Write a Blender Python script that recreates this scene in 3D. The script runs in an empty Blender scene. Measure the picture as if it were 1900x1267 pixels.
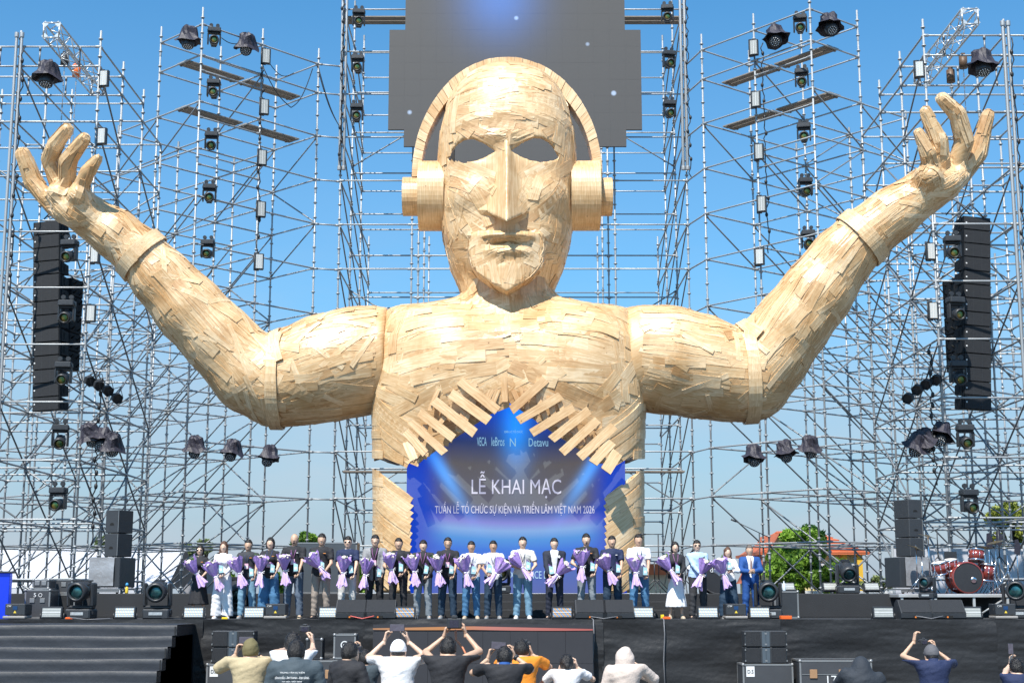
import bpy, math, random
import numpy as np
from mathutils import Vector, Matrix, Quaternion
from mathutils.bvhtree import BVHTree

random.seed(7); np.random.seed(7)
R = math.radians
SC = bpy.context.scene
COL = SC.collection

# ------------------------------------------------------------------ camera, sky, sun, exposure
CAM_H = 2.1; FPX = 2690.0; PITCH = R(9.85)
cam_d = bpy.data.cameras.new('camera'); cam_d.sensor_width = 36.0; cam_d.lens = 36.0*FPX/1900.0
cam_d.clip_end = 4000; cam_d.clip_start = 0.1
cam = bpy.data.objects.new('camera', cam_d); COL.objects.link(cam)
cam.location = (0, 0, CAM_H); cam.rotation_euler = (R(90)+PITCH, 0, 0)
SC.camera = cam

SUN_EL = R(55); SUN_AZ = R(21)      # azimuth: how far to the left of straight behind the camera
sun_dir = Vector((-math.sin(SUN_AZ)*math.cos(SUN_EL), -math.cos(SUN_AZ)*math.cos(SUN_EL), math.sin(SUN_EL)))
w = bpy.data.worlds.new('World'); SC.world = w; w.use_nodes = True
nt = w.node_tree; nt.nodes.clear()
sky = nt.nodes.new('ShaderNodeTexSky'); sky.sky_type = 'NISHITA'; sky.sun_disc = False
sky.sun_elevation = SUN_EL; sky.sun_rotation = math.atan2(sun_dir.x, sun_dir.y)
sky.air_density = 1.0; sky.dust_density = 0.6; sky.ozone_density = 2.2; sky.altitude = 0
bg = nt.nodes.new('ShaderNodeBackground'); bg.inputs['Strength'].default_value = 0.12
# faint high haze: broad soft clouds whiten the blue a little
tc = nt.nodes.new('ShaderNodeTexCoord'); mp = nt.nodes.new('ShaderNodeMapping'); mp.inputs['Scale'].default_value = (1.6, 1.6, 5.0)
nz = nt.nodes.new('ShaderNodeTexNoise'); nz.inputs['Scale'].default_value = 2.3; nz.inputs['Detail'].default_value = 6; nz.inputs['Roughness'].default_value = 0.55
cr = nt.nodes.new('ShaderNodeValToRGB'); cr.color_ramp.elements[0].position = 0.44; cr.color_ramp.elements[1].position = 0.74
sepz = nt.nodes.new('ShaderNodeSeparateXYZ')
hz = nt.nodes.new('ShaderNodeMapRange'); hz.inputs['From Min'].default_value = 0.0; hz.inputs['From Max'].default_value = 0.28
hz.inputs['To Min'].default_value = 0.9; hz.inputs['To Max'].default_value = 0.0; hz.clamp = True
mul = nt.nodes.new('ShaderNodeMath'); mul.operation = 'MULTIPLY'
EXPO = 0.5; KS = 0.12*2**EXPO
def sc_(c): return (c[0]/KS, c[1]/KS, c[2]/KS, 1)
mx = nt.nodes.new('ShaderNodeMix'); mx.data_type = 'RGBA'          # thin clouds
mx.inputs[7].default_value = sc_((.60, .66, .74))
tint = nt.nodes.new('ShaderNodeMix'); tint.data_type = 'RGBA'; tint.blend_type = 'MULTIPLY'; tint.inputs[0].default_value = 1.0
tint.inputs[7].default_value = (0.40, 0.93, 1.14, 1)
hm = nt.nodes.new('ShaderNodeMix'); hm.data_type = 'RGBA'; hm.inputs[7].default_value = sc_((.46, .54, .64))   # grey-blue ground haze
hf = nt.nodes.new('ShaderNodeValToRGB'); hf.color_ramp.interpolation = 'EASE'
e = hf.color_ramp.elements; e[0].position = 0.0; e[0].color = (.97, .97, .97, 1); e[1].position = 0.45; e[1].color = (0, 0, 0, 1)
x = e.new(0.10); x.color = (.70, .70, .70, 1); x = e.new(0.22); x.color = (.17, .17, .17, 1)
L = nt.links.new
L(tc.outputs['Generated'], mp.inputs[0]); L(mp.outputs[0], nz.inputs['Vector']); L(nz.outputs[0], cr.inputs[0])
L(tc.outputs['Generated'], sepz.inputs[0]); L(sepz.outputs[2], hz.inputs[0]); L(sepz.outputs[2], hf.inputs[0])
L(cr.outputs[0], mul.inputs[0]); L(hz.outputs[0], mul.inputs[1])
L(sky.outputs[0], tint.inputs[6]); L(tint.outputs[2], hm.inputs[6]); L(hf.outputs[0], hm.inputs[0]); L(hm.outputs[2], mx.inputs[6]); L(mul.outputs[0], mx.inputs[0])
L(mx.outputs[2], bg.inputs[0])
wo = nt.nodes.new('ShaderNodeOutputWorld'); L(bg.outputs[0], wo.inputs[0])

sd = bpy.data.lights.new('sun', 'SUN'); sd.energy = 5.0; sd.angle = R(0.53); sd.color = (1.0, 0.955, 0.88)
sun = bpy.data.objects.new('sun', sd); COL.objects.link(sun)
sun.rotation_euler = (-sun_dir).to_track_quat('-Z', 'Y').to_euler()
SC.view_settings.view_transform = 'Standard'; SC.view_settings.look = 'None'
SC.view_settings.gamma = 1; SC.view_settings.use_curve_mapping = False
SC.view_settings.exposure = EXPO
SC.render.engine = 'CYCLES'; SC.cycles.use_denoising = True; SC.cycles.max_bounces = 5

# ------------------------------------------------------------------ pixel to world
SP, CP = math.sin(PITCH), math.cos(PITCH)
def P(px, py, Y):
    a = (px-950.0)/FPX; b = (633.5-py)/FPX
    dy = CP-b*SP; dz = SP+b*CP
    return Vector((a/dy*Y, Y, CAM_H+dz/dy*Y))
def PZ(px, z, Y):
    """world point at height z and depth Y seen in column px"""
    t = (z-CAM_H)/Y; b = (t*CP-SP)/(CP+t*SP)
    return Vector(((px-950.0)/FPX/(CP-b*SP)*Y, Y, z))

# ------------------------------------------------------------------ materials
MATS = {}
def nodes_of(name):
    m = bpy.data.materials.new(name); m.use_nodes = True
    return m, m.node_tree, m.node_tree.nodes['Principled BSDF']
def mat(name, col, rough=0.6, metal=0.0, var=0.12, scale=6.0, bump=0.0, bscale=40.0, emit=None, estr=0.0, spec=None, alpha=None, trans=None, coat=0.0):
    if name in MATS: return MATS[name]
    m, t, b = nodes_of(name)
    b.inputs['Roughness'].default_value = rough; b.inputs['Metallic'].default_value = metal
    if spec is not None: b.inputs['Specular IOR Level'].default_value = spec
    if coat: b.inputs['Coat Weight'].default_value = coat
    c = t.nodes.new('ShaderNodeTexCoord'); n = t.nodes.new('ShaderNodeTexNoise')
    n.inputs['Scale'].default_value = scale; n.inputs['Detail'].default_value = 5
    t.links.new(c.outputs['Object'], n.inputs['Vector'])
    r = t.nodes.new('ShaderNodeMix'); r.data_type = 'RGBA'
    lo = [max(0, x*(1-var)) for x in col]; hi = [min(1, x*(1+var)) for x in col]
    r.inputs[6].default_value = (*lo, 1); r.inputs[7].default_value = (*hi, 1)
    t.links.new(n.outputs[0], r.inputs[0]); t.links.new(r.outputs[2], b.inputs['Base Color'])
    if bump:
        n2 = t.nodes.new('ShaderNodeTexNoise'); n2.inputs['Scale'].default_value = bscale; n2.inputs['Detail'].default_value = 4
        t.links.new(c.outputs['Object'], n2.inputs['Vector'])
        bp = t.nodes.new('ShaderNodeBump'); bp.inputs['Strength'].default_value = bump; bp.inputs['Distance'].default_value = 0.02
        t.links.new(n2.outputs[0], bp.inputs['Height']); t.links.new(bp.outputs[0], b.inputs['Normal'])
    if emit: b.inputs['Emission Color'].default_value = (*emit, 1); b.inputs['Emission Strength'].default_value = estr
    if alpha is not None: b.inputs['Alpha'].default_value = alpha
    if trans is not None: b.inputs['Transmission Weight'].default_value = trans
    MATS[name] = m
    return m

def wood_mat():
    m, t, b = nodes_of('plywood'); N = t.nodes.new; K = t.links.new
    uv = N('ShaderNodeAttribute'); uv.attribute_name = 'grain'
    ti = N('ShaderNodeAttribute'); ti.attribute_name = 'tint'
    mp = N('ShaderNodeMapping'); mp.inputs['Scale'].default_value = (1.1, 16, 1)
    K(uv.outputs['Vector'], mp.inputs[0])
    g = N('ShaderNodeTexNoise'); g.inputs['Scale'].default_value = 2.2; g.inputs['Detail'].default_value = 7; g.inputs['Distortion'].default_value = 0.6
    K(mp.outputs[0], g.inputs['Vector'])
    c = N('ShaderNodeValToRGB')
    e = c.color_ramp.elements
    e[0].position = 0.28; e[0].color = (0.55, 0.36, 0.185, 1)
    e[1].position = 0.72; e[1].color = (0.81, 0.64, 0.42, 1)
    x = e.new(0.5); x.color = (0.70, 0.495, 0.285, 1)
    K(g.outputs[0], c.inputs[0])
    # board to board tint
    tr = N('ShaderNodeValToRGB'); te = tr.color_ramp.elements
    te[0].position = 0.0; te[0].color = (0.70, 0.57, 0.43, 1)
    te[1].position = 1.0; te[1].color = (1.18, 1.24, 1.32, 1)
    q = te.new(0.22); q.color = (0.88, 0.78, 0.66, 1)
    q = te.new(0.6); q.color = (1.0, 0.96, 0.88, 1)
    K(ti.outputs['Fac'], tr.inputs[0])
    mu = N('ShaderNodeMix'); mu.data_type = 'RGBA'; mu.blend_type = 'MULTIPLY'; mu.inputs[0].default_value = 1
    K(c.outputs[0], mu.inputs[6]); K(tr.outputs[0], mu.inputs[7])
    # nails, knots and rain stains
    vo = N('ShaderNodeTexVoronoi'); vo.inputs['Scale'].default_value = 3.2
    K(uv.outputs['Vector'], vo.inputs['Vector'])
    kr = N('ShaderNodeValToRGB'); kr.color_ramp.elements[0].position = 0.03; kr.color_ramp.elements[1].position = 0.075
    kr.color_ramp.elements[0].color = (0.35, 0.22, 0.12, 1); kr.color_ramp.elements[1].color = (1, 1, 1, 1)
    K(vo.outputs['Distance'], kr.inputs[0])
    m2 = N('ShaderNodeMix'); m2.data_type = 'RGBA'; m2.blend_type = 'MULTIPLY'; m2.inputs[0].default_value = 0.85
    K(mu.outputs[2], m2.inputs[6]); K(kr.outputs[0], m2.inputs[7])
    oc = N('ShaderNodeNewGeometry'); st = N('ShaderNodeTexNoise'); st.inputs['Scale'].default_value = 1.1; st.inputs['Detail'].default_value = 8; st.inputs['Roughness'].default_value = 0.65
    K(oc.outputs['Position'], st.inputs['Vector'])
    sr = N('ShaderNodeValToRGB'); sr.color_ramp.elements[0].position = 0.33; sr.color_ramp.elements[0].color = (0.76, 0.61, 0.42, 1)
    sr.color_ramp.elements[1].position = 0.56; sr.color_ramp.elements[1].color = (1, 1, 1, 1)
    K(st.outputs[0], sr.inputs[0])
    m3 = N('ShaderNodeMix'); m3.data_type = 'RGBA'; m3.blend_type = 'MULTIPLY'; m3.inputs[0].default_value = 0.8
    K(m2.outputs[2], m3.inputs[6]); K(sr.outputs[0], m3.inputs[7])
    K(m3.outputs[2], b.inputs['Base Color'])
    b.inputs['Roughness'].default_value = 0.42; b.inputs['Specular IOR Level'].default_value = 0.75
    bp = N('ShaderNodeBump'); bp.inputs['Strength'].default_value = 0.35; bp.inputs['Distance'].default_value = 0.01
    K(g.outputs[0], bp.inputs['Height']); K(bp.outputs[0], b.inputs['Normal'])
    return m
WOOD = wood_mat()

# ------------------------------------------------------------------ object helpers
def tag(o, label=None, cat=None, group=None, kind=None):
    if label: o['label'] = label
    if cat: o['category'] = cat
    if group: o['group'] = group
    if kind: o['kind'] = kind
    return o
def empty(name, loc=(0, 0, 0), rz=0.0, label=None, cat=None, group=None):
    o = bpy.data.objects.new(name, None); COL.objects.link(o)
    o.location = loc; o.rotation_euler = (0, 0, rz); o.empty_display_size = 0.2
    return tag(o, label, cat, group)
def link(name, me, m=None, parent=None, loc=None, kind=None):
    o = bpy.data.objects.new(name, me); COL.objects.link(o)
    if m is not None:
        if not me.materials: me.materials.append(m)
        elif me.materials[0] != m:
            o.material_slots[0].link = 'OBJECT'; o.material_slots[0].material = m
    if parent: o.parent = parent
    if loc is not None: o.location = loc
    if kind: o['kind'] = kind
    return o
def children_of(o): return [c for c in bpy.data.objects if c.parent == o]
def copy_tree(o, kids, parent=None):
    """kids: dict object -> its children, gathered once"""
    c = o.copy(); COL.objects.link(c)
    if parent: c.parent = parent
    for ch in kids.get(o, ()): copy_tree(ch, kids, c)
    return c
def kid_map(root):
    m = {}
    def rec(o):
        m[o] = [c for c in root_all if c.parent == o]
        for c in m[o]: rec(c)
    root_all = [o for o in bpy.data.objects if o.parent is not None]
    rec(root)
    return m

class MB:
    def __init__(s): s.v = []; s.f = []; s.sm = []
    def add(s, vs, fs, smooth=False):
        k = len(s.v); s.v += [tuple(v) for v in vs]; s.f += [tuple(i+k for i in f) for f in fs]; s.sm += [smooth]*len(fs); return s
    def box(s, c, d, M=None, taper=1.0):
        x, y, z = d[0]/2, d[1]/2, d[2]/2; vs = []
        for k, (sx, sy, sz) in enumerate([(-1,-1,-1),(1,-1,-1),(1,1,-1),(-1,1,-1),(-1,-1,1),(1,-1,1),(1,1,1),(-1,1,1)]):
            t = taper if sz > 0 else 1
            v = Vector((sx*x*t, sy*y*t, sz*z))
            if M is not None: v = M @ v
            vs.append(v+Vector(c))
        return s.add(vs, [(0,3,2,1),(4,5,6,7),(0,1,5,4),(1,2,6,5),(2,3,7,6),(3,0,4,7)])
    def bbox(s, c, d, bev, M=None):
        """box with chamfered edges"""
        x, y, z = d[0]/2, d[1]/2, d[2]/2; b = bev; vs = []; idx = {}
        for sx in (-1, 1):
            for sy in (-1, 1):
                for sz in (-1, 1):
                    for ax in range(3):
                        v = [sx*(x-b), sy*(y-b), sz*(z-b)]; v[ax] += (sx, sy, sz)[ax]*b
                        v = Vector(v)
                        if M is not None: v = M @ v
                        idx[(sx, sy, sz, ax)] = len(vs); vs.append(v+Vector(c))
        fs = []
        S = (-1, 1)
        for ax in range(3):
            o1, o2 = (ax+1) % 3, (ax+2) % 3
            for sg in S:
                q = []
                for (a, bb) in ((-1,-1),(1,-1),(1,1),(-1,1)):
                    k = [0, 0, 0]; k[ax] = sg; k[o1] = a; k[o2] = bb; q.append(idx[(*k, ax)])
                fs.append(q if sg > 0 else q[::-1])
            for a in S:
                for bb in S:
                    k0 = [0, 0, 0]; k0[o1] = a; k0[o2] = bb
                    k1 = list(k0); k0[ax] = -1; k1[ax] = 1
                    q = [idx[(*k0, o1)], idx[(*k1, o1)], idx[(*k1, o2)], idx[(*k0, o2)]]
                    fs.append(q if a*bb < 0 else q[::-1])
        for sx in S:
            for sy in S:
                for sz in S:
                    q = [idx[(sx, sy, sz, 0)], idx[(sx, sy, sz, 1)], idx[(sx, sy, sz, 2)]]
                    fs.append(q if sx*sy*sz > 0 else q[::-1])
        return s.add(vs, fs)
    def tube(s, p0, p1, r0, r1=None, n=8, cap=True, smooth=True):
        p0 = Vector(p0); p1 = Vector(p1); r1 = r0 if r1 is None else r1
        d = (p1-p0)
        if d.length < 1e-6: return s
        d.normalize(); a = d.orthogonal().normalized(); b = d.cross(a); vs = []
        for k in range(n):
            t = 2*math.pi*k/n; o = a*math.cos(t)+b*math.sin(t); vs.append(p0+o*r0); vs.append(p1+o*r1)
        fs = [(2*k, 2*((k+1) % n), 2*((k+1) % n)+1, 2*k+1) for k in range(n)]
        k = len(s.v); s.v += [tuple(v) for v in vs]; s.f += [tuple(i+k for i in f) for f in fs]; s.sm += [smooth]*n
        if cap:
            s.f += [tuple(k+2*i for i in range(n-1, -1, -1)), tuple(k+2*i+1 for i in range(n))]; s.sm += [False, False]
        return s
    def path(s, pts, r, n=6):
        pts = [Vector(p) for p in pts]; rs = r if isinstance(r, (list, tuple)) else [r]*len(pts)
        vs = []; prev = None
        for i, p in enumerate(pts):
            d = (pts[min(i+1, len(pts)-1)]-pts[max(i-1, 0)]).normalized()
            a = d.orthogonal().normalized() if prev is None else (prev-d*prev.dot(d)).normalized()
            prev = a; b = d.cross(a)
            for k in range(n):
                t = 2*math.pi*k/n; vs.append(p+(a*math.cos(t)+b*math.sin(t))*rs[i])
        fs = []
        for i in range(len(pts)-1):
            for k in range(n):
                k2 = (k+1) % n; fs.append((i*n+k, i*n+k2, (i+1)*n+k2, (i+1)*n+k))
        s.add(vs, fs, True)
        m = (len(pts)-1)*n; k0 = len(s.v)-len(vs)
        s.f += [tuple(k0+i for i in range(n-1, -1, -1)), tuple(k0+m+i for i in range(n))]; s.sm += [False]*2
        return s
    def lathe(s, prof, c=(0, 0, 0), n=20, M=None, smooth=True, close=True):
        vs = []
        for (r, z) in prof:
            for k in range(n):
                t = 2*math.pi*k/n; v = Vector((r*math.cos(t), r*math.sin(t), z))
                if M is not None: v = M @ v
                vs.append(v+Vector(c))
        fs = []
        for i in range(len(prof)-1):
            for k in range(n):
                k2 = (k+1) % n; fs.append((i*n+k, i*n+k2, (i+1)*n+k2, (i+1)*n+k))
        s.add(vs, fs, smooth)
        if close:
            k0 = len(s.v)-len(vs); m = (len(prof)-1)*n
            s.f += [tuple(k0+i for i in range(n-1, -1, -1)), tuple(k0+m+i for i in range(n))]; s.sm += [False]*2
        return s
    def ball(s, c, r, n=10, m=6, M=None):
        rr = r if isinstance(r, (tuple, list)) else (r, r, r); vs = []; fs = []
        for i in range(m+1):
            ph = math.pi*i/m
            for k in range(n):
                t = 2*math.pi*k/n
                v = Vector((rr[0]*math.sin(ph)*math.cos(t), rr[1]*math.sin(ph)*math.sin(t), rr[2]*math.cos(ph)))
                if M is not None: v = M @ v
                vs.append(v+Vector(c))
        for i in range(m):
            for k in range(n):
                k2 = (k+1) % n; fs.append((i*n+k, (i+1)*n+k, (i+1)*n+k2, i*n+k2))
        return s.add(vs, fs, True)
    def extrude(s, pts, y0, y1, M=None, o=(0, 0, 0)):
        """outline pts (x,z), counter-clockwise seen from -Y, extruded from y0 to y1"""
        n = len(pts); vs = [Vector((x, y0, z)) for x, z in pts]+[Vector((x, y1, z)) for x, z in pts]
        if M is not None: vs = [M @ v for v in vs]
        vs = [v+Vector(o) for v in vs]
        fs = [tuple(range(n)), tuple(range(2*n-1, n-1, -1))]+[(i, i+n, (i+1) % n+n, (i+1) % n) for i in range(n)]
        return s.add(vs, fs)
    def mesh(s, name):
        me = bpy.data.meshes.new(name); me.from_pydata(s.v, [], s.f)
        if any(s.sm): me.polygons.foreach_set('use_smooth', s.sm)
        me.update(); return me
    def build(s, name, m, parent=None, loc=None, kind=None):
        return link(name, s.mesh(name), m, parent, loc, kind)

# ------------------------------------------------------------------ signed-distance modelling
def grid(lo, hi, h):
    lo = np.array(lo, float); hi = np.array(hi, float)
    n = np.ceil((hi-lo)/h).astype(int)+1
    ax = [lo[i]+h*np.arange(n[i]) for i in range(3)]
    X, Y, Z = np.meshgrid(*ax, indexing='ij')
    return X.astype(np.float32), Y.astype(np.float32), Z.astype(np.float32), lo, h
def smin(a, b, k):
    if k <= 0: return np.minimum(a, b)
    h = np.clip(0.5+0.5*(b-a)/k, 0, 1)
    return b*(1-h)+a*h-k*h*(1-h)
def smax(a, b, k): return -smin(-a, -b, k)
def cone(G, a, b, ra, rb, sx=1.0, sy=1.0):
    """tapered capsule; sy>1 flattens it front to back"""
    X, Y, Z = G[:3]
    bx, by, bz = [b[i]-a[i] for i in range(3)]
    px, py, pz = (X-a[0]), (Y-a[1]), (Z-a[2])
    L2 = bx*bx+by*by+bz*bz+1e-9
    h = np.clip((px*bx+py*by+pz*bz)/L2, 0, 1)
    return np.sqrt(((px-h*bx)*sx)**2+((py-h*by)*sy)**2+(pz-h*bz)**2)-(ra+(rb-ra)*h)
def ell(G, c, r):
    X, Y, Z = G[:3]
    k = np.sqrt(((X-c[0])/r[0])**2+((Y-c[1])/r[1])**2+((Z-c[2])/r[2])**2)
    return (k-1)*min(r)
def nets(f, lo, h, name, close=True):
    f = f.astype(np.float32)
    if close:
        for ax in range(3):
            sl = [slice(None)]*3
            for e in (0, -1):
                sl[ax] = e; f[tuple(sl)] = np.maximum(f[tuple(sl)], 0.3*h)
    s = f < 0
    cnt = np.zeros([d-1 for d in f.shape], np.int8)
    for i in (0, 1):
        for j in (0, 1):
            for k in (0, 1):
                cnt += s[i:f.shape[0]-1+i, j:f.shape[1]-1+j, k:f.shape[2]-1+k]
    m = (cnt > 0) & (cnt < 8); ci = np.argwhere(m)
    idx = -np.ones(cnt.shape, np.int64); idx[m] = np.arange(len(ci))
    pos = np.zeros((len(ci), 3)); num = np.zeros(len(ci))
    cs = [(i, j, k) for i in (0, 1) for j in (0, 1) for k in (0, 1)]
    val = {c: f[ci[:, 0]+c[0], ci[:, 1]+c[1], ci[:, 2]+c[2]] for c in cs}
    for a in cs:
        for ax in range(3):
            if a[ax] == 0:
                b = list(a); b[ax] = 1; b = tuple(b); fa, fb = val[a], val[b]
                x = (fa < 0) != (fb < 0); t = np.where(x, fa/(fa-fb+1e-12), 0)
                q = np.tile(np.array(a, float), (len(ci), 1)); q[:, ax] += t
                pos[x] += q[x]; num[x] += 1
    pos = (pos/num[:, None]+ci)*h+lo
    faces = []
    for ax in range(3):
        o1, o2 = (ax+1) % 3, (ax+2) % 3
        sa = [slice(None)]*3; sb = [slice(None)]*3; sa[ax] = slice(0, -1); sb[ax] = slice(1, None)
        A, B = s[tuple(sa)], s[tuple(sb)]
        e = np.argwhere(A != B)
        ok = (e[:, o1] > 0) & (e[:, o1] < f.shape[o1]-1) & (e[:, o2] > 0) & (e[:, o2] < f.shape[o2]-1)
        e = e[ok]; ins = A[e[:, 0], e[:, 1], e[:, 2]]
        def cell(d1, d2):
            c = e.copy(); c[:, o1] -= d1; c[:, o2] -= d2
            return idx[c[:, 0], c[:, 1], c[:, 2]]
        q = np.stack([cell(1, 1), cell(0, 1), cell(0, 0), cell(1, 0)], 1)
        q[~ins] = q[~ins][:, ::-1]
        faces.append(q)
    F = np.concatenate(faces)
    F = F[(F >= 0).all(1)]
    me = bpy.data.meshes.new(name)
    me.vertices.add(len(pos)); me.vertices.foreach_set('co', pos.astype(np.float32).ravel())
    me.loops.add(F.size); me.loops.foreach_set('vertex_index', F.astype(np.int32).ravel())
    me.polygons.add(len(F)); me.polygons.foreach_set('loop_start', np.arange(0, F.size, 4, dtype=np.int32))
    me.polygons.foreach_set('loop_total', np.full(len(F), 4, np.int32))
    me.polygons.foreach_set('use_smooth', np.ones(len(F), bool))
    me.update(calc_edges=True); me.validate()
    return me
def bvh_of(me):
    return BVHTree.FromPolygons([v.co.copy() for v in me.vertices], [tuple(p.vertices) for p in me.polygons])
def join_meshes(name, mes):
    """one mesh from several (mesh, matrix)"""
    V = []; F = []; S = []; k = 0
    for me, M in mes:
        n = len(me.vertices); co = np.empty(n*3, np.float32); me.vertices.foreach_get('co', co); co = co.reshape(-1, 3)
        if M is not None:
            A = np.array(M)[:3]; co = co @ A[:, :3].T+A[:, 3]
        V.append(co)
        F += [tuple(i+k for i in p.vertices) for p in me.polygons]; k += n
    V = np.concatenate(V)
    me = bpy.data.meshes.new(name); me.from_pydata(V.tolist(), [], F)
    me.polygons.foreach_set('use_smooth', [True]*len(F)); me.update()
    return me
# ------------------------------------------------------------------ the giant wooden figure
SY = 34.3                                    # depth of the figure's middle
STAT = empty('wooden_statue', (0, SY, 2.1), 0, 'giant torso of pale plywood strips with raised arms, bald head and headphones', 'statue')
SO = Vector((0, SY, 2.1))
def sp(px, py, Y=SY): return P(px, py, Y)-SO   # pixel to the statue's own frame
CX = 941.0
def set_grain(me, fn, tint):
    n = len(me.vertices); co = np.empty(n*3, np.float32); me.vertices.foreach_get('co', co); co = co.reshape(-1, 3)
    a = me.attributes.new('grain', 'FLOAT_VECTOR', 'POINT'); a.data.foreach_set('vector', fn(co).astype(np.float32).ravel())
    t = me.attributes.new('tint', 'FLOAT', 'POINT'); t.data.foreach_set('value', np.full(n, tint, np.float32))
def interp_tab(tab, x):
    xs = [a for a, _ in tab]; ys = [b for _, b in tab]
    return np.interp(x, xs, ys)

# ---- head
def zat(py, Y=SY): return (P(950, py, Y)-SO).z
def zf(py): return zat(py, 32.75)
HX = sp(CX, 300).x
def mpx(n): return n/FPX*SY/0.975
head_w = sorted([(zat(y), mpx(a)) for y, a in ((123,4),(128,38),(136,60),(152,84),(180,104),(200,113),(250,125),(300,130),(350,130),(400,125),(450,117),(500,104),(530,91),(560,80),(600,78))])
head_b = sorted([(zat(y), b) for y, b in ((118,.05),(123,.45),(131,.65),(150,.95),(180,1.25),(200,1.36),(250,1.5),(300,1.42),(350,1.40),(400,1.40),(450,1.36),(490,1.15),(515,.90),(530,.80),(560,.78),(600,.8))])
G = grid((HX-2.0, -2.6, zat(600)), (HX+2.0, 1.3, zat(100)), 0.045)
Xh = G[0]-HX; Yh = G[1]; Zh = G[2]
a = interp_tab(head_w, Zh); b_ = interp_tab(head_b, Zh)
bb = np.where(Yh < 0, b_, np.minimum(b_, 1.5))
n_ = 2.35
d = ((np.abs(Xh/a)**n_+np.abs(Yh/bb)**n_)**(1/n_)-1)*np.minimum(a, bb)*0.9
YF = -1.42
d = smin(d, ell(G, (HX, -0.95, zf(247)), (1.05, 0.58, 0.30)), 0.10)             # brow
for s in (-1, 1):
    d = smin(d, ell(G, (HX+s*0.82, -0.86, zf(352)), (0.50, 0.50, 0.42)), 0.25)     # cheekbone
    d = smax(d, -ell(G, (HX+s*0.72, -1.75, zf(283)), (0.62, 0.42, 0.34)), 0.10)    # eye socket
# wedge of the nose
zt, zb = zat(262, 32.9), zat(398, 32.3)
t = np.clip((zt-Zh)/(zt-zb), 0, 1.2); wn = 0.14+0.44*t**1.4; hn = 0.14+0.56*t
dn = np.maximum((YF+0.03-hn*(1-np.abs(Xh)/wn))-Yh, np.abs(Xh)-wn)*0.75
under = zb-0.22*(1-np.abs(Xh)/0.6)+ (Yh-(YF-0.75))*0.32 
dn = np.maximum(dn, np.maximum(Zh-zt, (under-Zh)*0.9)); dn = np.maximum(dn, Yh-(-0.6))
d = smin(d, dn, 0.04)
# mask-like jaw and chin plate standing proud of the sides of the head
zc = zat(470)
half = np.interp(Zh, sorted([zf(541), zf(531), zf(512), zf(488), zf(460), zf(430), zf(405)]), [0.02, 0.24, 0.56, 0.82, 0.90, 0.84, 0.6])
dj = np.maximum(np.abs(Xh)-half, (-1.62+0.42*(np.abs(Xh)/0.95)**2-0.0*Zh)-Yh)*0.8
dj = np.maximum(dj, np.maximum(Yh+0.7, np.maximum(Zh-zf(428), zf(542)-Zh)))
d = smin(d, dj, 0.10)
d = smin(d, ell(G, (HX, -1.46, zf(438)), (0.62, 0.30, 0.10)), 0.06)              # upper lip
d = smin(d, ell(G, (HX, -1.46, zf(467)), (0.52, 0.24, 0.12)), 0.06)              # lower lip
d = smax(d, -ell(G, (HX, -1.80, zf(451)), (0.64, 0.36, 0.075)), 0.03)             # mouth
d = smax(d, -ell(G, (HX, -1.92, zf(486)), (0.5, 0.26, 0.08)), 0.08)
d = np.maximum(d, Zh-zat(129))
solid = d
# hollow, open at the back, eyes cut through
shell = np.maximum(d, -(d+0.11)); shell = np.maximum(shell, Yh-0.85)
def eye_field(Xh, Zh, s):
    # two arcs meeting in points; inner corner lower and sharper
    xo, xi = (mpx(833-CX), mpx(921-CX)) if s < 0 else (mpx(1035-CX), mpx(947-CX))
    z1 = zat(286, 32.95); cx = (xo+xi)/2; hw = abs(xo-xi)/2
    u = (Xh-cx)/hw*(1 if s > 0 else -1)            # +1 outer, -1 inner
    top = np.interp(u, [-1, -0.5, -.08, 0.25, 0.58, 0.82, 1.0], [0.07, 0.27, 0.39, 0.41, 0.34, 0.20, 0.0])
    bot = np.interp(u, [-1, -0.6, -.25, 0.25, 0.58, 0.8, 1.0], [0.07, -0.05, -0.13, -0.175, -0.13, -0.08, 0.0])
    zz = Zh-z1
    return np.maximum(np.maximum(zz-top, bot-zz), (np.abs(u)-1)*hw)*0.85
def head_open(x, y, z):
    """true when a point lies in an eye hole"""
    if y > 0: return False
    for s in (-1, 1):
        if eye_field(np.array([x-HX]), np.array([z]), s)[0] < 0.05: return True
    return False
for s in (-1, 1):
    e = eye_field(Xh, Zh, s); e = np.maximum(e, Yh+0.2)
    shell = np.maximum(shell, -e)
head_me = nets(shell, G[3], G[4], 'head')
set_grain(head_me, lambda c: np.stack([c[:, 2]*.7, c[:, 0]*.7, c[:, 1]], 1), 0.55)
head_bvh = bvh_of(nets(solid, G[3], G[4], 'tmp_head'))
HEAD = link('head', head_me, WOOD, STAT)

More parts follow.
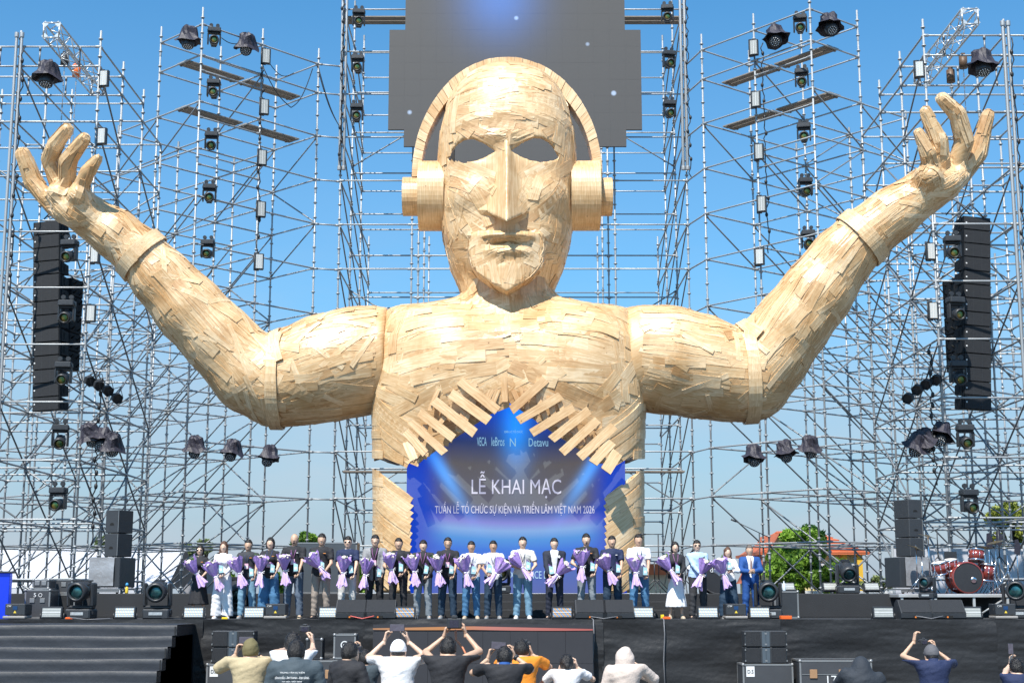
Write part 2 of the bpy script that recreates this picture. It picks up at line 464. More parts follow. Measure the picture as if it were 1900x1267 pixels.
# ---- torso
TA = sorted([(zat(560), mpx(190)), (zat(575), mpx(222)), (zat(600), mpx(230)), (zat(640), mpx(240)), (zat(700), mpx(246)), (zat(760), mpx(246)), (zat(860), mpx(242)), (zat(1103), mpx(238))])
TX = sp(943.5, 700).x
G = grid((TX-3.6, -2.4, 0.0), (TX+3.6, 1.4, zat(495)), 0.06)
Xt = G[0]-TX; Yt = G[1]; Zt = G[2]
def torso_field(X, Y, Z):
    a = interp_tab(TA, Z)
    b = np.interp(Z, [0, zat(860), zat(740), zat(640), zat(590), zat(565)], [1.55, 1.5, 1.78, 1.72, 1.35, 0.9])
    d = ((np.abs(X/a)**2.9+np.abs(Y/b)**2.9)**(1/2.9)-1)*np.minimum(a, b)*0.9
    # pectoral swell
    d = d-0.16*np.exp(-((np.abs(X)-1.35)/0.95)**2-((Z-zat(690))/0.85)**2)*(Y < 0)
    top = zat(572)+0.0*X
    slope = np.interp(np.abs(X), [0, 0.9, 1.2, 2.0, 2.75, 3.3], [zat(540), zat(545), zat(552), zat(566), zat(572), zat(580)])
    slope = slope-0.18*(Y/1.2)**2-np.clip(-Y/1.55, 0, 1.1)**1.4*np.interp(np.abs(X), [0, .7, 1.3, 2.6], [.82, .72, .40, .12])
    d = smax(d, (Z-slope)*0.9, 0.10)
    nk = np.sqrt(X**2+(Y*1.05+0.05)**2)-np.interp(Z, [zat(590), zat(560), zat(500)], [1.2, 1.06, 1.03])
    nk = np.maximum(nk, Z-zat(505))
    return smin(d, nk, 0.28)
d = torso_field(Xt, Yt, Zt)
ARCH = [(0.0, zat(748, 32.8)), (0.45, zat(772, 32.8)), (0.95, zat(800, 32.8)), (1.5, zat(828, 32.8)), (1.95, zat(852, 32.8)), (2.16, zat(872, 32.8)), (2.2, -1)]
def in_arch(X, Z): return np.interp(np.abs(X), [a for a, _ in ARCH[:-1]]+[2.18], [z for _, z in ARCH[:-1]]+[-9])-Z    # >0 inside opening
GAP0 = zat(857)
def gap(X, Y, Z):
    c = np.where(np.abs(Y) < 9, GAP0-np.clip(3.2-np.abs(X), 0, 1)*0.52, 0)
    hw = 0.13+np.clip(3.2-np.abs(X), 0, 1)*0.24
    return hw-np.abs(Z-c)
sh = np.maximum(d, -(d+0.12)); sh = np.maximum(sh, Yt-0.9)
sh = np.maximum(sh, np.minimum(in_arch(Xt, Zt), -Yt)*0.9)
sh = np.maximum(sh, gap(Xt, Yt, Zt))
torso_me = nets(sh, G[3], G[4], 'torso')
set_grain(torso_me, lambda c: np.stack([c[:, 0]*.8, c[:, 2]*.8, c[:, 1]], 1), 0.5)
torso_bvh = bvh_of(nets(d, G[3], G[4], 'tmp_torso'))
TORSO = link('torso', torso_me, WOOD, STAT)
def torso_bad(x, y, z):
    if z < 0.02 or y > 0.85: return True
    if y < 0 and in_arch(np.array([x-TX]), np.array([z]))[0] > -0.03: return True
    return gap(np.array([x-TX]), np.array([y]), np.array([z]))[0] > -0.02

# ---- arms
ARM_L = [((700,668),95,.0),((655,672),98,.0),((600,684),96,.0),((555,698),88,.05),((515,708),80,.0),((468,694),72,-.1),((405,628),64,-.3),((350,572),62,-.45),((300,516),54,-.6),((262,472),46,-.7),((215,435),44,-.8),((170,405),37,-.9),((140,385),34,-.95)]
ARM_R = [((1190,665),95,.0),((1240,668),97,.0),((1300,680),92,.05),((1350,694),84,.05),((1388,700),78,.0),((1425,662),72,-.1),((1470,602),67,-.3),((1515,545),64,-.45),((1562,478),56,-.6),((1600,440),50,-.7),((1655,398),48,-.8),((1715,355),40,-.9),((1742,338),38,-.95)]
FING_L = [[(108,392,0),(62,338,-.1),(43,287,-.3),],[(112,345,-.1),(92,295,-.35),(101,272,-.6),(124,240,-.85)],[(125,345,-.35),(126,298,-.7),(156,258,-.95)],[(143,362,-.5),(163,318,-.85),(181,294,-1.0)]]
FR_L = [(15,15.5,13),(16,14.5,14.5,11),(14.5,14.5,11),(14.5,13,8)]
FING_R = [[(1730,325,-.5),(1722,285,-.85),(1704,246,-.95)],[(1748,325,-.4),(1742,262,-.75),(1717,207,-.9)],[(1765,325,-.2),(1789,262,-.55),(1776,212,-.8),(1748,183,-.95)],[(1780,332,0),(1814,285,-.15),(1833,214,-.35)]]
FR_R = [(15,14,8.5),(16,15,10.5),(16,16,14.5,11),(15,16.5,11)]
PALM_L = [((150,392),33,-.3),((112,362),22,-.25),((148,366),21,-.5),((120,392),22,-.1)]
PALM_R = [((1735,342),34,-.3),((1775,330),20,-.15),((1722,330),24,-.55),((1757,342),24,-.3)]
def arm_field(G, arm, fing, fr, palm, s):
    pts = [(sp(p[0], p[1], SY+o), mpx(r)*(SY+o)/SY) for p, r, o in arm]
    d = None
    for (p, r), (q, r2) in zip(pts[:-1], pts[1:]):
        c = cone(G, p, q, r, r2); d = c if d is None else smin(d, c, 0.12)
    # deltoid
    c0 = sp(690 if s < 0 else 1200, 640); d = smin(d, ell(G, (c0.x-s*0.1, 0.0, c0.z-0.02), (1.35, 0.95, 0.87)), 0.2)
    pf = None
    for p, r, o in palm:
        c = ell(G, sp(p[0], p[1], SY-0.85+o), (mpx(r), 0.40, mpx(r))); pf = c if pf is None else smin(pf, c, 0.15)
    d = smin(d, pf, 0.12)
    for f, rr in zip(fing, fr):
        q = [sp(x, y, SY-0.85+o) for x, y, o in f]
        fd = None
        for i in range(len(q)-1):
            c = cone(G, q[i], q[i+1], mpx(rr[i]), mpx(rr[i+1])); fd = c if fd is None else smin(fd, c, 0.02)
        d = smin(d, fd, 0.05)
    return d
arms = {}
for s, arm, fing, fr, palm, x0, x1 in ((-1, ARM_L, FING_L, FR_L, PALM_L, 15, 720), (1, ARM_R, FING_R, FR_R, PALM_R, 1172, 1860)):
    lo = sp(x0, 820); hi = sp(x1, 150)
    G = grid((min(lo.x, sp(x0, 150).x)-.15, -2.25, lo.z), (hi.x+.1 if s < 0 else sp(x1, 820).x+.3, 1.35, hi.z+.1), 0.062)
    d = arm_field(G, arm, fing, fr, palm, s)
    me = nets(d, G[3], G[4], 'arm')
    set_grain(me, lambda c: np.stack([c[:, 0]*.8+c[:, 2]*.4, c[:, 2]*.8-c[:, 0]*.4, c[:, 1]], 1), 0.5)
    arms[s] = (link('arm', me, WOOD, STAT), bvh_of(me), [(sp(p[0], p[1], SY+o), mpx(r)) for p, r, o in arm], [[sp(x, y, SY-0.85+o) for x, y, o in f] for f in fing])

# ---- strips laid on the surfaces
STRIPS = []        # (area, parent, verts, faces, grain, tint)
def strip(bvh, p, dirv, Ln, wd, bad, off, parent, tint=None, seg=None, lift=0.0, bend=0.0, thick=0.028):
    r = bvh.find_nearest(p)
    if r[0] is None: return False
    c, n = r[0], r[1]
    if bad and bad(*c): return False
    t = dirv-n*dirv.dot(n)
    if t.length < 1e-3: return False
    t.normalize(); step = 0.17
    seg = seg or max(2, int(Ln/2/step)+1); st = Ln/2/seg
    def march(sg):
        out = []; q, nn, tt = c.copy(), n.copy(), t*sg
        for k in range(seg):
            if bend: tt = Matrix.Rotation(bend*st*sg, 3, nn) @ tt
            x = q+tt*st; r = bvh.find_nearest(x)
            if r[0] is None or (r[0]-x).length > st*0.75: break
            if bad and bad(*r[0]): break
            if r[1].dot(nn) < 0.45: break
            d2 = tt-r[1]*tt.dot(r[1])
            if d2.length < 1e-3: break
            q, nn, tt = r[0], r[1], d2.normalized(); out.append((q, nn, tt*sg))
        return out
    A = march(-1)[::-1]; B = march(1)
    S = A+[(c, n, t)]+B
    if len(S) < 3: return False
    V = []; Gn = []; F = []; u0 = random.uniform(0, 40); v0 = random.uniform(0, 40); ll = 0; prev = None
    ta, tb = random.uniform(-.12, .12)*wd, random.uniform(-.12, .12)*wd
    for i, (q, nn, tt) in enumerate(S):
        sd = nn.cross(tt).normalized()
        if prev is not None: ll += (q-prev).length
        prev = q
        e = lift*((i/(len(S)-1))**3 if lift > 0 else (1-i/(len(S)-1))**3*-1)
        for k, sg in enumerate((-1, 1)):
            x = q+sd*sg*wd/2+tt*(sg*(ta if i == 0 else (tb if i == len(S)-1 else 0)))
            r = bvh.find_nearest(x)
            y = r[0] if r[0] is not None and (r[0]-x).length < wd*0.6 else x
            y = y*0.8+x*0.2
            m = (r[1] if r[0] is not None else nn)
            m = (m+nn).normalized()
            V.append(y+m*(off+abs(e))); V.append(y+m*(off+abs(e)-thick))
            Gn += [(u0+ll, v0+sg*wd/2, 0)]*2
    for i in range(len(S)-1):
        k = i*4; F += [(k, k+4, k+6, k+2), (k, k+1, k+5, k+4), (k+2, k+6, k+7, k+3)]
    k = (len(S)-1)*4; F += [(0, 2, 3, 1), (k, k+1, k+3, k+2)]
    tint = random.betavariate(2.2, 1.6) if tint is None else tint
    STRIPS.append((ll*wd, parent, V, F, Gn, tint)); return True

def samples(bvh, me, n, ok):
    """random points on a mesh, weighted by area, that pass ok(point, normal)"""
    ar = np.array([p.area for p in me.polygons]); cs = np.cumsum(ar)/ar.sum(); out = []
    while len(out) < n:
        p = me.polygons[int(np.searchsorted(cs, random.random()))]
        if ok(p.center, p.normal): out.append((p.center.copy(), p.normal.copy()))
    return out

def jit(v, deg, n):
    return Matrix.Rotation(R(random.gauss(0, deg)), 3, n) @ v

# head: horizontal boards on the brow and crown, slanting boards on cheeks, upright on the sides
zbrow = zat(262); 
def on_nose(c):
    t = (zt-c.z)/(zt-zb)
    return -0.02 < t < 1.25 and abs(c.x-HX) < 0.18+0.5*max(t, 0)**1.3 and c.y < -1.25
def head_dir(c, n):
    x = c.x-HX; z = c.z/.955
    if abs(n.x) > 0.72: return Vector((0, .15, 1))
    if z > zat(232): return Vector((1, 0, random.choice((0, 0, .04, -.04))))
    if z > zat(262): return Vector((1, 0, -.55 if x < 0 else .55))
    if abs(x) < 0.25 and z > zat(400): return Vector((0, -.3, 1))
    if z > zat(415): return Vector((1, 0, -.75 if x < 0 else .75)) if random.random() < .8 else Vector((.4, 0, 1))
    if z > zat(490): return Vector((1, 0, .25 if x < 0 else -.25))
    if abs(x) < .9 and z > zat(540): return Vector((.25*(1 if x > 0 else -1), -.4, 1))
    return Vector((.2*(1 if x < 0 else -1), 0, 1))
hb = lambda x, y, z: head_open(x, y, z) or y > 0.8 or z > zat(136)
sm = samples(head_bvh, head_me, 640, lambda c, n: not on_nose(c) and n.y < 0.35 and c.y < 0.8 and c.z > zat(545) and (c-Vector((HX, 0, c.z))).dot(n) > 0)
for i, (c, n) in enumerate(sm):
    dv = jit(head_dir(c, n), 9, n)
    near = abs(c.x-HX) < 0.5 and c.z < zat(255) and c.z > zat(420)
    Ln = random.uniform(.35, .8) if near or c.z < zat(425) else random.uniform(.6, 1.7)
    strip(head_bvh, c, dv, Ln, random.uniform(.16, .28), hb, random.uniform(.002, .014), HEAD, lift=random.choice((0, 0, 0, 0, .018, -.018)), thick=.012)
# two pairs of boards that run down the ridge of the nose
for dx, dz in ():
    strip(head_bvh, Vector((HX+dx, -1.9, zat(335))), Vector((dx*1.5, -.45, -1)), 1.5, .22, hb, .045, HEAD, tint=.75)

# torso
def torso_dir(c, n):
    x = c.x-TX
    if c.z < GAP0-0.15: return Vector((1, 0, -.52 if x < 0 else .52)) if abs(n.x) < .75 else Vector((0, (1 if x < 0 else 1), .5*(1)))
    if c.z < zat(765) and abs(x) > 2.0: return Vector((1, 0, -.28 if x < 0 else .28)) if abs(n.x) < .8 else Vector((0, 1, .10))
    if abs(n.x) > .75: return Vector((.1, -.3, 1))
    if c.z > zat(575): return Vector((1, 0, .3 if x < 0 else -.3)) if abs(x) > 1.15 else Vector((0, 0, 1))
    if abs(x) > 2.45 and c.z > zat(740): return Vector((.12*(1 if x < 0 else -1), 0, 1))
    if c.z > zat(720): return Vector((1, 0, (.22 if x < 0 else -.22)*(1-abs(x)/3)))
    if c.z > zat(800) and abs(x) < 2.3: return Vector((1, 0, .45 if x < 0 else -.45)) if random.random() < .6 else Vector((1, 0, -.8 if x < 0 else .8))
    return Vector((1, 0, (-.30 if x < 0 else .30)))
sm = samples(torso_bvh, torso_me, 640, lambda c, n: n.y < 0.4 and c.y < 0.8 and c.z > GAP0-.1 and c.z < zat(512) and (c-Vector((TX, 0.3, c.z))).dot(n) > 0)
for c, n in sm:
    strip(torso_bvh, c, jit(torso_dir(c, n), 5, n), random.uniform(.9, 2.6), random.uniform(.19, .33), torso_bad, random.uniform(.002, .016), TORSO, lift=random.choice((0, 0, 0, 0, .025, -.025)), thick=.014)
# lower side panels: neat overlapping boards, ends stepped
for s in (-1, 1):
    for ly, k in ((-1.2, 0), (-.2, 1)):
        for i in range(26):
            z = 0.1+i*0.155
            if k == 0:
                c = Vector((TX+s*2.6, -1.25, z)); dv = Vector((1, 0, .56*s))
            else:
                c = Vector((TX+s*3.25, -.1, z+.35)); dv = Vector((0, 1, .12))
            strip(torso_bvh, c, dv, 1.5 if k == 0 else 1.9, random.uniform(.19, .23), torso_bad, random.uniform(.025, .05), TORSO, tint=random.uniform(.35, .95))
# arms
for s in (-1, 1):
    o, bv, ax, fg = arms[s]
    def axis_dir(c):
        best = None
        for i in range(len(ax)-1):
            p, q = ax[i][0], ax[i+1][0]; tt = max(0, min(1, (c-p).dot(q-p)/(q-p).length_squared)); dd = (c-(p+(q-p)*tt)).length
            if best is None or dd < best[0]: best = (dd, (q-p).normalized(), i)
        fb = None
        for f in fg:
            for i in range(len(f)-1):
                p, q = f[i], f[i+1]; tt = max(0, min(1, (c-p).dot(q-p)/(q-p).length_squared)); dd = (c-(p+(q-p)*tt)).length
                if tt > 0.15 or i > 0:
                    if dd < .36 and (fb is None or dd < fb[0]): fb = (dd, (q-p).normalized(), 99)
        return fb or best
    edge = TX+s*3.05
    abad = lambda x, y, z: (x-edge)*s < 0
    sm = samples(bv, o.data, 600, lambda c, n: n.y < 0.45 and (c.x-edge)*s > 0.1)
    for c, n in sm:
        dd, dv, i = axis_dir(c)
        if i == 99:
            strip(bv, c, jit(dv, 4, n), random.uniform(.35, .7), random.uniform(.10, .16), abad, random.uniform(.01, .03), o, thick=.02)
        else:
            cross = random.random() < .15
            dv = jit(dv, 5 if not cross else 35, n)
            strip(bv, c, dv, random.uniform(1.0, 2.5) if not cross else random.uniform(.5, 1.2), random.uniform(.17, .30) if not cross else .12, abad, random.uniform(.002, .015) if not cross else .022, o, lift=random.choice((0, 0, 0, 0, .02, -.02)), thick=.013, tint=random.uniform(.8, 1) if cross else None)
    # hoops of board round wrist side of the forearm and round the elbow
    for (i, wd, tn) in ((9, .34, .85), (4, .30, .8)):
        p, r = ax[i]; dv = (ax[i+1][0]-ax[i-1][0]).normalized()
        if i == 4: dv = (Vector((s*1, 0, 0.0))+dv*.15).normalized()
        a1 = dv.orthogonal().normalized(); b1 = dv.cross(a1)
        for k in range(5):
            ang = R(-180+k*72+10); c = p+(a1*math.cos(ang)+b1*math.sin(ang))*r
            tg = (-a1*math.sin(ang)+b1*math.cos(ang))
            strip(bv, c, tg, 1.5 if i == 9 else 2.3, wd*random.uniform(.85, 1.05), None, .085, o, tint=tn, thick=.03)

# long splayed slats over the opening
def slat(x0, y0, x1, y1, wpx, Y0, Y1, tn=None):
    a_ = sp(680+x0/3.519, 540+y0/3.519, Y0); b2 = sp(680+x1/3.519, 540+y1/3.519, Y1)
    dv = (b2-a_); Ln = dv.length; dv.normalize(); nn = Vector((0, -1, 0)); sd = dv.cross(nn).normalized(); nn = sd.cross(dv)
    wd = mpx(wpx/3.519)*random.uniform(1.12, 1.32); V = []; Gn = []; F = []; u0 = random.uniform(0, 40); v0 = random.uniform(0, 40)
    for i in range(4):
        t_ = i/3; q = a_+dv*Ln*t_
        for sg in (-1, 1):
            x = q+sd*sg*wd/2+dv*sg*random.uniform(-.03, .03); V += [x+nn*.02, x-nn*.02]; Gn += [(u0+Ln*t_, v0+sg*wd/2, 0)]*2
    for i in range(3):
        k = i*4; F += [(k, k+4, k+6, k+2), (k, k+1, k+5, k+4), (k+2, k+6, k+7, k+3), (k+1, k+3, k+7, k+5)]
    F += [(0, 2, 3, 1), (12, 13, 15, 14)]
    STRIPS.append((99, TORSO, V, F, Gn, tn if tn is not None else random.uniform(.15, .6)))
YS = SY-1.86
for q in ((610,585,855,780,45),(545,665,805,850,48),(440,715,705,925,48),(345,790,575,965,46),(285,850,510,1055,42),(260,920,385,1060,42),(265,990,310,1098,42),
          (1172,575,945,778,45),(1272,682,990,845,46),(1350,760,1080,925,46),(1455,775,1205,970,46),(1510,840,1270,1060,46),(1618,880,1385,1090,46),(1600,985,1480,1120,52),(1640,1050,1565,1170,60)):
    slat(*q, YS-.02, YS-.14)
for q in ((470,640,410,780,22),(760,600,640,860,24),(820,640,720,850,30),(640,780,600,920,34),(700,700,620,800,28),(560,760,480,860,26),(390,870,350,980,30),
          (1070,560,1130,700,28),(1000,600,1070,830,30),(1180,640,1240,880,30),(1300,820,1250,890,30),(1340,880,1410,1010,34),(1420,900,1480,1060,30),(900,560,905,720,30),
          (860,640,800,790,28),(960,650,1010,770,26),(1120,700,1180,850,26),(1240,680,1330,900,26)):
    slat(*q, YS+.06, YS+.04, random.uniform(.2, .6))

# make the meshes: the largest 340 each their own object, the rest joined
def strip_mesh(name, items):
    V = []; F = []; Gn = []; T = []; k = 0
    for _, _, v, f, g, tn in items:
        V += [tuple(x) for x in v]; F += [tuple(i+k for i in q) for q in f]; Gn += g; T += [tn]*len(v); k += len(v)
    me = bpy.data.meshes.new(name); me.from_pydata(V, [], F); me.update()
    a = me.attributes.new('grain', 'FLOAT_VECTOR', 'POINT'); a.data.foreach_set('vector', np.array(Gn, np.float32).ravel())
    a = me.attributes.new('tint', 'FLOAT', 'POINT'); a.data.foreach_set('value', np.array(T, np.float32))
    return me
STRIPS.sort(key=lambda s: -s[0])
for s_ in STRIPS[:300]:
    link('wood_strip', strip_mesh('wood_strip', [s_]), WOOD, s_[1])
link('wood_strips', strip_mesh('wood_strips', STRIPS[300:]), WOOD, STAT, kind='stuff')

# ---- headphones
HPH = empty('headphones_frame'); HPH.parent = STAT; HPH.name = 'headphones'
def board(V, parent, name='plank', tn=None, gdir=None):
    """hexahedron plank: 8 corners (front 4, back 4)"""
    F = [(0,1,2,3),(7,6,5,4),(0,4,5,1),(1,5,6,2),(2,6,7,3),(3,7,4,0)]
    me = bpy.data.meshes.new(name); me.from_pydata([tuple(v) for v in V], [], F); me.update()
    g = gdir or (V[1]-V[0]).normalized(); o = Vector((random.uniform(0, 30),)*2+(0,)); h_ = Vector((-g.z, .2, g.x))
    a = me.attributes.new('grain', 'FLOAT_VECTOR', 'POINT'); a.data.foreach_set('vector', np.array([(v.dot(g)+o.x, v.dot(h_)+o.y, 0) for v in V], np.float32).ravel())
    t = random.uniform(.35, .9) if tn is None else tn
    a = me.attributes.new('tint', 'FLOAT', 'POINT'); a.data.foreach_set('value', np.array([t]*8, np.float32))
    return link(name, me, WOOD, parent)
band = empty('headband'); band.parent = HPH
NB = 40; cpt = sp(941, 330)
def bandpt(t, o):
    an = R(186-192*t)
    rx, rz = mpx(177)*(1-o*.095), mpx(228)*1.005*(1-o*.128)
    return Vector((cpt.x+rx*math.cos(an), 0, cpt.z+rz*math.sin(an)))
for i in range(NB):
    t0, t1 = i/NB, (i+1)/NB-0.0012
    j0 = random.uniform(-.012, .012); yf, yb = -.30+random.uniform(-.008, .008), .30
    o0, o1, i0, i1 = bandpt(t0, 0), bandpt(t1, 0), bandpt(t0, 1), bandpt(t1, 1)
    V = []
    for y in (yf, yb):
        for q in (i0, o0, o1, i1): V.append(Vector((q.x, y, q.z))+Vector((0, 0, j0)))
    board(V, band, 'plank', gdir=(o0-i0).normalized())
for s in (-1, 1):
    cup = empty('ear_cup'); cup.parent = HPH
    cz = zat(364); 
    for (xa, xb, rr, ns, nm) in (((778, 826, .86, 30, 'stave') if s < 0 else (1058, 1112, .86, 30, 'stave')), ((748, 778, .475, 20, 'stave') if s < 0 else (1112, 1135, .475, 20, 'stave'))):
        x0, x1 = sp(xa, 364).x, sp(xb, 364).x
        nb = 5 if rr > .6 else 3; ns = 10
        for k in range(nb):
            V = []; F = []; Gn = []; o_ = random.uniform(0, 30); ph = random.uniform(-.2, .2); jr = random.uniform(-.008, .008)
            for i in range(ns+1):
                an = 2*math.pi*(k+i/ns*.998)/nb+.5
                for (x, rad) in ((x0, rr-.06), (x0, rr+jr), (x1, rr+jr), (x1, rr-.06)):
                    V.append((x, rad*math.cos(an), cz+rad*math.sin(an)-(.02 if rr < .6 else 0))); Gn.append((an*rr+o_, x+o_, 0))
            for i in range(ns):
                for j in range(4): F.append((i*4+j, i*4+(j+1) % 4, (i+1)*4+(j+1) % 4, (i+1)*4+j))
            F += [(3, 2, 1, 0), tuple(ns*4+j for j in range(4))]
            me = strip_mesh('curved_board', [(0, 0, V, F, Gn, random.uniform(.45, .62))]); link('curved_board', me, WOOD, cup)
        xo = x0 if s < 0 else x1
        mb = MB(); mb.lathe([(rr-.04, 0), (rr-.04, .03)], (xo-.02 if s > 0 else xo-.0, 0, cz), 24, Matrix.Rotation(R(90), 3, 'Y'))
        o = mb.build('cap', WOOD, cup); set_grain(o.data, lambda c: np.stack([c[:, 1], c[:, 2], c[:, 0]], 1), 0.5)
from mathutils import noise
# ------------------------------------------------------------------ ground, stage, stairs
DRAPE = mat('black_cloth', (0.010, 0.0105, 0.0125), 0.62, var=0.35, scale=1.3, bump=0.5, bscale=9)
DECKM = mat('stage_carpet', (0.022, 0.023, 0.026), 0.8, var=0.3, scale=2, bump=0.3, bscale=60)
g = MB(); g.box((0, 900, -.1), (2600, 2200, .2)); g.build('ground', mat('ground', (.16, .15, .13), .9, var=.4, scale=.4), kind='structure')
g = MB(); g.box((0, 37.1, .775), (44, 16.4, 1.55)); g.build('stage_floor', DECKM, kind='structure')
ZS = 1.6
g = MB(); g.box((0, 37.0, 1.577), (44.1, 16.3, .046)); g.build('stage_deck', DECKM, kind='structure')
def cloth_sheet(w, h, nx, nz, amp, seed, fold=0.0, hang=3.0):
    """wrinkled vertical cloth, origin top-left corner, in the XZ plane, bulging to -Y"""
    rnd = random.Random(seed); ph = [rnd.uniform(0, 6.28) for _ in range(12)]
    vs = []; fs = []
    for j in range(nz+1):
        for i in range(nx+1):
            x = w*i/nx; z = -h*j/nz
            y = amp*(1.1*noise.noise((x*.8+seed*7, z*2.5, 0))+.30*noise.noise((x*1.6, z*12, seed))*max(0, .5+noise.noise((x*.9, z*1.5, seed+3))*1.6)+.10*noise.noise((x*4, z*30, seed+9)))
            y += fold*math.sin(x*hang+ph[6]+.6*math.sin(x*1.3))*(j/nz)
            vs.append((x, y, z))
    for j in range(nz):
        for i in range(nx):
            k = j*(nx+1)+i; fs.append((k, k+nx+1, k+nx+2, k+1))
    m = MB(); m.add(vs, fs, True); return m
xs = [-22, -15.2, -9.6, -6.05, -2.9, 1.75, 5.2, 9.4, 15.6, 22]
for i, (a, b) in enumerate(zip(xs[:-1], xs[1:])):
    o = cloth_sheet(b-a+.03, 1.61, 110, 60, .045, 40+i, .03, 2.2).build('stage_skirt', DRAPE, loc=(a, 28.78, 1.603), kind='structure')
# rear riser with three steps in the middle
g = MB(); g.bbox((0.4, 37.4, 1.85), (28.6, 12, .5), .012); g.build('stage_riser', DECKM, kind='structure')
for k in range(2):
    g = MB(); g.bbox((1.0, 31.22-k*.35+.1, 1.6+(.333-.167*k)/2), (4.8, .38, .333-.167*k), .01); g.build('riser_step', DECKM, kind='structure')
# stairs on the left
STEP = mat('step_cloth', (0.022, 0.025, 0.032), 0.55, var=0.3, scale=1.5, bump=0.5, bscale=5)
ST = empty('stage_stairs', (-12, 26, 0), 0, 'wide black cloth covered stairs leading up to the stage at the left', 'stairs')
for k in range(8):
    z = 1.535-.19*k; y = 27.2-.35*k
    m = MB(); n = 40; vs = []; fs = []
    rnd = random.Random(k)
    prof = [(1.55 if k == 0 else .36, 0.0), (.02, 0.0), (0, -.015), (0.008, -.1), (0, -z if k == 7 else -.2)]
    for i in range(n+1):
        x = -10+ (15.83-(0.0))*i/n
        for (py, pz) in prof:
            vs.append((x, y-26+py-.02*math.sin(x*1.1+k*2)*(py < .1)+.012*math.sin(x*5+k+pz*20)*(pz < -.05), z+pz+.006*math.sin(x*2+k)))
    q = len(prof)
    for i in range(n):
        for j in range(q-1): fs.append((i*q+j, i*q+j+1, (i+1)*q+j+1, (i+1)*q+j))
    m.add(vs, fs, True); m.build('step', STEP, ST)
    m = MB(); m.box((5.81-.01, y-26+.9, z/2-.01), (.03, 1.8, z-.02)); m.build('side_panel', DRAPE, ST)

# ------------------------------------------------------------------ LED screens
def text_mesh(body, w=None, h=None, name='letters', bold=0.0):
    cu = bpy.data.curves.new(name, 'FONT'); cu.body = body; cu.size = 1; cu.offset = bold
    cu.align_x = 'CENTER'; cu.extrude = 0.004
    cu.resolution_u = 3
    o = bpy.data.objects.new('tmp_text', cu); COL.objects.link(o)
    dg = bpy.context.evaluated_depsgraph_get(); me = bpy.data.meshes.new_from_object(o.evaluated_get(dg))
    bpy.data.objects.remove(o); bpy.data.curves.remove(cu)
    n = len(me.vertices); co = np.empty(n*3, np.float32); me.vertices.foreach_get('co', co); co = co.reshape(-1, 3)
    lo, hi = co.min(0), co.max(0); c = (lo+hi)/2; s = hi-lo
    sx = w/s[0] if w else None; sy = h/s[1] if h else None
    sx = sx or sy; sy = sy or sx
    out = np.stack([(co[:, 0]-c[0])*sx, -co[:, 2]*1.0, (co[:, 1]-c[1])*sy], 1).astype(np.float32)
    me.vertices.foreach_set('co', out.ravel()); me.update(); me.name = name
    return me
def led_mat(name, build):
    m, t, b = nodes_of(name); b.inputs['Roughness'].default_value = .55
    b.inputs['Base Color'].default_value = (.030, .040, .044, 1)
    geo = t.nodes.new('ShaderNodeNewGeometry'); sep = t.nodes.new('ShaderNodeSeparateXYZ'); t.links.new(geo.outputs['Position'], sep.inputs[0])
    build(t, b, sep); return m
def M_(t, op, a, b=None, c=None):
    n = t.nodes.new('ShaderNodeMath'); n.operation = op
    for i, v in enumerate((a, b, c)):
        if v is None: continue
        if hasattr(v, 'links'): t.links.new(v, n.inputs[i])
        else: n.inputs[i].default_value = v
    return n.outputs[0]
def gauss(t, e): return M_(t, 'POWER', 2.718, M_(t, 'MULTIPLY', e, -1.0))
def addcol(t, fac, col, prev):
    n = t.nodes.new('ShaderNodeMix'); n.data_type = 'RGBA'; n.blend_type = 'ADD'; n.inputs[0].default_value = 1
    v = t.nodes.new('ShaderNodeMix'); v.data_type = 'RGBA'; v.inputs[6].default_value = (0, 0, 0, 1); v.inputs[7].default_value = (*col, 1)
    t.links.new(fac, v.inputs[0]); t.links.new(v.outputs[2], n.inputs[7])
    if prev is None: n.inputs[6].default_value = (0, 0, 0, 1)
    else: t.links.new(prev, n.inputs[6])
    return n.outputs[2]
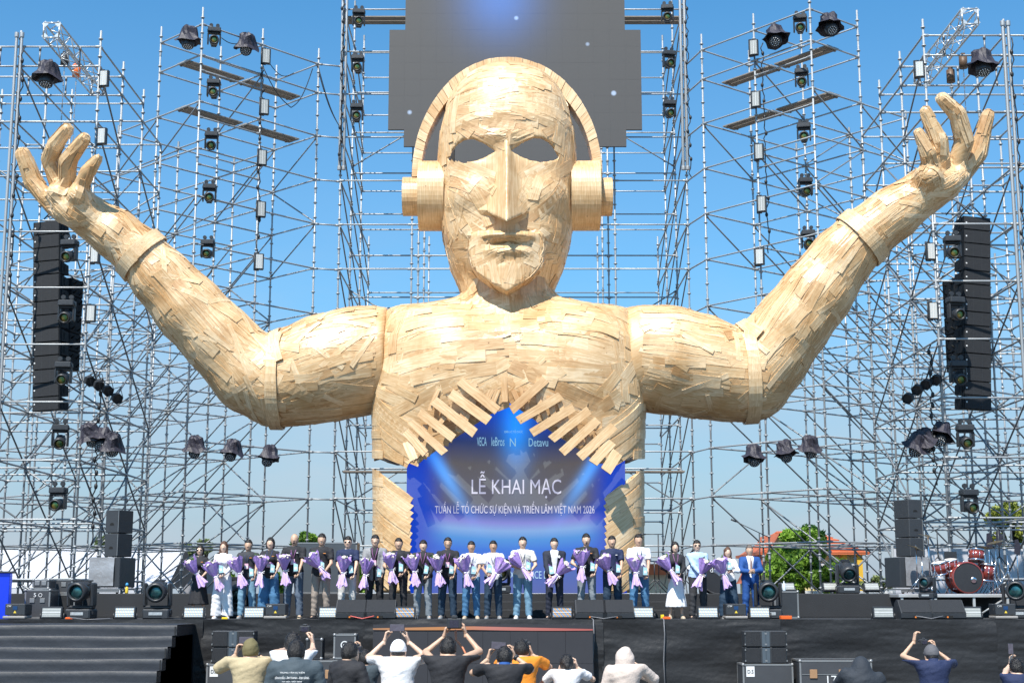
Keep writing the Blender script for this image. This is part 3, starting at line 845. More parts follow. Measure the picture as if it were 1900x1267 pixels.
# lower screen, seen through the opening in the chest
YL = 33.2
bl, tr_ = P(752, 1103, YL), P(1158, 738, YL)
def build_low(t, b, sep):
    cx = (bl.x+tr_.x)/2
    u = M_(t, 'DIVIDE', M_(t, 'SUBTRACT', sep.outputs[0], cx), (tr_.x-bl.x)/2)
    z0, z1 = P(950, 1103, YL).z, P(950, 745, YL).z
    v = M_(t, 'DIVIDE', M_(t, 'SUBTRACT', sep.outputs[2], z0), z1-z0)
    au = M_(t, 'ABSOLUTE', u)
    # horizon glow bends: brighter band sags in the middle
    vv = M_(t, 'ADD', v, M_(t, 'MULTIPLY', M_(t, 'MULTIPLY', u, u), -0.05))
    r = t.nodes.new('ShaderNodeValToRGB'); t.links.new(vv, r.inputs[0])
    stops = [(0, (.05, .07, .30)), (.12, (.03, .07, .36)), (.22, (.0, .10, .55)), (.28, (.03, .20, .56)), (.325, (.16, .30, .60)), (.365, (.16, .16, .52)), (.405, (.03, .05, .30)), (.46, (.10, .088, .105)), (.66, (.09, .076, .07)), (.78, (.015, .03, .12)), (1, (.0, .05, .55))]  # grey middle: picture grey and sunlit panel grey together, put into the emission
    e = r.color_ramp.elements; e[0].position = 0; e[0].color = (*stops[0][1], 1); e[1].position = 1; e[1].color = (*stops[-1][1], 1)
    for p_, c_ in stops[1:-1]: x = e.new(p_); x.color = (*c_, 1)
    ed = t.nodes.new('ShaderNodeMapRange'); ed.interpolation_type = 'SMOOTHSTEP'; ed.inputs['From Min'].default_value = .58; ed.inputs['From Max'].default_value = .88
    t.links.new(au, ed.inputs[0])
    mx = t.nodes.new('ShaderNodeMix'); mx.data_type = 'RGBA'; t.links.new(ed.outputs[0], mx.inputs[0]); t.links.new(r.outputs[0], mx.inputs[6]); mx.inputs[7].default_value = (0, .035, .45, 1)
    c = mx.outputs[2]
    # three light beams and a soft arc
    def beam(u0, v0, sl, w_, va, vb, col, c):
        dd = M_(t, 'DIVIDE', M_(t, 'SUBTRACT', u, M_(t, 'ADD', u0, M_(t, 'MULTIPLY', M_(t, 'SUBTRACT', v0, v), sl))), w_)
        gg = gauss(t, M_(t, 'MULTIPLY', dd, dd)); e2 = M_(t, 'DIVIDE', M_(t, 'SUBTRACT', v, va), vb); e2 = gauss(t, M_(t, 'MULTIPLY', e2, e2))
        return addcol(t, M_(t, 'MULTIPLY', gg, e2), col, c)
    c = beam(-.82, .78, 1.05, .07, .62, .16, (.02, .26, .75), c)
    c = beam(.82, .78, -1.05, .07, .62, .16, (.02, .26, .75), c)
    c = beam(0, .9, 0, .13, .86, .2, (.0, .22, .72), c)
    n = t.nodes.new('ShaderNodeTexNoise'); n.inputs['Scale'].default_value = 1.5; n.inputs['Detail'].default_value = 2
    c = addcol(t, M_(t, 'MULTIPLY', n.outputs[0], .1), (.06, .05, .2), c)
    t.links.new(c, b.inputs['Emission Color']); b.inputs['Emission Strength'].default_value = .8
LOWM = led_mat('led_picture', build_low)
def led_wall(name, label, x0, x1, z0, z1, Y, nx, nz, m, skip=None, gap=.002):
    t = empty(name, ((x0+x1)/2, Y, z0), 0, label, 'LED screen')
    wd, hd = (x1-x0)/nx, (z1-z0)/nz; q = MB(); q.bbox((0, .05, 0), (wd-gap*.4, .1, hd-gap*.4), .0005); me = q.mesh('led_panel')
    for i in range(nx):
        for j in range(nz):
            if skip and skip(i, j): continue
            o = link('led_panel', me, m, t, (x0+wd*(i+.5)-(x0+x1)/2, random.uniform(-.0012, .0012), hd*(j+.5)))
    return t
LW = led_wall('led_screen', 'glowing blue LED screen inside the arched opening of the wooden chest', bl.x, tr_.x, 2.105, tr_.z, YL, 10, 9, LOWM)
LET = mat('led_letters', (.2, .2, .2), .6, emit=(.62, .60, .80), estr=.55)
LETC = mat('led_letters_cyan', (.2, .2, .2), .6, emit=(.3, .6, .85), estr=.55)
def led_text(s, x0, x1, y0, y1, m=LET, bold=0.0, Y=YL, par=LW):
    a_, b2 = P(x0, y1, Y), P(x1, y0, Y)
    me = text_mesh(s, b2.x-a_.x, b2.z-a_.z, bold=bold); c = (a_+b2)/2
    link('lettering', me, m, par, Vector((c.x, Y-.012, c.z))-par.location)
led_text('LỄ KHAI MẠC', 875, 1041, 874, 924, bold=0.0)
led_text('TUẦN LỄ TỔ CHỨC SỰ KIỆN VÀ TRIỂN LÃM VIỆT NAM 2026', 807, 1103, 930, 956, bold=0.0)
led_text('VECA', 885, 903, 811, 827, LETC); led_text('leBros', 912, 936, 811, 827, LETC); led_text('N', 946, 957, 813, 828, LETC); led_text('Detavu', 981, 1017, 813, 828, LETC)
led_text('ĐƠN VỊ TỔ CHỨC', 936, 970, 797, 804, LETC)
led_text('S EXPERIENCE E', 932, 1014, 1059, 1073, LETC)
# upper screen
YU = 45.3
def build_up(t, b, sep):
    b.inputs['Base Color'].default_value = (.070, .066, .064, 1)
    c0 = P(925, 10, YU)
    du = M_(t, 'DIVIDE', M_(t, 'SUBTRACT', sep.outputs[0], c0.x), 1.25); dv = M_(t, 'DIVIDE', M_(t, 'SUBTRACT', sep.outputs[2], c0.z+.4), 1.5)
    gg = gauss(t, M_(t, 'ADD', M_(t, 'MULTIPLY', du, du), M_(t, 'MULTIPLY', dv, dv)))
    c = addcol(t, gg, (.0, .10, .42), None)
    vo = t.nodes.new('ShaderNodeTexVoronoi'); vo.inputs['Scale'].default_value = .95
    geo = t.nodes.new('ShaderNodeNewGeometry'); t.links.new(geo.outputs['Position'], vo.inputs['Vector'])
    r = t.nodes.new('ShaderNodeMapRange'); r.inputs['From Min'].default_value = .05; r.inputs['From Max'].default_value = .10; r.inputs['To Min'].default_value = 1; r.inputs['To Max'].default_value = 0
    t.links.new(vo.outputs['Distance'], r.inputs[0])
    c = addcol(t, r.outputs[0], (.3, .42, .62), c)
    t.links.new(c, b.inputs['Emission Color']); b.inputs['Emission Strength'].default_value = 1
UPM = led_mat('led_upper', build_up)
a_, b2 = P(719.5, 272, YU), P(1187, -40, YU)
zb_ = a_.z; hrow = (P(950, 58, YU).z-P(950, 243, YU).z)/6
nrow = 12; zb_ -= hrow
led_wall('led_screen', 'tall grey stepped LED screen with a faint blue glow behind the wooden head', a_.x, b2.x, zb_, zb_+hrow*nrow, YU, 16, nrow, UPM,
         skip=lambda i, j: ((i in (0, 15)) and (j < 2 or j > 7)) or (j == 0 and (i < 2 or i > 12)))
# screen under the stage front
YF_ = 28.45
a_, b2 = P(690, 1290, YF_), P(1100, 1171, YF_)
FRM = mat('led_dark', (.032, .031, .036), .45, var=.15, scale=3)
UF = led_wall('led_screen', 'dark LED screen on the stage front with an orange and pink streak along its top', a_.x, b2.x, .18, b2.z, YF_, 8, 2, FRM, gap=.01)
m = MB(); n = 24; vs = []; fs = []
for i in range(n+1):
    t = i/n; x = a_.x+(b2.x-a_.x)*t; th = .05*(math.sin(math.pi*min(1, t*1.0+.0))**.8*.8+.12)
    zt_ = b2.z+.10-.085*abs(t-.45)*1.1*(1 if t > .45 else .9)
    vs += [(x, 0, zt_), (x, 0, zt_-th-.02)]
for i in range(n): fs.append((2*i, 2*i+1, 2*i+3, 2*i+2))
m.add(vs, fs)
mm, t_, b_n = nodes_of('streak'); geo = t_.nodes.new('ShaderNodeNewGeometry'); sx_ = t_.nodes.new('ShaderNodeSeparateXYZ'); t_.links.new(geo.outputs['Position'], sx_.inputs[0])
mr = t_.nodes.new('ShaderNodeMapRange'); mr.inputs['From Min'].default_value = a_.x; mr.inputs['From Max'].default_value = b2.x; t_.links.new(sx_.outputs[0], mr.inputs[0])
rr = t_.nodes.new('ShaderNodeValToRGB'); rr.color_ramp.elements[0].color = (.75, .35, .12, 1); rr.color_ramp.elements[1].color = (.75, .12, .10, 1); x = rr.color_ramp.elements.new(.35); x.color = (.9, .36, .06, 1); x = rr.color_ramp.elements.new(.55); x.color = (.85, .28, .22, 1)
t_.links.new(mr.outputs[0], rr.inputs[0]); t_.links.new(rr.outputs[0], b_n.inputs['Emission Color']); b_n.inputs['Emission Strength'].default_value = .42; b_n.inputs['Base Color'].default_value = (.05, .04, .04, 1)
m.build('picture_streak', mm, UF, (-UF.location.x, -.012, -UF.location.z))
m = MB(); m.box((0, .06, 0), (b2.x-a_.x, .09, .13)); m.build('top_module', FRM, UF, (0, .0, b2.z-UF.location.z+.067))

# ------------------------------------------------------------------ scaffolding
STEEL = mat('galvanised_steel', (.38, .395, .405), .52, .40, var=.25, scale=3)
STEELD = mat('steel_dull', (.24, .25, .26), .5, .45, var=.3, scale=3)
ALU = mat('aluminium', (.62, .62, .61), .35, .5, var=.12, scale=4)
PLANK = mat('weathered_plank', (.23, .20, .17), .8, var=.4, scale=5)
TR = .030
_tube = {}
def upright_mesh(L_):
    k = ('u', round(L_, 2))
    if k not in _tube:
        m = MB(); m.tube((0, 0, 0), (0, 0, L_), TR, n=7)
        z = .25
        while z < L_-.1:
            m.tube((0, 0, z), (0, 0, z+.035), TR*2.0, n=8); z += .5
        z = 1.0
        while z < L_: m.tube((0, 0, z+.1), (0, 0, z+.3), TR*1.25, n=7, cap=False); z += 2.0
        _tube[k] = m.mesh('upright')
    return _tube[k]
def bar_mesh(L_, r, head=True):
    k = ('b', round(L_, 1), r, head)
    if k not in _tube:
        L2 = round(L_, 1); m = MB(); m.tube((0, 0, 0), (0, 0, 1), r, n=6)
        if head:
            hh = .13/L2; m.tube((0, 0, .0), (0, 0, hh), r*1.5, n=6); m.tube((0, 0, 1-hh), (0, 0, 1), r*1.5, n=6)
        _tube[k] = m.mesh('bar')
    return _tube[k]
def bar(name, p0, p1, par, r=TR*.88, m=STEEL, head=True):
    p0, p1 = Vector(p0), Vector(p1); d = p1-p0
    o = link(name, bar_mesh(d.length, r, head), m, par); o.location = p0
    o.rotation_mode = 'QUATERNION'; o.rotation_quaternion = d.to_track_quat('Z', 'Y'); o.scale = (1, 1, d.length)
    return o
class Scaf:
    def __init__(s, label, x, y):
        s.o = empty('scaffold_tower', (x, y, 0), 0, label, 'scaffolding', 'scaffold towers behind the stage'); s.off = Vector((x, y, 0))
    def up(s, x, y, top, z0=0.0):
        o = link('upright', upright_mesh(top-z0), STEEL, s.o, Vector((x, y, z0))-s.off); return o
    def led(s, a, b, z, m=STEEL): return bar('ledger', Vector((*a, z))-s.off, Vector((*b, z))-s.off, s.o, m=m)
    def br(s, a, za, b, zb): return bar('brace', Vector((*a, za))-s.off, Vector((*b, zb))-s.off, s.o, r=TR*.8, m=STEELD)
def bent_tower(label, sg, o0, u, v, top):
    """rotated grid of bays; o0 the corner nearest the camera"""
    s = Scaf(label, o0[0], o0[1]); rnd = random.Random(5 if sg < 0 else 6)
    def pt(i, j): return (o0[0]+u[0]*i+v[0]*j, o0[1]+u[1]*i+v[1]*j)
    H = {}
    for i in range(-1, 3):
        for j in range(0, 5):
            if i == -1 and j < 2: continue
            H[(i, j)] = top+.55 if j < 2 else top-2.3-(j-2)*2.0-(1.5 if i == -1 else 0)
    for (i, j), h in H.items(): s.up(*pt(i, j), h)
    lev = [top-.0, top-1.0]
    z = top-2.5
    while z > .4: lev.append(z); z -= 1.5
    for li, z in enumerate(lev):
        for (i, j), h in H.items():
            if h < z: continue
            if (i+1, j) in H and H[(i+1, j)] >= z and (li != 0 or True): s.led(pt(i, j), pt(i+1, j), z)
            if (i, j+1) in H and H[(i, j+1)] >= z: s.led(pt(i, j), pt(i, j+1), z)
    for k in (1.5, 3.0, 4.5): s.led(pt(0, 0), pt(1, 0), top-k+.0)
    # braces: each bay of the cross faces and of every second long face
    for li in range(1, len(lev)-1):
        z1, z0 = lev[li], lev[li+1]
        for i in range(-1, 3):
            for j in range(0, 4):
                if (i, j) in H and (i, j+1) in H and H[(i, j)] >= z1 and H[(i, j+1)] >= z1:
                    if (i+li) % 2 == 0 or j > 1: s.br(pt(i, j+1), z0+.05, pt(i, j), z1-.05)
                    elif rnd.random() < .35: s.br(pt(i, j), z0+.05, pt(i, j+1), z1-.05)
        for j in (1, 2, 4):
            for i in range(-1, 2):
                if (i, j) in H and (i+1, j) in H and H[(i, j)] >= z1 and H[(i+1, j)] >= z1 and (li+j+i) % 2 == 0 and not (j == 1 and li < 6):
                    s.br(pt(i, j), z0+.05, pt(i+1, j), z1-.05)
    # walkways of two planks each under the top levels
    for z in (top-1.0, top-2.5):
        for q in (.42, .55):
            for i in (0, 1):
                a = Vector((*pt(i+.02, q), z+.06))-s.off; b = Vector((*pt(i+.97, q), z+.06))-s.off
                m = MB(); d = (b-a); L_ = d.length; m.bbox((L_/2, 0, 0), (L_, .26, .045), .006)
                for hx in (.15, L_-.15): m.box((hx, 0, -.025), (.06, .28, .03))
                o = m.build('walk_board', PLANK, s.o, a); o.rotation_euler = (0, 0, math.atan2(d.y, d.x))
    return s, pt, lev
BAY = 42.8
lo0 = (-.2252*BAY, BAY); ul = (.0369*BAY, .0405*BAY); vl = (-.0390*BAY, .0366*BAY)
TOPB = .4078*BAY+2.1
SB_L, ptL, levL = bent_tower('tall scaffold tower set at an angle behind the left wooden forearm', -1, lo0, ul, vl, TOPB)
r0 = (9.03, 41.6)
SB_R, ptR, levR = bent_tower('tall scaffold tower set at an angle behind the right wooden forearm', 1, r0, (-1.42, 1.70), (1.78, 1.42), TOPB)

def front_tower(label, sg, xs, ys, top):
    s = Scaf(label, xs[0], ys[0]); nx, ny = len(xs), len(ys)
    for x in xs:
        for k, y in enumerate(ys): s.up(x, y, top+.45-(0 if k < 3 else 1.0))
    lev = [top, top-.55, top-2.1]
    z = top-3.6
    while z > .5: lev.append(z); z -= 1.5
    for li, z in enumerate(lev):
        for k, y in enumerate(ys):
            if k == 3 and li == 0: continue
            for i in range(nx-1):
                s.led((xs[i], y), (xs[i+1], y), z)
                if k == 0 and li < 2 and False: pass
        for i, x in enumerate(xs):
            for k in range(ny-1):
                if k == 2 and li == 0: continue
                s.led((x, ys[k]), (x, ys[k+1]), z)
    for li in range(2, len(lev)-1):
        z1, z0 = lev[li], lev[li+1]
        for k in range(ny-1):
            for i in (0, 1):
                if (li+k+i) % 2 == 0: s.br((xs[i], ys[k]), z1-.05, (xs[i], ys[k+1]), z0+.05)
                elif i == 0 or k == 1: s.br((xs[i], ys[k+1]), z1-.05, (xs[i], ys[k]), z0+.05)
        for i in range(nx-1):
            if (li) % 2 == 0: s.br((xs[i], ys[1]), z0+.05, (xs[i+1], ys[1]), z1-.05)
            if li % 3 != 1: s.br((xs[i+1], ys[3]), z0+.05, (xs[i], ys[3]), z1-.05)
    # top truss rails: short verticals and diagonals between the two upper ledgers
    for i in range(nx-1):
        for y in (ys[0], ys[1]):
            for f in (.25, .75):
                x = xs[i]+(xs[i+1]-xs[i])*f; s.br((x, y), lev[1], (x, y), lev[0])
    s.br((xs[0], ys[0]), lev[1], (xs[0], ys[1]), lev[2]); s.br((xs[1], ys[0]), lev[1]-.05, (xs[1], ys[2]), lev[2]-.3)
    # thick mast of twin tubes on the outer bay
    for dx in (-.07, .07):
        bar('mast_tube', Vector((xs[1]+dx, ys[0]-.12, .05))-s.off, Vector((xs[1]+dx, ys[0]-.12, top+.35))-s.off, s.o, r=.042)
    return s, lev
TOPF = .3905*37+2.1
SF_L, levF = front_tower('outer scaffold tower with the left loudspeaker line hanging in it', -1, (-11.05, -13.2, -15.3), (37, 39.3, 41.6, 43.9), TOPF)
SF_R, levFR = front_tower('outer scaffold tower with the right loudspeaker line hanging in it', 1, (10.82, 12.95, 15.1), (36.2, 38.5, 40.8, 43.1), TOPF)

# centre tower that carries the upper screen
SCN = Scaf('deep scaffold frame carrying the upper screen behind the head', 0, 46.5)
cy = (46.5, 49.8, 53.1, 56.2); cxs = (5.75, 3.35)
CT = P(640, -60, 46.5).z
clev = []
z = P(640, 18, 46.5).z
while z > .5: clev.append(z); z -= 1.5
def cxo(x): return x+.05
for sg in (-1, 1):
    for x in cxs:
        for k, y in enumerate(cy):
            SCN.up(cxo(sg*x), y, CT if k < 3 else CT-7.0)
    for li, z in enumerate(clev):
        for k, y in enumerate(cy):
            if k == 3 and z > CT-7: continue
            zz = z-(.0 if k in (0, 2) else .27)
            SCN.led((cxo(sg*5.75), y), (cxo(sg*3.35), y), zz)
            SCN.led((cxo(sg*3.35), y), (cxo(sg*.0), y), zz)
        for x in cxs[:1]:
            for k in range(3):
                if k == 2 and z > CT-7: continue
                SCN.led((cxo(sg*x), cy[k]), (cxo(sg*x), cy[k+1]), z)
        if li < len(clev)-1:
            for k in range(3):
                if k == 2 and z > CT-7: continue
                SCN.br((cxo(sg*5.72), cy[k]), z-.05, (cxo(sg*5.72), cy[k+1]), clev[li+1]+.05)
            if li % 4 == 2: SCN.br((cxo(sg*5.75), cy[1]+.1), clev[li+1] if li % 8 == 2 else z, (cxo(sg*3.35), cy[1]+.1), z if li % 8 == 2 else clev[li+1])
    for z in (P(640, 30, 46.5).z,):
        for dy in (0.1, .45):
            m = MB(); m.bbox((0, 0, 0), (2.6, .3, .05), .006); m.build('walk_board', PLANK, SCN.o, Vector((cxo(sg*4.5), 46.6+dy, z-.0))-SCN.off)
    for dx in (-.12, .02):
        bar('mast_tube', Vector((cxo(sg*5.75)+sg*dx, 46.35, P(640, 318, 46.5).z))-SCN.off, Vector((cxo(sg*5.75)+sg*dx, 46.35, CT))-SCN.off, SCN.o, r=.05)
    zc_ = P(750, 905, 46.5).z
    m = MB(); m.bbox((0, 0, 0), (2.3, .5, .05), .006); m.build('walk_board', PLANK, SCN.o, Vector((cxo(sg*4.4), 47.2, P(760, 872, 46.5).z))-SCN.off)
    # rails that tie the centre frame to the angled towers
    pt_ = ptL if sg < 0 else ptR; lv = levL
    a = pt_(2, 0)
    for z in lv: SCN.led(a, (cxo(sg*5.75), 46.5), z)

# box trusses that carry the loudspeaker lines
def box_truss(label, X, z, y0, y1):
    t = empty('box_truss', (X, y0, z), 0, label, 'truss'); w_ = .2; L_ = y1-y0
    for sx in (-1, 1):
        for sz in (-1, 1): bar('chord', (sx*w_, 0, sz*w_), (sx*w_, L_, sz*w_), t, r=.027, m=ALU, head=False)
    n = 9
    for i in range(n+1):
        y = L_*i/n
        if i in (0, n):
            for (p, q) in (((-1, -1), (1, -1)), ((1, -1), (1, 1)), ((1, 1), (-1, 1)), ((-1, 1), (-1, -1))):
                bar('end_frame', (p[0]*w_, y, p[1]*w_), (q[0]*w_, y, q[1]*w_), t, r=.024, m=ALU, head=False)
                m = MB(); cxx, cz = p[0]*w_*.72, p[1]*w_*.72
                m.box((p[0]*w_*.82, y-.01, p[1]*w_*.82), (.12, .012, .12), Matrix.Rotation(R(45), 3, 'Y')); m.build('corner_plate', ALU, t)
        if i < n:
            y2 = L_*(i+1)/n
            for sx in (-1, 1):
                a, b = ((-w_, w_) if i % 2 else (w_, -w_))
                bar('lattice', (sx*w_, y, a), (sx*w_, y2, b), t, r=.014, m=ALU, head=False)
                bar('lattice', (a, y, sx*w_), (b, y2, sx*w_), t, r=.014, m=ALU, head=False)
    return t
box_truss('white aluminium box truss poking out of the top of the left outer tower', -11.82, 16.33, 35.3, 39.6)
box_truss('white aluminium box truss poking out of the top of the right outer tower', 11.48, 16.33, 34.4, 38.8)
# ------------------------------------------------------------------ lamps, loudspeakers and stage gear
BLK = mat('black_plastic', (.028, .03, .034), .42, var=.25, scale=8)
BLK2 = mat('black_paint', (.030, .034, .040), .5, var=.25, scale=5, bump=.2, bscale=80)
ARRB = mat('array_black', (.010, .012, .015), .6, bump=.2, bscale=90, spec=.15)
GRILL = mat('speaker_grille', (.012, .014, .018), .7, var=.15, scale=30, bump=.5, bscale=220)
def lens_mat(name, c1, c2):
    m, t, b = nodes_of(name); b.inputs['Roughness'].default_value = .06; b.inputs['Coat Weight'].default_value = .6
    lw = t.nodes.new('ShaderNodeTexCoord'); g = t.nodes.new('ShaderNodeTexGradient'); g.gradient_type = 'SPHERICAL'
    mp = t.nodes.new('ShaderNodeMapping'); mp.inputs['Scale'].default_value = (7, 7, 7)
    n = t.nodes.new('ShaderNodeTexNoise'); n.inputs['Scale'].default_value = 6
    r = t.nodes.new('ShaderNodeValToRGB'); r.color_ramp.elements[0].color = (*c1, 1); r.color_ramp.elements[1].color = (*c2, 1); r.color_ramp.elements[0].position = .35; r.color_ramp.elements[1].position = .65
    t.links.new(lw.outputs['Object'], n.inputs['Vector']); t.links.new(n.outputs[0], r.inputs[0]); t.links.new(r.outputs[0], b.inputs['Base Color'])
    b.inputs['Metallic'].default_value = .5
    return m
LENS = lens_mat('coated_lens', (.05, .16, .05), (.42, .24, .05))
LENST = lens_mat('teal_lens', (.01, .05, .06), (.06, .22, .22))
CLOTH2 = mat('rain_cover', (.032, .028, .040), .55, var=.35, scale=9, bump=.6, bscale=25)
WHITEM = mat('white_print', (.7, .7, .7), .5)
ORDW = ['topmost', 'second from the top', 'third from the top', 'fourth from the top', 'fifth from the top', 'sixth from the top', 'seventh from the top']
def moving_head_meshes(big):
    """origin at the base's foot, head up, lens to -Y"""
    b = MB(); b.bbox((0, 0, .075), (.40, .30, .15), .02); b.box((0, -.151, .08), (.22, .004, .06)); 
    for sx in (-1, 1): b.box((sx*.205, 0, .09), (.02, .16, .05))
    y = MB()
    y.bbox((0, 0, .175), (.40, .14, .05), .015)
    for sx in (-1, 1): y.bbox((sx*.185, 0, .36), (.05, .17, .36), .02)
    h = MB(); rr = .135
    Mx = Matrix.Rotation(R(90), 3, 'X')
    h.lathe([(rr*.6, -.26), (rr*.95, -.2), (rr, -.05), (rr*.9, 0), (rr, .06), (rr*1.12, .10), (rr*1.12, .21), (rr*.95, .235), (rr*.80, .235), (rr*.78, .17)], (0, 0, .0), 20, Mx, close=False)
    h.box((0, 0.1, 0), (.2, .28, .2))
    for k in range(6): h.box((0, .12+k*.02, .13), (.16, .008, .02))
    l = MB(); l.lathe([(0, .21), (rr*.4, .206), (rr*.74, .188), (rr*.80, .165)], (0, 0, 0), 20, Mx, close=False)
    return [x.mesh(n) for x, n in ((b, 'base'), (y, 'yoke'), (h, 'head'), (l, 'lens'))]
MH = moving_head_meshes(True)
c_ = MB()
for sx in (-.1, .1): c_.tube((sx, 0, 0), (sx, 0, .09), .03); c_.tube((sx, -.03, .09), (sx, .03, .09), .06, n=8)
CLAMP = c_.mesh('clamp')
def moving_head(loc, label, group, hang=True, sc=1.0, pan=0.0, tilt=-15.0, lens=LENS):
    t = empty('moving_head_light', loc, 0, label, 'stage light', group)
    t.scale = (sc,)*3
    if hang: t.rotation_euler = (0, R(180), pan)
    else: t.rotation_euler = (0, 0, pan)
    link('base', MH[0], BLK2, t); link('yoke', MH[1], BLK, t)
    h = link('head', MH[2], BLK, t, (0, 0, .42)); h.rotation_euler = (R(tilt if not hang else -tilt), 0, 0)
    link('lens', MH[3], lens, h)
    if hang: o = link('clamp', CLAMP, BLK, t); o.rotation_euler = (R(180), 0, 0)
    else: o = link('display', strip_display, WHITEM2, t, (0, -.155, .08))
    return t
q = MB(); q.box((0, 0, 0), (.2, .006, .045)); strip_display = q.mesh('display'); WHITEM2 = mat('display_panel', (.35, .38, .40), .3, var=.5, scale=40)
# strobe panels: a framed lens bar, its rainbow reflections painted on as stripes
def stripe_mat(name, cols, ang, sc):
    m, t, b = nodes_of(name); b.inputs['Roughness'].default_value = .25
    tc = t.nodes.new('ShaderNodeTexCoord'); mp = t.nodes.new('ShaderNodeMapping'); mp.inputs['Rotation'].default_value = (0, R(ang), 0); mp.inputs['Scale'].default_value = (1, 0, 1)
    wv = t.nodes.new('ShaderNodeTexWave'); wv.inputs['Scale'].default_value = sc; wv.bands_direction = 'X'; wv.inputs['Distortion'].default_value = .5
    oi = t.nodes.new('ShaderNodeObjectInfo'); wm = M_(t, 'MULTIPLY', oi.outputs['Random'], 12.0); t.links.new(wm, wv.inputs['Phase Offset'])
    r = t.nodes.new('ShaderNodeValToRGB'); e = r.color_ramp.elements; e[0].color = (*cols[0], 1); e[1].color = (*cols[-1], 1)
    for i, c in enumerate(cols[1:-1]): x = e.new((i+1)/(len(cols)-1)); x.color = (*c, 1)
    t.links.new(tc.outputs['Object'], mp.inputs[0]); t.links.new(mp.outputs[0], wv.inputs['Vector']); t.links.new(wv.outputs['Color'], r.inputs[0]); t.links.new(r.outputs[0], b.inputs['Base Color'])
    return m
STRB = stripe_mat('strobe_reflection_pale', [(.46, .54, .60), (.34, .48, .64), (.60, .58, .44), (.66, .52, .38)], 25, 7)
STRO = stripe_mat('strobe_reflection_orange', [(.08, .20, .42), (.26, .34, .40), (.55, .28, .08), (.42, .24, .10)], 40, 5)
STRW = mat('strobe_lens_white', (.36, .37, .35), .3, var=.15, scale=20)
q = MB(); q.bbox((0, .05, 0), (.41, .10, .235), .012); q.box((0, .12, 0), (.30, .06, .16)); SBX = q.mesh('housing')
q = MB(); q.box((0, 0, 0), (.355, .012, .165)); SLN = q.mesh('lens_panel')
q = MB(); q.box((0, -.008, 0), (.355, .006, .01)); q.box((0,-.008,.05),(.355,.005,.004)); q.box((0,-.008,-.05),(.355,.005,.004)); SBAR = q.mesh('tube_bar')
q = MB(); q.tube((-.225, .05, 0), (-.225, .05, -.12), .012); q.tube((.225, .05, 0), (.225, .05, -.12), .012); q.tube((-.225, .05, -.12), (.225, .05, -.12), .012); SBK = q.mesh('bracket')
def strobe(loc, label, group, vert=False, m=STRB, rz=0.0, tilt=0.0, sc=1.0):
    t = empty('strobe_panel', loc, 0, label, 'strobe light', group); t.scale = (sc,)*3
    t.rotation_euler = (R(tilt), R(90) if vert else 0, rz)
    link('housing', SBX, BLK, t); link('lens_panel', SLN, m, t, (0, -.003, 0)); link('tube_bar', SBAR, WHITEM, t, (0, -.004, 0)); link('bracket', SBK, BLK, t)
    return t
# wash lights under crumpled rain covers
def cover_mesh(seed, w=.36):
    rnd = random.Random(seed); n = 20; rings = [(.02, .34), (.11, .33), (.16, .27), (.17, .16), (.20, .06), (.27, -.03)]
    vs = []; fs = []; ph = [rnd.uniform(0, 6) for _ in range(5)]
    for j, (r, z) in enumerate(rings):
        for k in range(n):
            t = 2*math.pi*k/n; rr = r*(1+.10*math.sin(3*t+ph[0]+j)+.07*math.sin(7*t+ph[1]*j))*(1.15 if j > 0 else 1)
            vs.append((rr*math.cos(t), rr*math.sin(t), z+.025*math.sin(4*t+ph[2])+.02*rnd.uniform(-1, 1)+(.03*math.sin(2*t+ph[3]) if j == 5 else 0)))
    for j in range(len(rings)-1):
        for k in range(n): k2 = (k+1) % n; fs.append((j*n+k, (j+1)*n+k, (j+1)*n+k2, j*n+k2))
    m = MB(); m.add(vs, fs, False); m.f.append(tuple(range(n))); m.sm.append(False); return m.mesh('rain_cover')
COVERS = [cover_mesh(s) for s in range(4)]
q = MB(); q.lathe([(.07, .16), (.13, .10), (.145, 0), (.14, -.12), (.13, -.135)], (0, 0, 0), 16, close=True); WHD = q.mesh('head')
q = MB(); q.lathe([(0, -.137), (.125, -.136)], (0, 0, 0), 16, close=False); WFC = q.mesh('lens_plate')
q = MB()
for rr, n in ((0, 1), (.045, 6), (.092, 12)):
    for k in range(n): q.ball((rr*math.cos(2*math.pi*k/n), rr*math.sin(2*math.pi*k/n), -.139), .014, 6, 4)
WLD = q.mesh('led_dots')
def wash(loc, label, group, seed=0, tilt=35, pan=0.0, roll=0.0):
    t = empty('covered_wash_light', loc, pan, label, 'stage light', group)
    o = link('rain_cover', COVERS[seed % 4], CLOTH2, t, (0, 0, -.05)); o.rotation_euler = (R(tilt*.25), R(roll), seed*1.3)
    h = link('head', WHD, BLK, t, (math.sin(R(roll))*-.05, -.04, -.10)); h.rotation_euler = (R(-tilt), R(roll), 0)
    link('lens_plate', WFC, BLK2, h); link('led_dots', WLD, WHITEM, h)
    return t
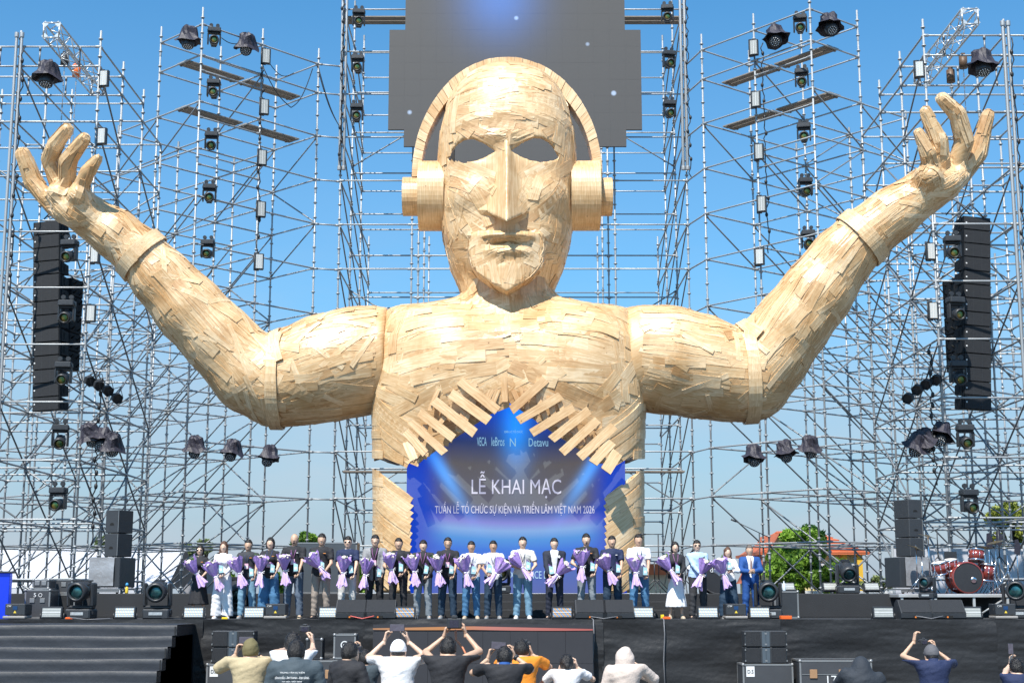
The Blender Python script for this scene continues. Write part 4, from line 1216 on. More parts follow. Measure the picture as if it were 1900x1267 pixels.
# -- lamps on the angled towers
for nm, sg, pts in (('left', -1, ((398,72),(397,168),(393,265),(389,362),(386,465))), ('right', 1, ((1484,48),(1487,148),(1491,249),(1494,350),(1499,447)))):
    Yh = 43.1 if sg < 0 else 42.2
    for k, (x, y) in enumerate(pts):
        p = P(x, y-19, Yh)
        moving_head(p, 'moving head light on the %s angled tower, %s' % (nm, ORDW[k]), 'moving heads on the scaffolding', pan=R(random.uniform(-14, 14)), tilt=random.uniform(4, 16), sc=1.0)
for nm, sg, pts in (('left', -1, ((494,104),(491,198),(487,292),(485,388),(481,485))), ('right', 1, ((1398,88),(1402,184),(1408,281),(1413,378),(1409,476)))):
    for k, (x, y) in enumerate(pts):
        strobe(P(x, y, 44.1 if sg < 0 else 43.0), 'upright strobe panel on the %s angled scaffold tower, %s' % (nm, ORDW[k]), 'strobe panels on the scaffolding', vert=True, m=STRW if k < 4 else STRB, rz=R(-sg*18), sc=1.25)
for (x, y, Y, nm, sd, tl, rl) in ((350,72,42.9,"left of the left angled tower's topmost moving head",0,15,0),(457,85,43.9,"right of the left angled tower's topmost moving head",1,50,-14),
                              (1440,68,42.2,"left of the right angled tower's topmost moving head",2,50,14),(1539,46,42.0,"right of the right angled tower's topmost moving head",3,45,-14),
                              (88,140,36.7,'on the left outer tower above the wooden fingers',1,20,0),(1822,118,36.0,'on the right outer tower above the wooden thumb',2,25,0),
                              (363,830,40.5,'leftmost of the three on the rail under the left elbow',0,45,0),(430,836,41,'middle of the three on the rail under the left elbow',1,45,0),(498,846,42,'rightmost of the three on the rail under the left elbow',2,45,0),
                              (1398,846,41,'leftmost of the three on the rail under the right elbow',2,45,0),(1458,838,40.5,'middle of the three on the rail under the right elbow',3,45,0),(1502,830,40,'rightmost of the three on the rail under the right elbow',0,45,0),
                              (170,808,36.8,'leftmost of three bunched low on the left outer tower',0,50,-20),(188,816,36.8,'middle of three bunched low on the left outer tower',3,50,-20),(207,826,36.8,'rightmost of three bunched low on the left outer tower',1,50,-20),
                              (1698,826,36.2,'leftmost of three bunched low on the right outer tower',0,50,20),(1720,818,36.2,'middle of three bunched low on the right outer tower',3,50,20),(1745,806,36.2,'rightmost of three bunched low on the right outer tower',1,50,20)):
    t = wash(P(x, y, Y), 'covered wash light '+nm, 'covered wash lights', sd, tl, R(random.uniform(-10, 10)), rl)
    t.scale = (1.32,)*3 if y < 160 else (1.1,)*3
# -- centre frame
for nm, pts in (('left', ((666,38),(664,123),(662,213))), ('right', ((1238,30),(1241,115),(1242,207)))):
    for k, (x, y) in enumerate(pts):
        moving_head(P(x, y-19, 46.0), 'moving head light on the %s edge of the centre scaffold, %s' % (nm, ORDW[k]), 'moving heads on the scaffolding', pan=R(random.uniform(-12, 12)), tilt=random.uniform(4, 14), sc=1.02)
# -- outer towers
for nm, Y, pts in (('left', 36.85, ((130,470),(125,582),(119,696),(113,812),(109,928))), ('right', 36.0, ((1766,463),(1772,576),(1776,694),(1790,812),(1797,932)))):
    for k, (x, y) in enumerate(pts):
        moving_head(P(x, y-24, Y), 'moving head light on the %s outer scaffold tower, %s' % (nm, ORDW[k]), 'moving heads on the scaffolding', pan=R(random.uniform(-14, 14)), tilt=random.uniform(8, 22), sc=1.02)
for nm, Y, pts in (('left', 36.85, ((192,145),(188,252),(175,472),(168,581))), ('right', 36.1, ((1706,128),(1728,466),(1732,576)))):
    for k, (x, y) in enumerate(pts):
        strobe(P(x, y, Y), 'upright strobe panel on the inner edge of the %s outer tower, %s' % (nm, ORDW[k]), 'strobe panels on the scaffolding', vert=True, rz=R(random.uniform(-12, 12)), sc=1.1)
# hexagonal audience blinders in a slanting row
def blinder(loc, label, rl, pan):
    t = empty('hexagonal_floodlight', loc, 0, label, 'stage light', 'floodlights in slanting rows'); t.rotation_euler = (R(20), R(rl), pan)
    q = MB(); q.lathe([(.07, .16), (.12, .12), (.15, -.04), (.15, -.13), (.125, -.135), (.12, -.07)], (0, 0, 0), 6, Matrix.Rotation(R(-90), 3, 'X') @ Matrix.Identity(3), smooth=False); q.build('housing', BLK2, t)
    q = MB(); q.lathe([(0, -.08), (.12, -.075)], (0, 0, 0), 12, Matrix.Rotation(R(-90), 3, 'X'), close=False); q.build('lens', BLK, t)
    q = MB(); 
    for sx in (-1, 1): q.box((sx*.16, 0, .12), (.012, .03, .26))
    q.box((0, 0, .25), (.33, .03, .012)); q.build('bracket', BLK, t)
POS4 = ['highest', 'second highest', 'third highest', 'lowest']
for nm, Y, pts, rl, pn in (('left', 36.7, ((166,706),(182,714),(199,724),(216,738)), -20, R(25)), ('right', 36.1, ((1738,704),(1720,712),(1703,722),(1686,738)), 20, R(-25))):
    for k, (x, y) in enumerate(pts): blinder(P(x, y, Y), '%s of four dark hexagonal floodlights in a slanting row by the %s loudspeaker line' % (POS4[k], nm), rl, pn)

# -- loudspeaker lines
def cab_mesh(w, h, d, ang=0.04):
    q = MB(); q.add([(-w/2, -d/2, h/2-.004), (w/2, -d/2, h/2-.004), (w/2, -d/2, -h/2+.004), (-w/2, -d/2, -h/2+.004),
                     (-w/2, d/2, h/2-.05), (w/2, d/2, h/2-.05), (w/2, d/2, -h/2+.05), (-w/2, d/2, -h/2+.05)],
                    [(0, 3, 2, 1), (4, 5, 6, 7), (0, 1, 5, 4), (3, 7, 6, 2), (1, 2, 6, 5), (0, 4, 7, 3)])
    for sx in (-1, 1):
        q.box((sx*(w/2+.004), .02, 0), (.012, .05, h*.45)); q.box((sx*(w/2+.004), -d*.3, 0), (.012, .03, h*.8))
    return q.mesh('cabinet_body')
CB = cab_mesh(.76, .362, .50); q = MB(); q.bbox((0, 0, 0), (.725, .02, .335), .004); CG = q.mesh('grille')
q = MB(); q.box((0, 0, 0), (.035, .008, .035)); CBDG = q.mesh('badge')
q = MB()
for x in (-.12, .12): q.box((x, 0, 0), (.006, .01, .32))
CSM = q.mesh('grille_seam')
def line_array(x, y, Y, n, rz, nm, first, label, badge=-1):
    top = P(x, y, Y)
    for k in range(n):
        t = empty('line_array_speaker', (top.x+math.copysign(.26, -top.x)*(k+.5)/14, top.y, top.z-.364*(k+.5)), rz, label % (ORDN[k]), 'loudspeaker', 'loudspeakers hanging in the %s' % nm); t.rotation_euler = (0, R(math.copysign(2.9, top.x)), rz)
        link('cabinet_body', CB, ARRB, t); link('grille', CG, GRILL, t, (0, -.268, 0)); link('badge', CBDG, WHITEM, t, (badge*.31, -.282, 0)); link('grille_seam', CSM, BLK2, t, (0, -.275, 0))
    for sx in (-.3, .3):
        pass
    return top
ORDN = ['topmost', '2nd from the top', '3rd from the top', '4th from the top', '5th from the top', '6th from the top', '7th from the top', '8th from the top', '9th from the top', '10th from the top', '11th from the top', '12th from the top', '13th from the top', 'lowest']
tpL = line_array(95, 415, 37.9, 14, R(-10), 'left outer tower', 0, 'black line array loudspeaker in the left outer tower, %s')
tpR = line_array(1804, 407, 37.2, 14, R(10), 'right outer tower', 0, 'black line array loudspeaker in the right outer tower, %s', -1)
def rear_array(x, y, Y, n, rz, nm):
    top = P(x, y, Y)
    for k in range(n):
        t = empty('bass_array_speaker', (top.x, top.y, top.z-.5*(k+.5)), rz, 'vented bass cabinet behind the %s line array, %s' % (nm, ['topmost', 'second', 'third', 'fourth', 'lowest'][k]), 'loudspeaker', 'bass cabinets behind the %s line array' % nm)
        q = MB(); q.bbox((0, 0, 0), (.7, .6, .49), .02); q.build('cabinet_body', ARRB, t)
        for sx in (-1, 1):
            for (yy, zz) in ((-.2, .12), (.1, .12), (-.2, -.12), (.1, -.12)):
                q = MB(); q.tube((sx*.352, yy, zz-.04), (sx*.452, yy, zz+.04), .02, n=6); q.build('port', mat('port_black', (.005, .005, .005), .8), t)
rear_array(124, 520, 38.9, 5, R(-14), 'left'); rear_array(1780, 520, 38.3, 5, R(14), 'right')
CABLE = mat('black_cable', (.012, .012, .014), .5)
CHAIN = mat('chain_steel', (.35, .35, .36), .35, .8)
def hoist(px, py, Y, tp, lab, m):
    p = P(px, py, Y); t = empty('chain_hoist', p, 0, lab, 'hoist')
    q = MB(); q.tube((0, 0, -.17), (0, 0, .17), .11, n=12); q.box((0, 0, .2), (.1, .1, .1)); q.build('motor', m, t)
    q = MB(); L_ = p.z-tp.z-.3; n = int(L_/.16)
    for k in range(n): q.box((0, 0, -.2-k*.16), (.035 if k % 2 else .012, .012 if k % 2 else .035, .13))
    q.build('chain', CHAIN, t)
    q = MB(); w_ = .32
    for sx in (-1, 1): q.tube((0, 0, -L_+.1), (sx*w_, 0, -L_-.32+.06), .018)
    q.build('sling', CABLE, t); return t
hoist(120, 112, 37.6, tpL, 'black chain hoist under the left white truss', BLK)
hoist(142, 132, 38.6, tpL, 'orange chain hoist under the left white truss', mat('hoist_orange', (.75, .16, .03), .4))
hoist(1787, 116, 37.2, tpR, 'brown chain hoist under the right white truss', mat('hoist_brown', (.12, .07, .04), .5))
hoist(1764, 142, 36.9, tpR, 'lower brown chain hoist beside the right white truss', mat('hoist_brown', (.12, .07, .04), .5))

# -- cables drooping on the towers
def cable(name, pts, r, label, m=CABLE):
    q = MB(); P_ = []
    pts = [Vector(p) for p in pts]
    for a, b in zip(pts[:-1], pts[1:]):
        n = 8; L_ = (b-a).length
        for i in range(n): f = i/n; c = a.lerp(b, f); c.z -= math.sin(math.pi*f)*L_*.12*(1 if abs(b.z-a.z) < L_*.95 else .0); P_.append(c)
    P_.append(pts[-1]); q.path(P_, r, 5); o = q.build(name, m); tag(o, label, 'cable'); return o
cable('power_cable', [P(588, 122, 46.3), P(632, 238, 46.4)], .016, 'black cable drooping from the angled tower to the centre frame at the left')
cable('power_cable', [P(590, 122, 46.2), P(636, 245, 46.3)], .016, 'second black cable drooping beside the first at the left of the centre frame')
cable('power_cable', [P(488, 125, 44), P(540, 200, 44.5), P(580, 128, 46)], .016, 'thin black cable looping under the top walkway of the left angled tower')
cable('power_cable', [P(500, 118, 44), P(545, 136, 46)], .014, 'short black cable from the topmost left strobe panel')
cable('power_cable', [P(410, 70, 43), P(440, 82, 43.3)], .014, 'cable slung between the lamps on top of the left angled tower')
for (x0, y0, y1, Y, nm) in ((636, 0, 320, 46.2, 'left mast of the centre frame'), (1272, 0, 330, 46.2, 'right mast of the centre frame'), (42, 90, 560, 36.7, 'left outer mast'), (1874, 70, 620, 35.9, 'right outer mast'), (487, 90, 480, 44.2, 'left strobe upright'), (1412, 80, 470, 43.2, 'right strobe upright'), (184, 690, 1010, 36.8, 'left inner upright of the outer tower'), (1722, 640, 900, 36.0, 'right inner upright of the outer tower')):
    q = MB(); pts = []; rnd = random.Random(x0)
    a, b = P(x0, y0, Y), P(x0, y1, Y); b.x = a.x
    for i in range(40): f = i/39; p = a.lerp(b, f); pts.append(p+Vector((rnd.uniform(-.05, .05)+.03, 0, 0)))
    q.path(pts, .018, 5)
    for i in range(2, 38, 3): q.ball(pts[i], (.05, .04, .08), 6, 4)
    tag(q.build('cable_run', CABLE), 'bundled black cable running down the '+nm, 'cable')
for (a, b, nm) in ((P(430,150,43.5),P(425,165,43.5),''),): pass

# ------------------------------------------------------------------ gear on the stage floor
ZF = 1.6
def floor_pt(px, Y, z=ZF): return PZ(px, z, Y)
for k, (px, Y, z, nm) in enumerate(((150, 29.5, ZF, 'at the far left beside the flight cases'), (291, 29.5, ZF, 'left of the woman in sunglasses'), (437, 30.6, ZF, 'behind the man in the dark grey polo and jeans'), (1426, 29.6, ZF, 'right of the man in the blue suit'), (1888, 30.0, ZF, 'at the far right edge'))):
    moving_head(floor_pt(px, Y, z), 'large moving head light '+nm, 'large moving heads on the stage', hang=False, sc=1.32, pan=R((-8, 4, 14, -6, -20)[k]), tilt=(6, 8, 24, 6, 0)[k], lens=LENST)
for k, (px, Y, nm) in enumerate(((926, 31.8, 'on the riser in front of the blue screen'), (1573, 31.6, 'on the riser in front of the tree'), (1722, 30.2, 'below the drum platform'))):
    moving_head(floor_pt(px, Y, 2.1 if k < 2 else 2.0), 'black moving head light standing '+nm, 'large moving heads on the stage', hang=False, sc=1.15 if k < 2 else .8, pan=R((10, 0, -40)[k]), tilt=(16, 22, 6)[k], lens=LENST if k else LENS)
# floor strobes
for (px, nm, m) in ((95, 'leftmost, beside the flight case', STRW), (231, 'between the two moving heads on the left', STRB), (359, 'under the woman in the black skirt', STRB), (471, 'left of the grey laser unit', STRB), (610, 'beside the left pair of wedge monitors', STRB), (751, 'right of the left pair of wedge monitors', STRO), (1043, 'under the man in the dark suit', STRO), (1194, 'right of the middle pair of wedge monitors', STRB), (1314, 'under the man in the light blue shirt', STRB), (1410, 'under the man in the blue suit', STRB), (1640, 'left of the right pair of wedge monitors', STRW), (1803, 'right of the right pair of wedge monitors', STRW)):
    strobe(floor_pt(px, 29.15)+Vector((0, 0, .13)), 'low strobe panel on the stage edge, '+nm, 'strobe panels along the stage edge', m=m, tilt=-8, sc=1.02)
for (px, nm) in ((1461, 'left'), (1542, 'middle'), (1618, 'right')):
    strobe(floor_pt(px, 31.9, 2.1)+Vector((0, 0, .15)), 'tilted silver faced strobe on the riser, %s of three before the tree' % nm, 'silver strobes on the riser', m=STRW, tilt=-25, sc=.85, rz=R(8))
# wedge monitors
def wedge(px, Y, label, rz=0.0, w=.62):
    t = empty('wedge_monitor', floor_pt(px, Y), rz, label, 'loudspeaker', 'wedge monitors on the stage')
    prof = [(-.22, .0), (.22, 0), (.26, .10), (.24, .30), (.10, .375), (-.02, .37), (-.27, .12), (-.26, .03)]
    q = MB(); Mz = Matrix(((0, 1, 0), (1, 0, 0), (0, 0, 1)))
    vs = []; n = len(prof)
    for sx in (-1, 1):
        for (y, z) in prof: vs.append((sx*w/2, y, z))
    fs = [tuple(range(n)), tuple(range(2*n-1, n-1, -1))]+[(i, i+n, (i+1) % n+n, (i+1) % n) for i in range(n)]
    q.add(vs, fs); q.build('cabinet', BLK2, t)
    q = MB(); q.add([(-w*.47, -.275, .135), (w*.47, -.275, .135), (w*.47, -.035, .38), (-w*.47, -.035, .38)], [(0, 1, 2, 3)]); q.build('grille', GRILL, t)
    q = MB(); q.box((.0, -.262, .045), (w*.22, .03, .05)); q.build('socket_recess', mat('port_black', (.005, .005, .005), .8), t)
    q = MB(); q.tube((-.03, -.28, .045), (-.03, -.25, .045), .018); q.build('plug', mat('plug_orange', (.7, .2, .03), .4), t)
wedge(654, 29.3, 'left wedge monitor of the pair under the man in the grey blazer'); wedge(706, 29.3, 'right wedge monitor of the pair under the man in the grey blazer')
wedge(1096, 29.3, 'left wedge monitor of the pair under the man in grey jeans'); wedge(1146, 29.3, 'right wedge monitor of the pair under the man in the navy polo')
wedge(1695, 29.3, 'left wedge monitor of the pair below the drum kit'); wedge(1754, 29.3, 'right wedge monitor of the pair below the drum kit', w=.68)
# laser units on low feet
def laser(px, Y, label):
    t = empty('laser_projector', floor_pt(px, Y), 0, label, 'laser projector', 'laser projectors on the stage edge')
    q = MB(); q.bbox((0, .05, .19), (.40, .42, .22), .012); q.build('housing', BLK2, t)
    q = MB(); q.bbox((0, 0, .04), (.44, .44, .05), .01); q.build('base_tray', mat('tray_grey', (.30, .28, .26), .5), t)
    q = MB(); q.box((0, -.162, .22), (.09, .01, .07)); q.build('aperture', mat('aperture_blue', (.01, .05, .14), .1), t)
    q = MB(); q.add([(-.03, -.165, .12), (.03, -.165, .12), (0, -.165, .17)], [(0, 1, 2)]); q.build('warning_sign', mat('warn_yellow', (.75, .55, .05), .5), t)
    link('lettering', text_mesh('CW', .09, .035), WHITEM, t, (-.12, -.166, .255))
    q = MB()
    for k in range(5): q.tube((-.15+k*.07, -.162, .1), (-.15+k*.07, -.17, .1), .012)
    q.build('socket', BLK, t)
laser(32, 29.3, 'dark laser projector with a yellow warning sign at the far left'); laser(513, 29.3, 'dark laser projector under the man in the black polo and blue grey jeans'); laser(1364, 29.3, 'dark laser projector in front of the woman with wavy brown hair'); laser(1862, 29.3, 'dark laser projector below the drum platform at the right')
# orange and yellow plug boxes
ORG = mat('plug_box_orange', (.78, .13, .02), .45)
for (px, nm, m_, s_) in ((1236, 'by the white skirt', ORG, (.16, .1, .05)), (1458, 'right of the blue suit', ORG, (.22, .12, .07)), (417, 'at the feet of the woman in white trousers', mat('plug_yellow', (.85, .6, .02), .5), (.12, .08, .04)), (1229, 'beside the orange box', mat('plug_yellow', (.85, .6, .02), .5), (.06, .06, .09)), (128, 'beside the left moving head', ORG, (.14, .05, .04))):
    t = empty('plug_box', floor_pt(px, 29.1), R(10), 'bright plug box '+nm, 'plug box')
    q = MB(); q.bbox((0, 0, s_[2]/2), s_, .008); q.build('body', m_, t); q = MB()
    for k in (-1, 1): q.tube((k*s_[0]*.25, 0, s_[2]), (k*s_[0]*.25, 0, s_[2]+.012), .014)
    q.build('socket', BLK, t)
# cables along the stage edge
for (pts, nm, m_) in (([(300, 0), (330, .03), (345, 0)], 'beside the leftmost strobes', CABLE), ([(205, 0), (160, -.02), (130, .02)], 'under the far left moving head', mat('grey_cable', (.14, .14, .15), .5)),
                  ([(545, .05), (565, 0), (590, .02)], 'between the laser and the strobe', CABLE), ([(650, .05), (672, .0), (694, .05)], 'red, in front of the left wedge monitors', mat('red_cable', (.6, .12, .1), .5)), ([(1096, .04), (1120, 0), (1146, .04)], 'in front of the middle wedge monitors', mat('grey_cable', (.14, .14, .15), .5)), ([(1700, .05), (1728, .0), (1750, .05)], 'in front of the right wedge monitors', mat('grey_cable', (.14, .14, .15), .5))):
    q = MB(); q.path([floor_pt(x, 28.95)+Vector((0, 0, z+.015)) for x, z in pts], .012, 5); tag(q.build('cable', m_), 'thin cable on the stage edge '+nm, 'cable')
for px, nm in ((1098, 'right of the front screen'), (1228, 'below the orange plug box')):
    q = MB(); a = floor_pt(px, 28.88)+Vector((0, 0, .02)); q.path([a, a+Vector((.02, -.18, -.02)), a+Vector((.03, -.2, -.3)), a+Vector((.0, -.22, -.8)), a+Vector((.02, -.25, -1.5))], .014, 5); tag(q.build('cable', mat('grey_cable', (.14, .14, .15), .5)), 'cable hanging down the stage front '+nm, 'cable')

# flight cases, subs and side fill stacks
ALE = mat('case_edge', (.30, .30, .30), .4, .6); CASE = mat('case_laminate', (.05, .052, .058), .45, var=.2, scale=3, bump=.15, bscale=90)
def case(loc, w_, d_, h_, label, rz=0.0, m=CASE, lid=None, group=None, name='flight_case', latches=2, wheels=False):
    t = empty(name, loc, rz, label, 'flight case', group); zb = .12 if wheels else 0
    q = MB(); q.box((0, 0, zb+h_/2), (w_-.01, d_-.01, h_-.01)); q.build('body', m, t)
    q = MB(); e = .03
    for sx in (-1, 1):
        for sy in (-1, 1): q.box((sx*(w_/2-e/2), sy*(d_/2-e/2), zb+h_/2), (e, e, h_))
        for sz in (0, 1): q.box((sx*(w_/2-e/2), 0, zb+e/2+sz*(h_-e)), (e+.002, d_-.06, e+.002))
    for sy in (-1, 1):
        for sz in (0, 1): q.box((0, sy*(d_/2-e/2), zb+e/2+sz*(h_-e)), (w_-.06, e+.002, e+.002))
    q.build('metal_edging', ALE if m is not GRILL else BLK, t)
    for sx in (-1, 1):
        for sz in (0, 1):
            q = MB(); q.ball((sx*(w_/2-.015), -d_/2+.015, zb+.015+sz*(h_-.03)), .035, 8, 5); q.build('corner_cap', ALE, t)
    for k in range(latches):
        x = (k-(latches-1)/2)*w_*.4
        q = MB(); q.bbox((x, -d_/2-.004, zb+h_*.62), (.10, .012, .09), .004); q.build('latch', ALE, t)
    if wheels:
        for sx in (-1, 1):
            for sy in (-1, 1): q = MB(); q.tube((sx*(w_/2-.1)-.02, sy*(d_/2-.1), .05), (sx*(w_/2-.1)+.02, sy*(d_/2-.1), .05), .05, n=12); q.box((sx*(w_/2-.1), sy*(d_/2-.1), .11), (.08, .08, .02)); q.build('castor', BLK, t)
    return t
ZG = lambda px, Y: PZ(px, 0, Y)
# in front of the stage, left and right: case with four small line array boxes
def small_box(loc, label, sg):
    t = empty('compact_speaker', loc, R(sg*0), label, 'loudspeaker', 'compact speakers stacked on the cases')
    q = MB(); q.bbox((0, 0, .15), (.39, .42, .295), .012); q.build('cabinet', BLK2, t)
    q = MB(); q.bbox((-.04*sg, -.218, .15), (.27, .02, .275), .005); q.build('grille', GRILL, t)
    q = MB(); q.box((.165*sg, -.216, .15), (.075, .012, .28)); q.build('side_rail', mat('rail_blue', (.07, .09, .11), .4), t)
    q = MB()
    for z in (.05, .25):
        for x in (-.19, .19): q.box((x, -.215, z), (.02, .02, .03))
    q.build('hinge_pin', ALE, t)
for (px, nm) in ((434, 'left'), (1421, 'right')):
    b = ZG(px, 28.2); D = 28.2
    t = case(b, .95, .7, .8, 'grey flight case marked D.S at the stage front on the %s' % nm, latches=0)
    q = MB(); q.box((0, 0, 0), (.155, .006, .19)); q.build('paper_label', WHITEM, t, (-.33, -.353, .66))
    link('lettering', text_mesh('D.S', .11, .065), BLK, t, (-.33, -.358, .66))
    for j in range(2):
        for i in (-1, 1):
            small_box(b+Vector((i*.2-.01, -.05, .803+j*.303)), 'compact speaker on the %s D.S case, %s %s' % (nm, 'lower' if j == 0 else 'upper', 'left' if i < 0 else 'right'), -i)
def art_text(t, s, w_, h_, m_, loc): link('lettering', text_mesh(s, w_, h_), m_, t, loc)
for (px, nm, Y, w_) in ((602, 'behind the men with cameras on the left', 27.9, 1.45), (1545, 'behind the person in the hood', 28.0, 1.35)):
    t = case(ZG(px, Y), w_, .8, .88, 'long black lidded flight case %s' % nm, latches=0)
    q = MB(); q.box((0, -.402, .62), (w_-.08, .008, .012)); q.build('lid_joint', ALE, t)
    for x in (-.42, .12): q = MB(); q.bbox((x, -.41, .63), (.14, .02, .16), .006); q.build('butterfly_latch', mat('latch_copper', (.45, .26, .14), .4, .4), t)
    art_text(t, 'COLORSUN' if px < 900 else 'COLORSUN', .30, .07, WHITEM, (.18, -.406, .36)); art_text(t, '- - - - - - - - - - - -', .7, .02, WHITEM, (.15, -.406, .26))
    q = MB(); pts = [(.03+.09*math.cos(R(a_)), -.407, .38+.09*math.sin(R(a_))) for a_ in range(90, 271, 20)]; q.path([(x-.06, y, z) for x, y, z in pts], .012, 4); q.build('emblem', mat('emblem_gold', (.75, .45, .05), .4), t)
    if px > 900: art_text(t, '17 4', .34, .16, WHITEM, (.0, -.408, .52))
# dark gear on the left case
t = case(ZG(583, 28.0)+Vector((0, 0, .885)), .3, .4, .38, 'small black cabinet standing on the left lidded case', latches=0, m=GRILL, name='stage_box')
t = case(ZG(640, 28.2)+Vector((0, 0, .885)), .42, .5, .46, 'open amplifier case with a round emblem on the left lidded case', latches=0, name='amplifier_case')
q = MB(); q.lathe([(.055, 0), (.075, .0)], (0, 0, 0), 18, Matrix.Rotation(R(90), 3, 'X'), close=False); q.build('round_emblem', WHITEM, t, (.0, -.257, .26)); q = MB(); q.box((0, 0, 0), (.06, .004, .02)); q.build('emblem_bar', WHITEM, t, (0, -.257, .26))
# left side of the stage
t = case(floor_pt(76, 30.3), .52, .6, .58, 'tall dark flight case marked 5 at the left of the stage', latches=2); art_text(t, '5', .05, .08, WHITEM, (-.05, -.31, .47))
q = MB(); q.lathe([(.03, 0), (.04, 0)], (0, 0, 0), 14, Matrix.Rotation(R(90), 3, 'X'), close=False); q.build('ring_mark', WHITEM, t, (.06, -.312, .47))
case(floor_pt(79, 30.4)+Vector((0, 0, .585)), .34, .5, .2, 'small flight case with bright latches on the tall dark case', latches=2)
case(floor_pt(112, 31.0)+Vector((0, 0, .5)), .62, .6, .3, 'wide flight case with teal handles behind the tall dark case', latches=2)
case(floor_pt(114, 30.9), .7, .6, .49, 'plain black case under the wide flight case', latches=0, m=DRAPE)
def side_stack(px, sg, Y, z):
    b = PZ(px, z, Y)
    t = empty('subwoofer', b, R(sg*10), 'subwoofer with a silver grey rain sheet on the %s of the stage' % ('left' if sg < 0 else 'right'), 'loudspeaker')
    W_ = .62
    q = MB(); q.bbox((0, .2, .46), (W_+.12, .8, .66), .015); q.build('cabinet', BLK2, t)
    sh = cloth_sheet(W_*.95, .62, 16, 14, .03, 4, .02, 9).build('rain_sheet', mat('silver_sheet', (.34, .34, .35), .38, .3, var=.3, scale=3, bump=.8, bscale=7), t, (-W_/2-(.04 if sg < 0 else -.06), -.225, .785))
    q = MB(); q.box((0, .2, .09), (W_+.16, .84, .03)); q.box((0, -.2, .05), (W_+.1, .03, .05)); q.build('dolly', ALE, t)
    for sx in (-1, 1):
        q = MB(); q.tube((sx*.28-.02, -.1, .04), (sx*.28+.02, -.1, .04), .04, n=10); q.build('castor', BLK, t)
    for k in range(2 if sg < 0 else 3):
        hh = .52 if sg < 0 else .42
        t2 = empty('side_fill_speaker', b+Vector((sg*-.12 if sg < 0 else .05, .05, .80+hh*k)), R(sg*24), '%s grey loudspeaker of the stack on the %s subwoofer' % ((['lower', 'upper'] if sg < 0 else ['lowest', 'middle', 'topmost'])[k], 'left' if sg < 0 else 'right'), 'loudspeaker', 'stacked side fill speakers')
        q = MB(); q.bbox((0, .1, hh/2), (.37, .5, hh-.012), .012); q.build('cabinet', mat('speaker_grey', (.035, .039, .045), .55, bump=.3, bscale=90), t2)
        q = MB(); q.add([(-.06, -.153, hh*.33), (.06, -.153, hh*.33), (.045, -.153, hh*.42), (0, -.153, hh*.45), (-.045, -.153, hh*.42)], [(0, 1, 2, 3, 4)]); q.build('handle_recess', mat('port_black', (.005, .005, .005), .8), t2)
        q = MB(); q.box((.18, -.155, hh/2), (.012, .01, hh*.9)); q.build('edge_strip', ALE, t2)
side_stack(199, -1, 32.6, 2.1); side_stack(1694, 1, 32.4, 2.1)
# podium with flowers at the left edge
t = empty('podium', floor_pt(-8, 29.6), R(12), 'blue podium cut by the left edge of the picture', 'podium')
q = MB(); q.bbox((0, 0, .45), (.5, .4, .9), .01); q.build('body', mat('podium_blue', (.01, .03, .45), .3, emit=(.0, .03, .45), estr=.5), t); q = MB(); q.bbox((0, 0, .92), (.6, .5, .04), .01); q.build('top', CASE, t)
# drum platform and drum kit
t = empty('drum_platform', PZ(1765, ZF, 31.0), 0, 'low silver deck on aluminium legs carrying the drum kit', 'platform')
q = MB(); q.bbox((0, .6, .455), (2.35, 1.9, .07), .008); q.build('deck', ALU, t); q = MB(); q.box((0, .6, .494), (2.3, 1.86, .008)); q.build('carpet', mat('drum_rug', (.12, .08, .09), .9, var=.6, scale=14), t)
for sx in (-1.1, -.4, .4, 1.1): q = MB(); q.box((sx, -.3, .21), (.05, .05, .42)); q.build('leg', ALU, t)
for sx in (-.75, .75): bar('brace', (sx-.3, -.3, .03), (sx+.3, -.3, .4), t, r=.02, m=ALU, head=False)
DZ = ZF+.5
WINE = mat('wine_lacquer', (.22, .035, .025), .15, var=.35, scale=9, coat=.8); CHR = mat('chrome', (.7, .7, .72), .15, 1.0); SKIN_W = mat('drum_skin', (.75, .74, .70), .5); BRASS = mat('cymbal_bronze', (.55, .40, .20), .28, .9)
KIT = empty('drum_kit', Vector((PZ(1786, DZ, 31.3).x, 31.3, DZ)), 0, 'wine red drum kit with chrome stands and a black bass drum head', 'drum kit')
def drum(parent, c, r, d, ax, nm, headm):
    Mq = Vector(ax).to_track_quat('Z', 'Y').to_matrix(); c = Vector(c)
    e = empty(nm, c); e.parent = parent
    q = MB(); q.lathe([(r, -d/2), (r, d/2)], (0, 0, 0), 24, Mq); q.build('shell', WINE, e)
    q = MB(); 
    for z in (-d/2, d/2): q.lathe([(r*.97, z-.018), (r*1.05, z-.018), (r*1.05, z+.018), (r*.97, z+.018)], (0, 0, 0), 24, Mq, close=False)
    q.build('hoop', WINE if nm == 'bass_drum' else CHR, e)
    q = MB(); q.lathe([(0, d/2+.006), (r*.98, d/2+.006)], (0, 0, 0), 24, Mq, close=False); q.build('drum_head', headm, e)
    q = MB()
    for k in range(8):
        t = 2*math.pi*k/8; p = Vector((r*1.03*math.cos(t), r*1.03*math.sin(t), 0)); q.tube(Mq @ (p+Vector((0, 0, -d*.42))), Mq @ (p+Vector((0, 0, d*.42))), .007, n=5); q.ball(Mq @ p, (.02, .02, .02), 6, 4)
    q.build('lug', CHR, e)
    return e
b_d = drum(KIT, (.05, 0, .33), .32, .45, (.05, -1, 0), 'bass_drum', mat('black_head', (.03, .03, .033), .35))
q = MB(); q.lathe([(0, .012), (.06, .01), (.065, 0)], (.13, -.235, -.05), 16, Matrix.Rotation(R(90), 3, 'X')); q.build('port_ring', CHR, b_d)
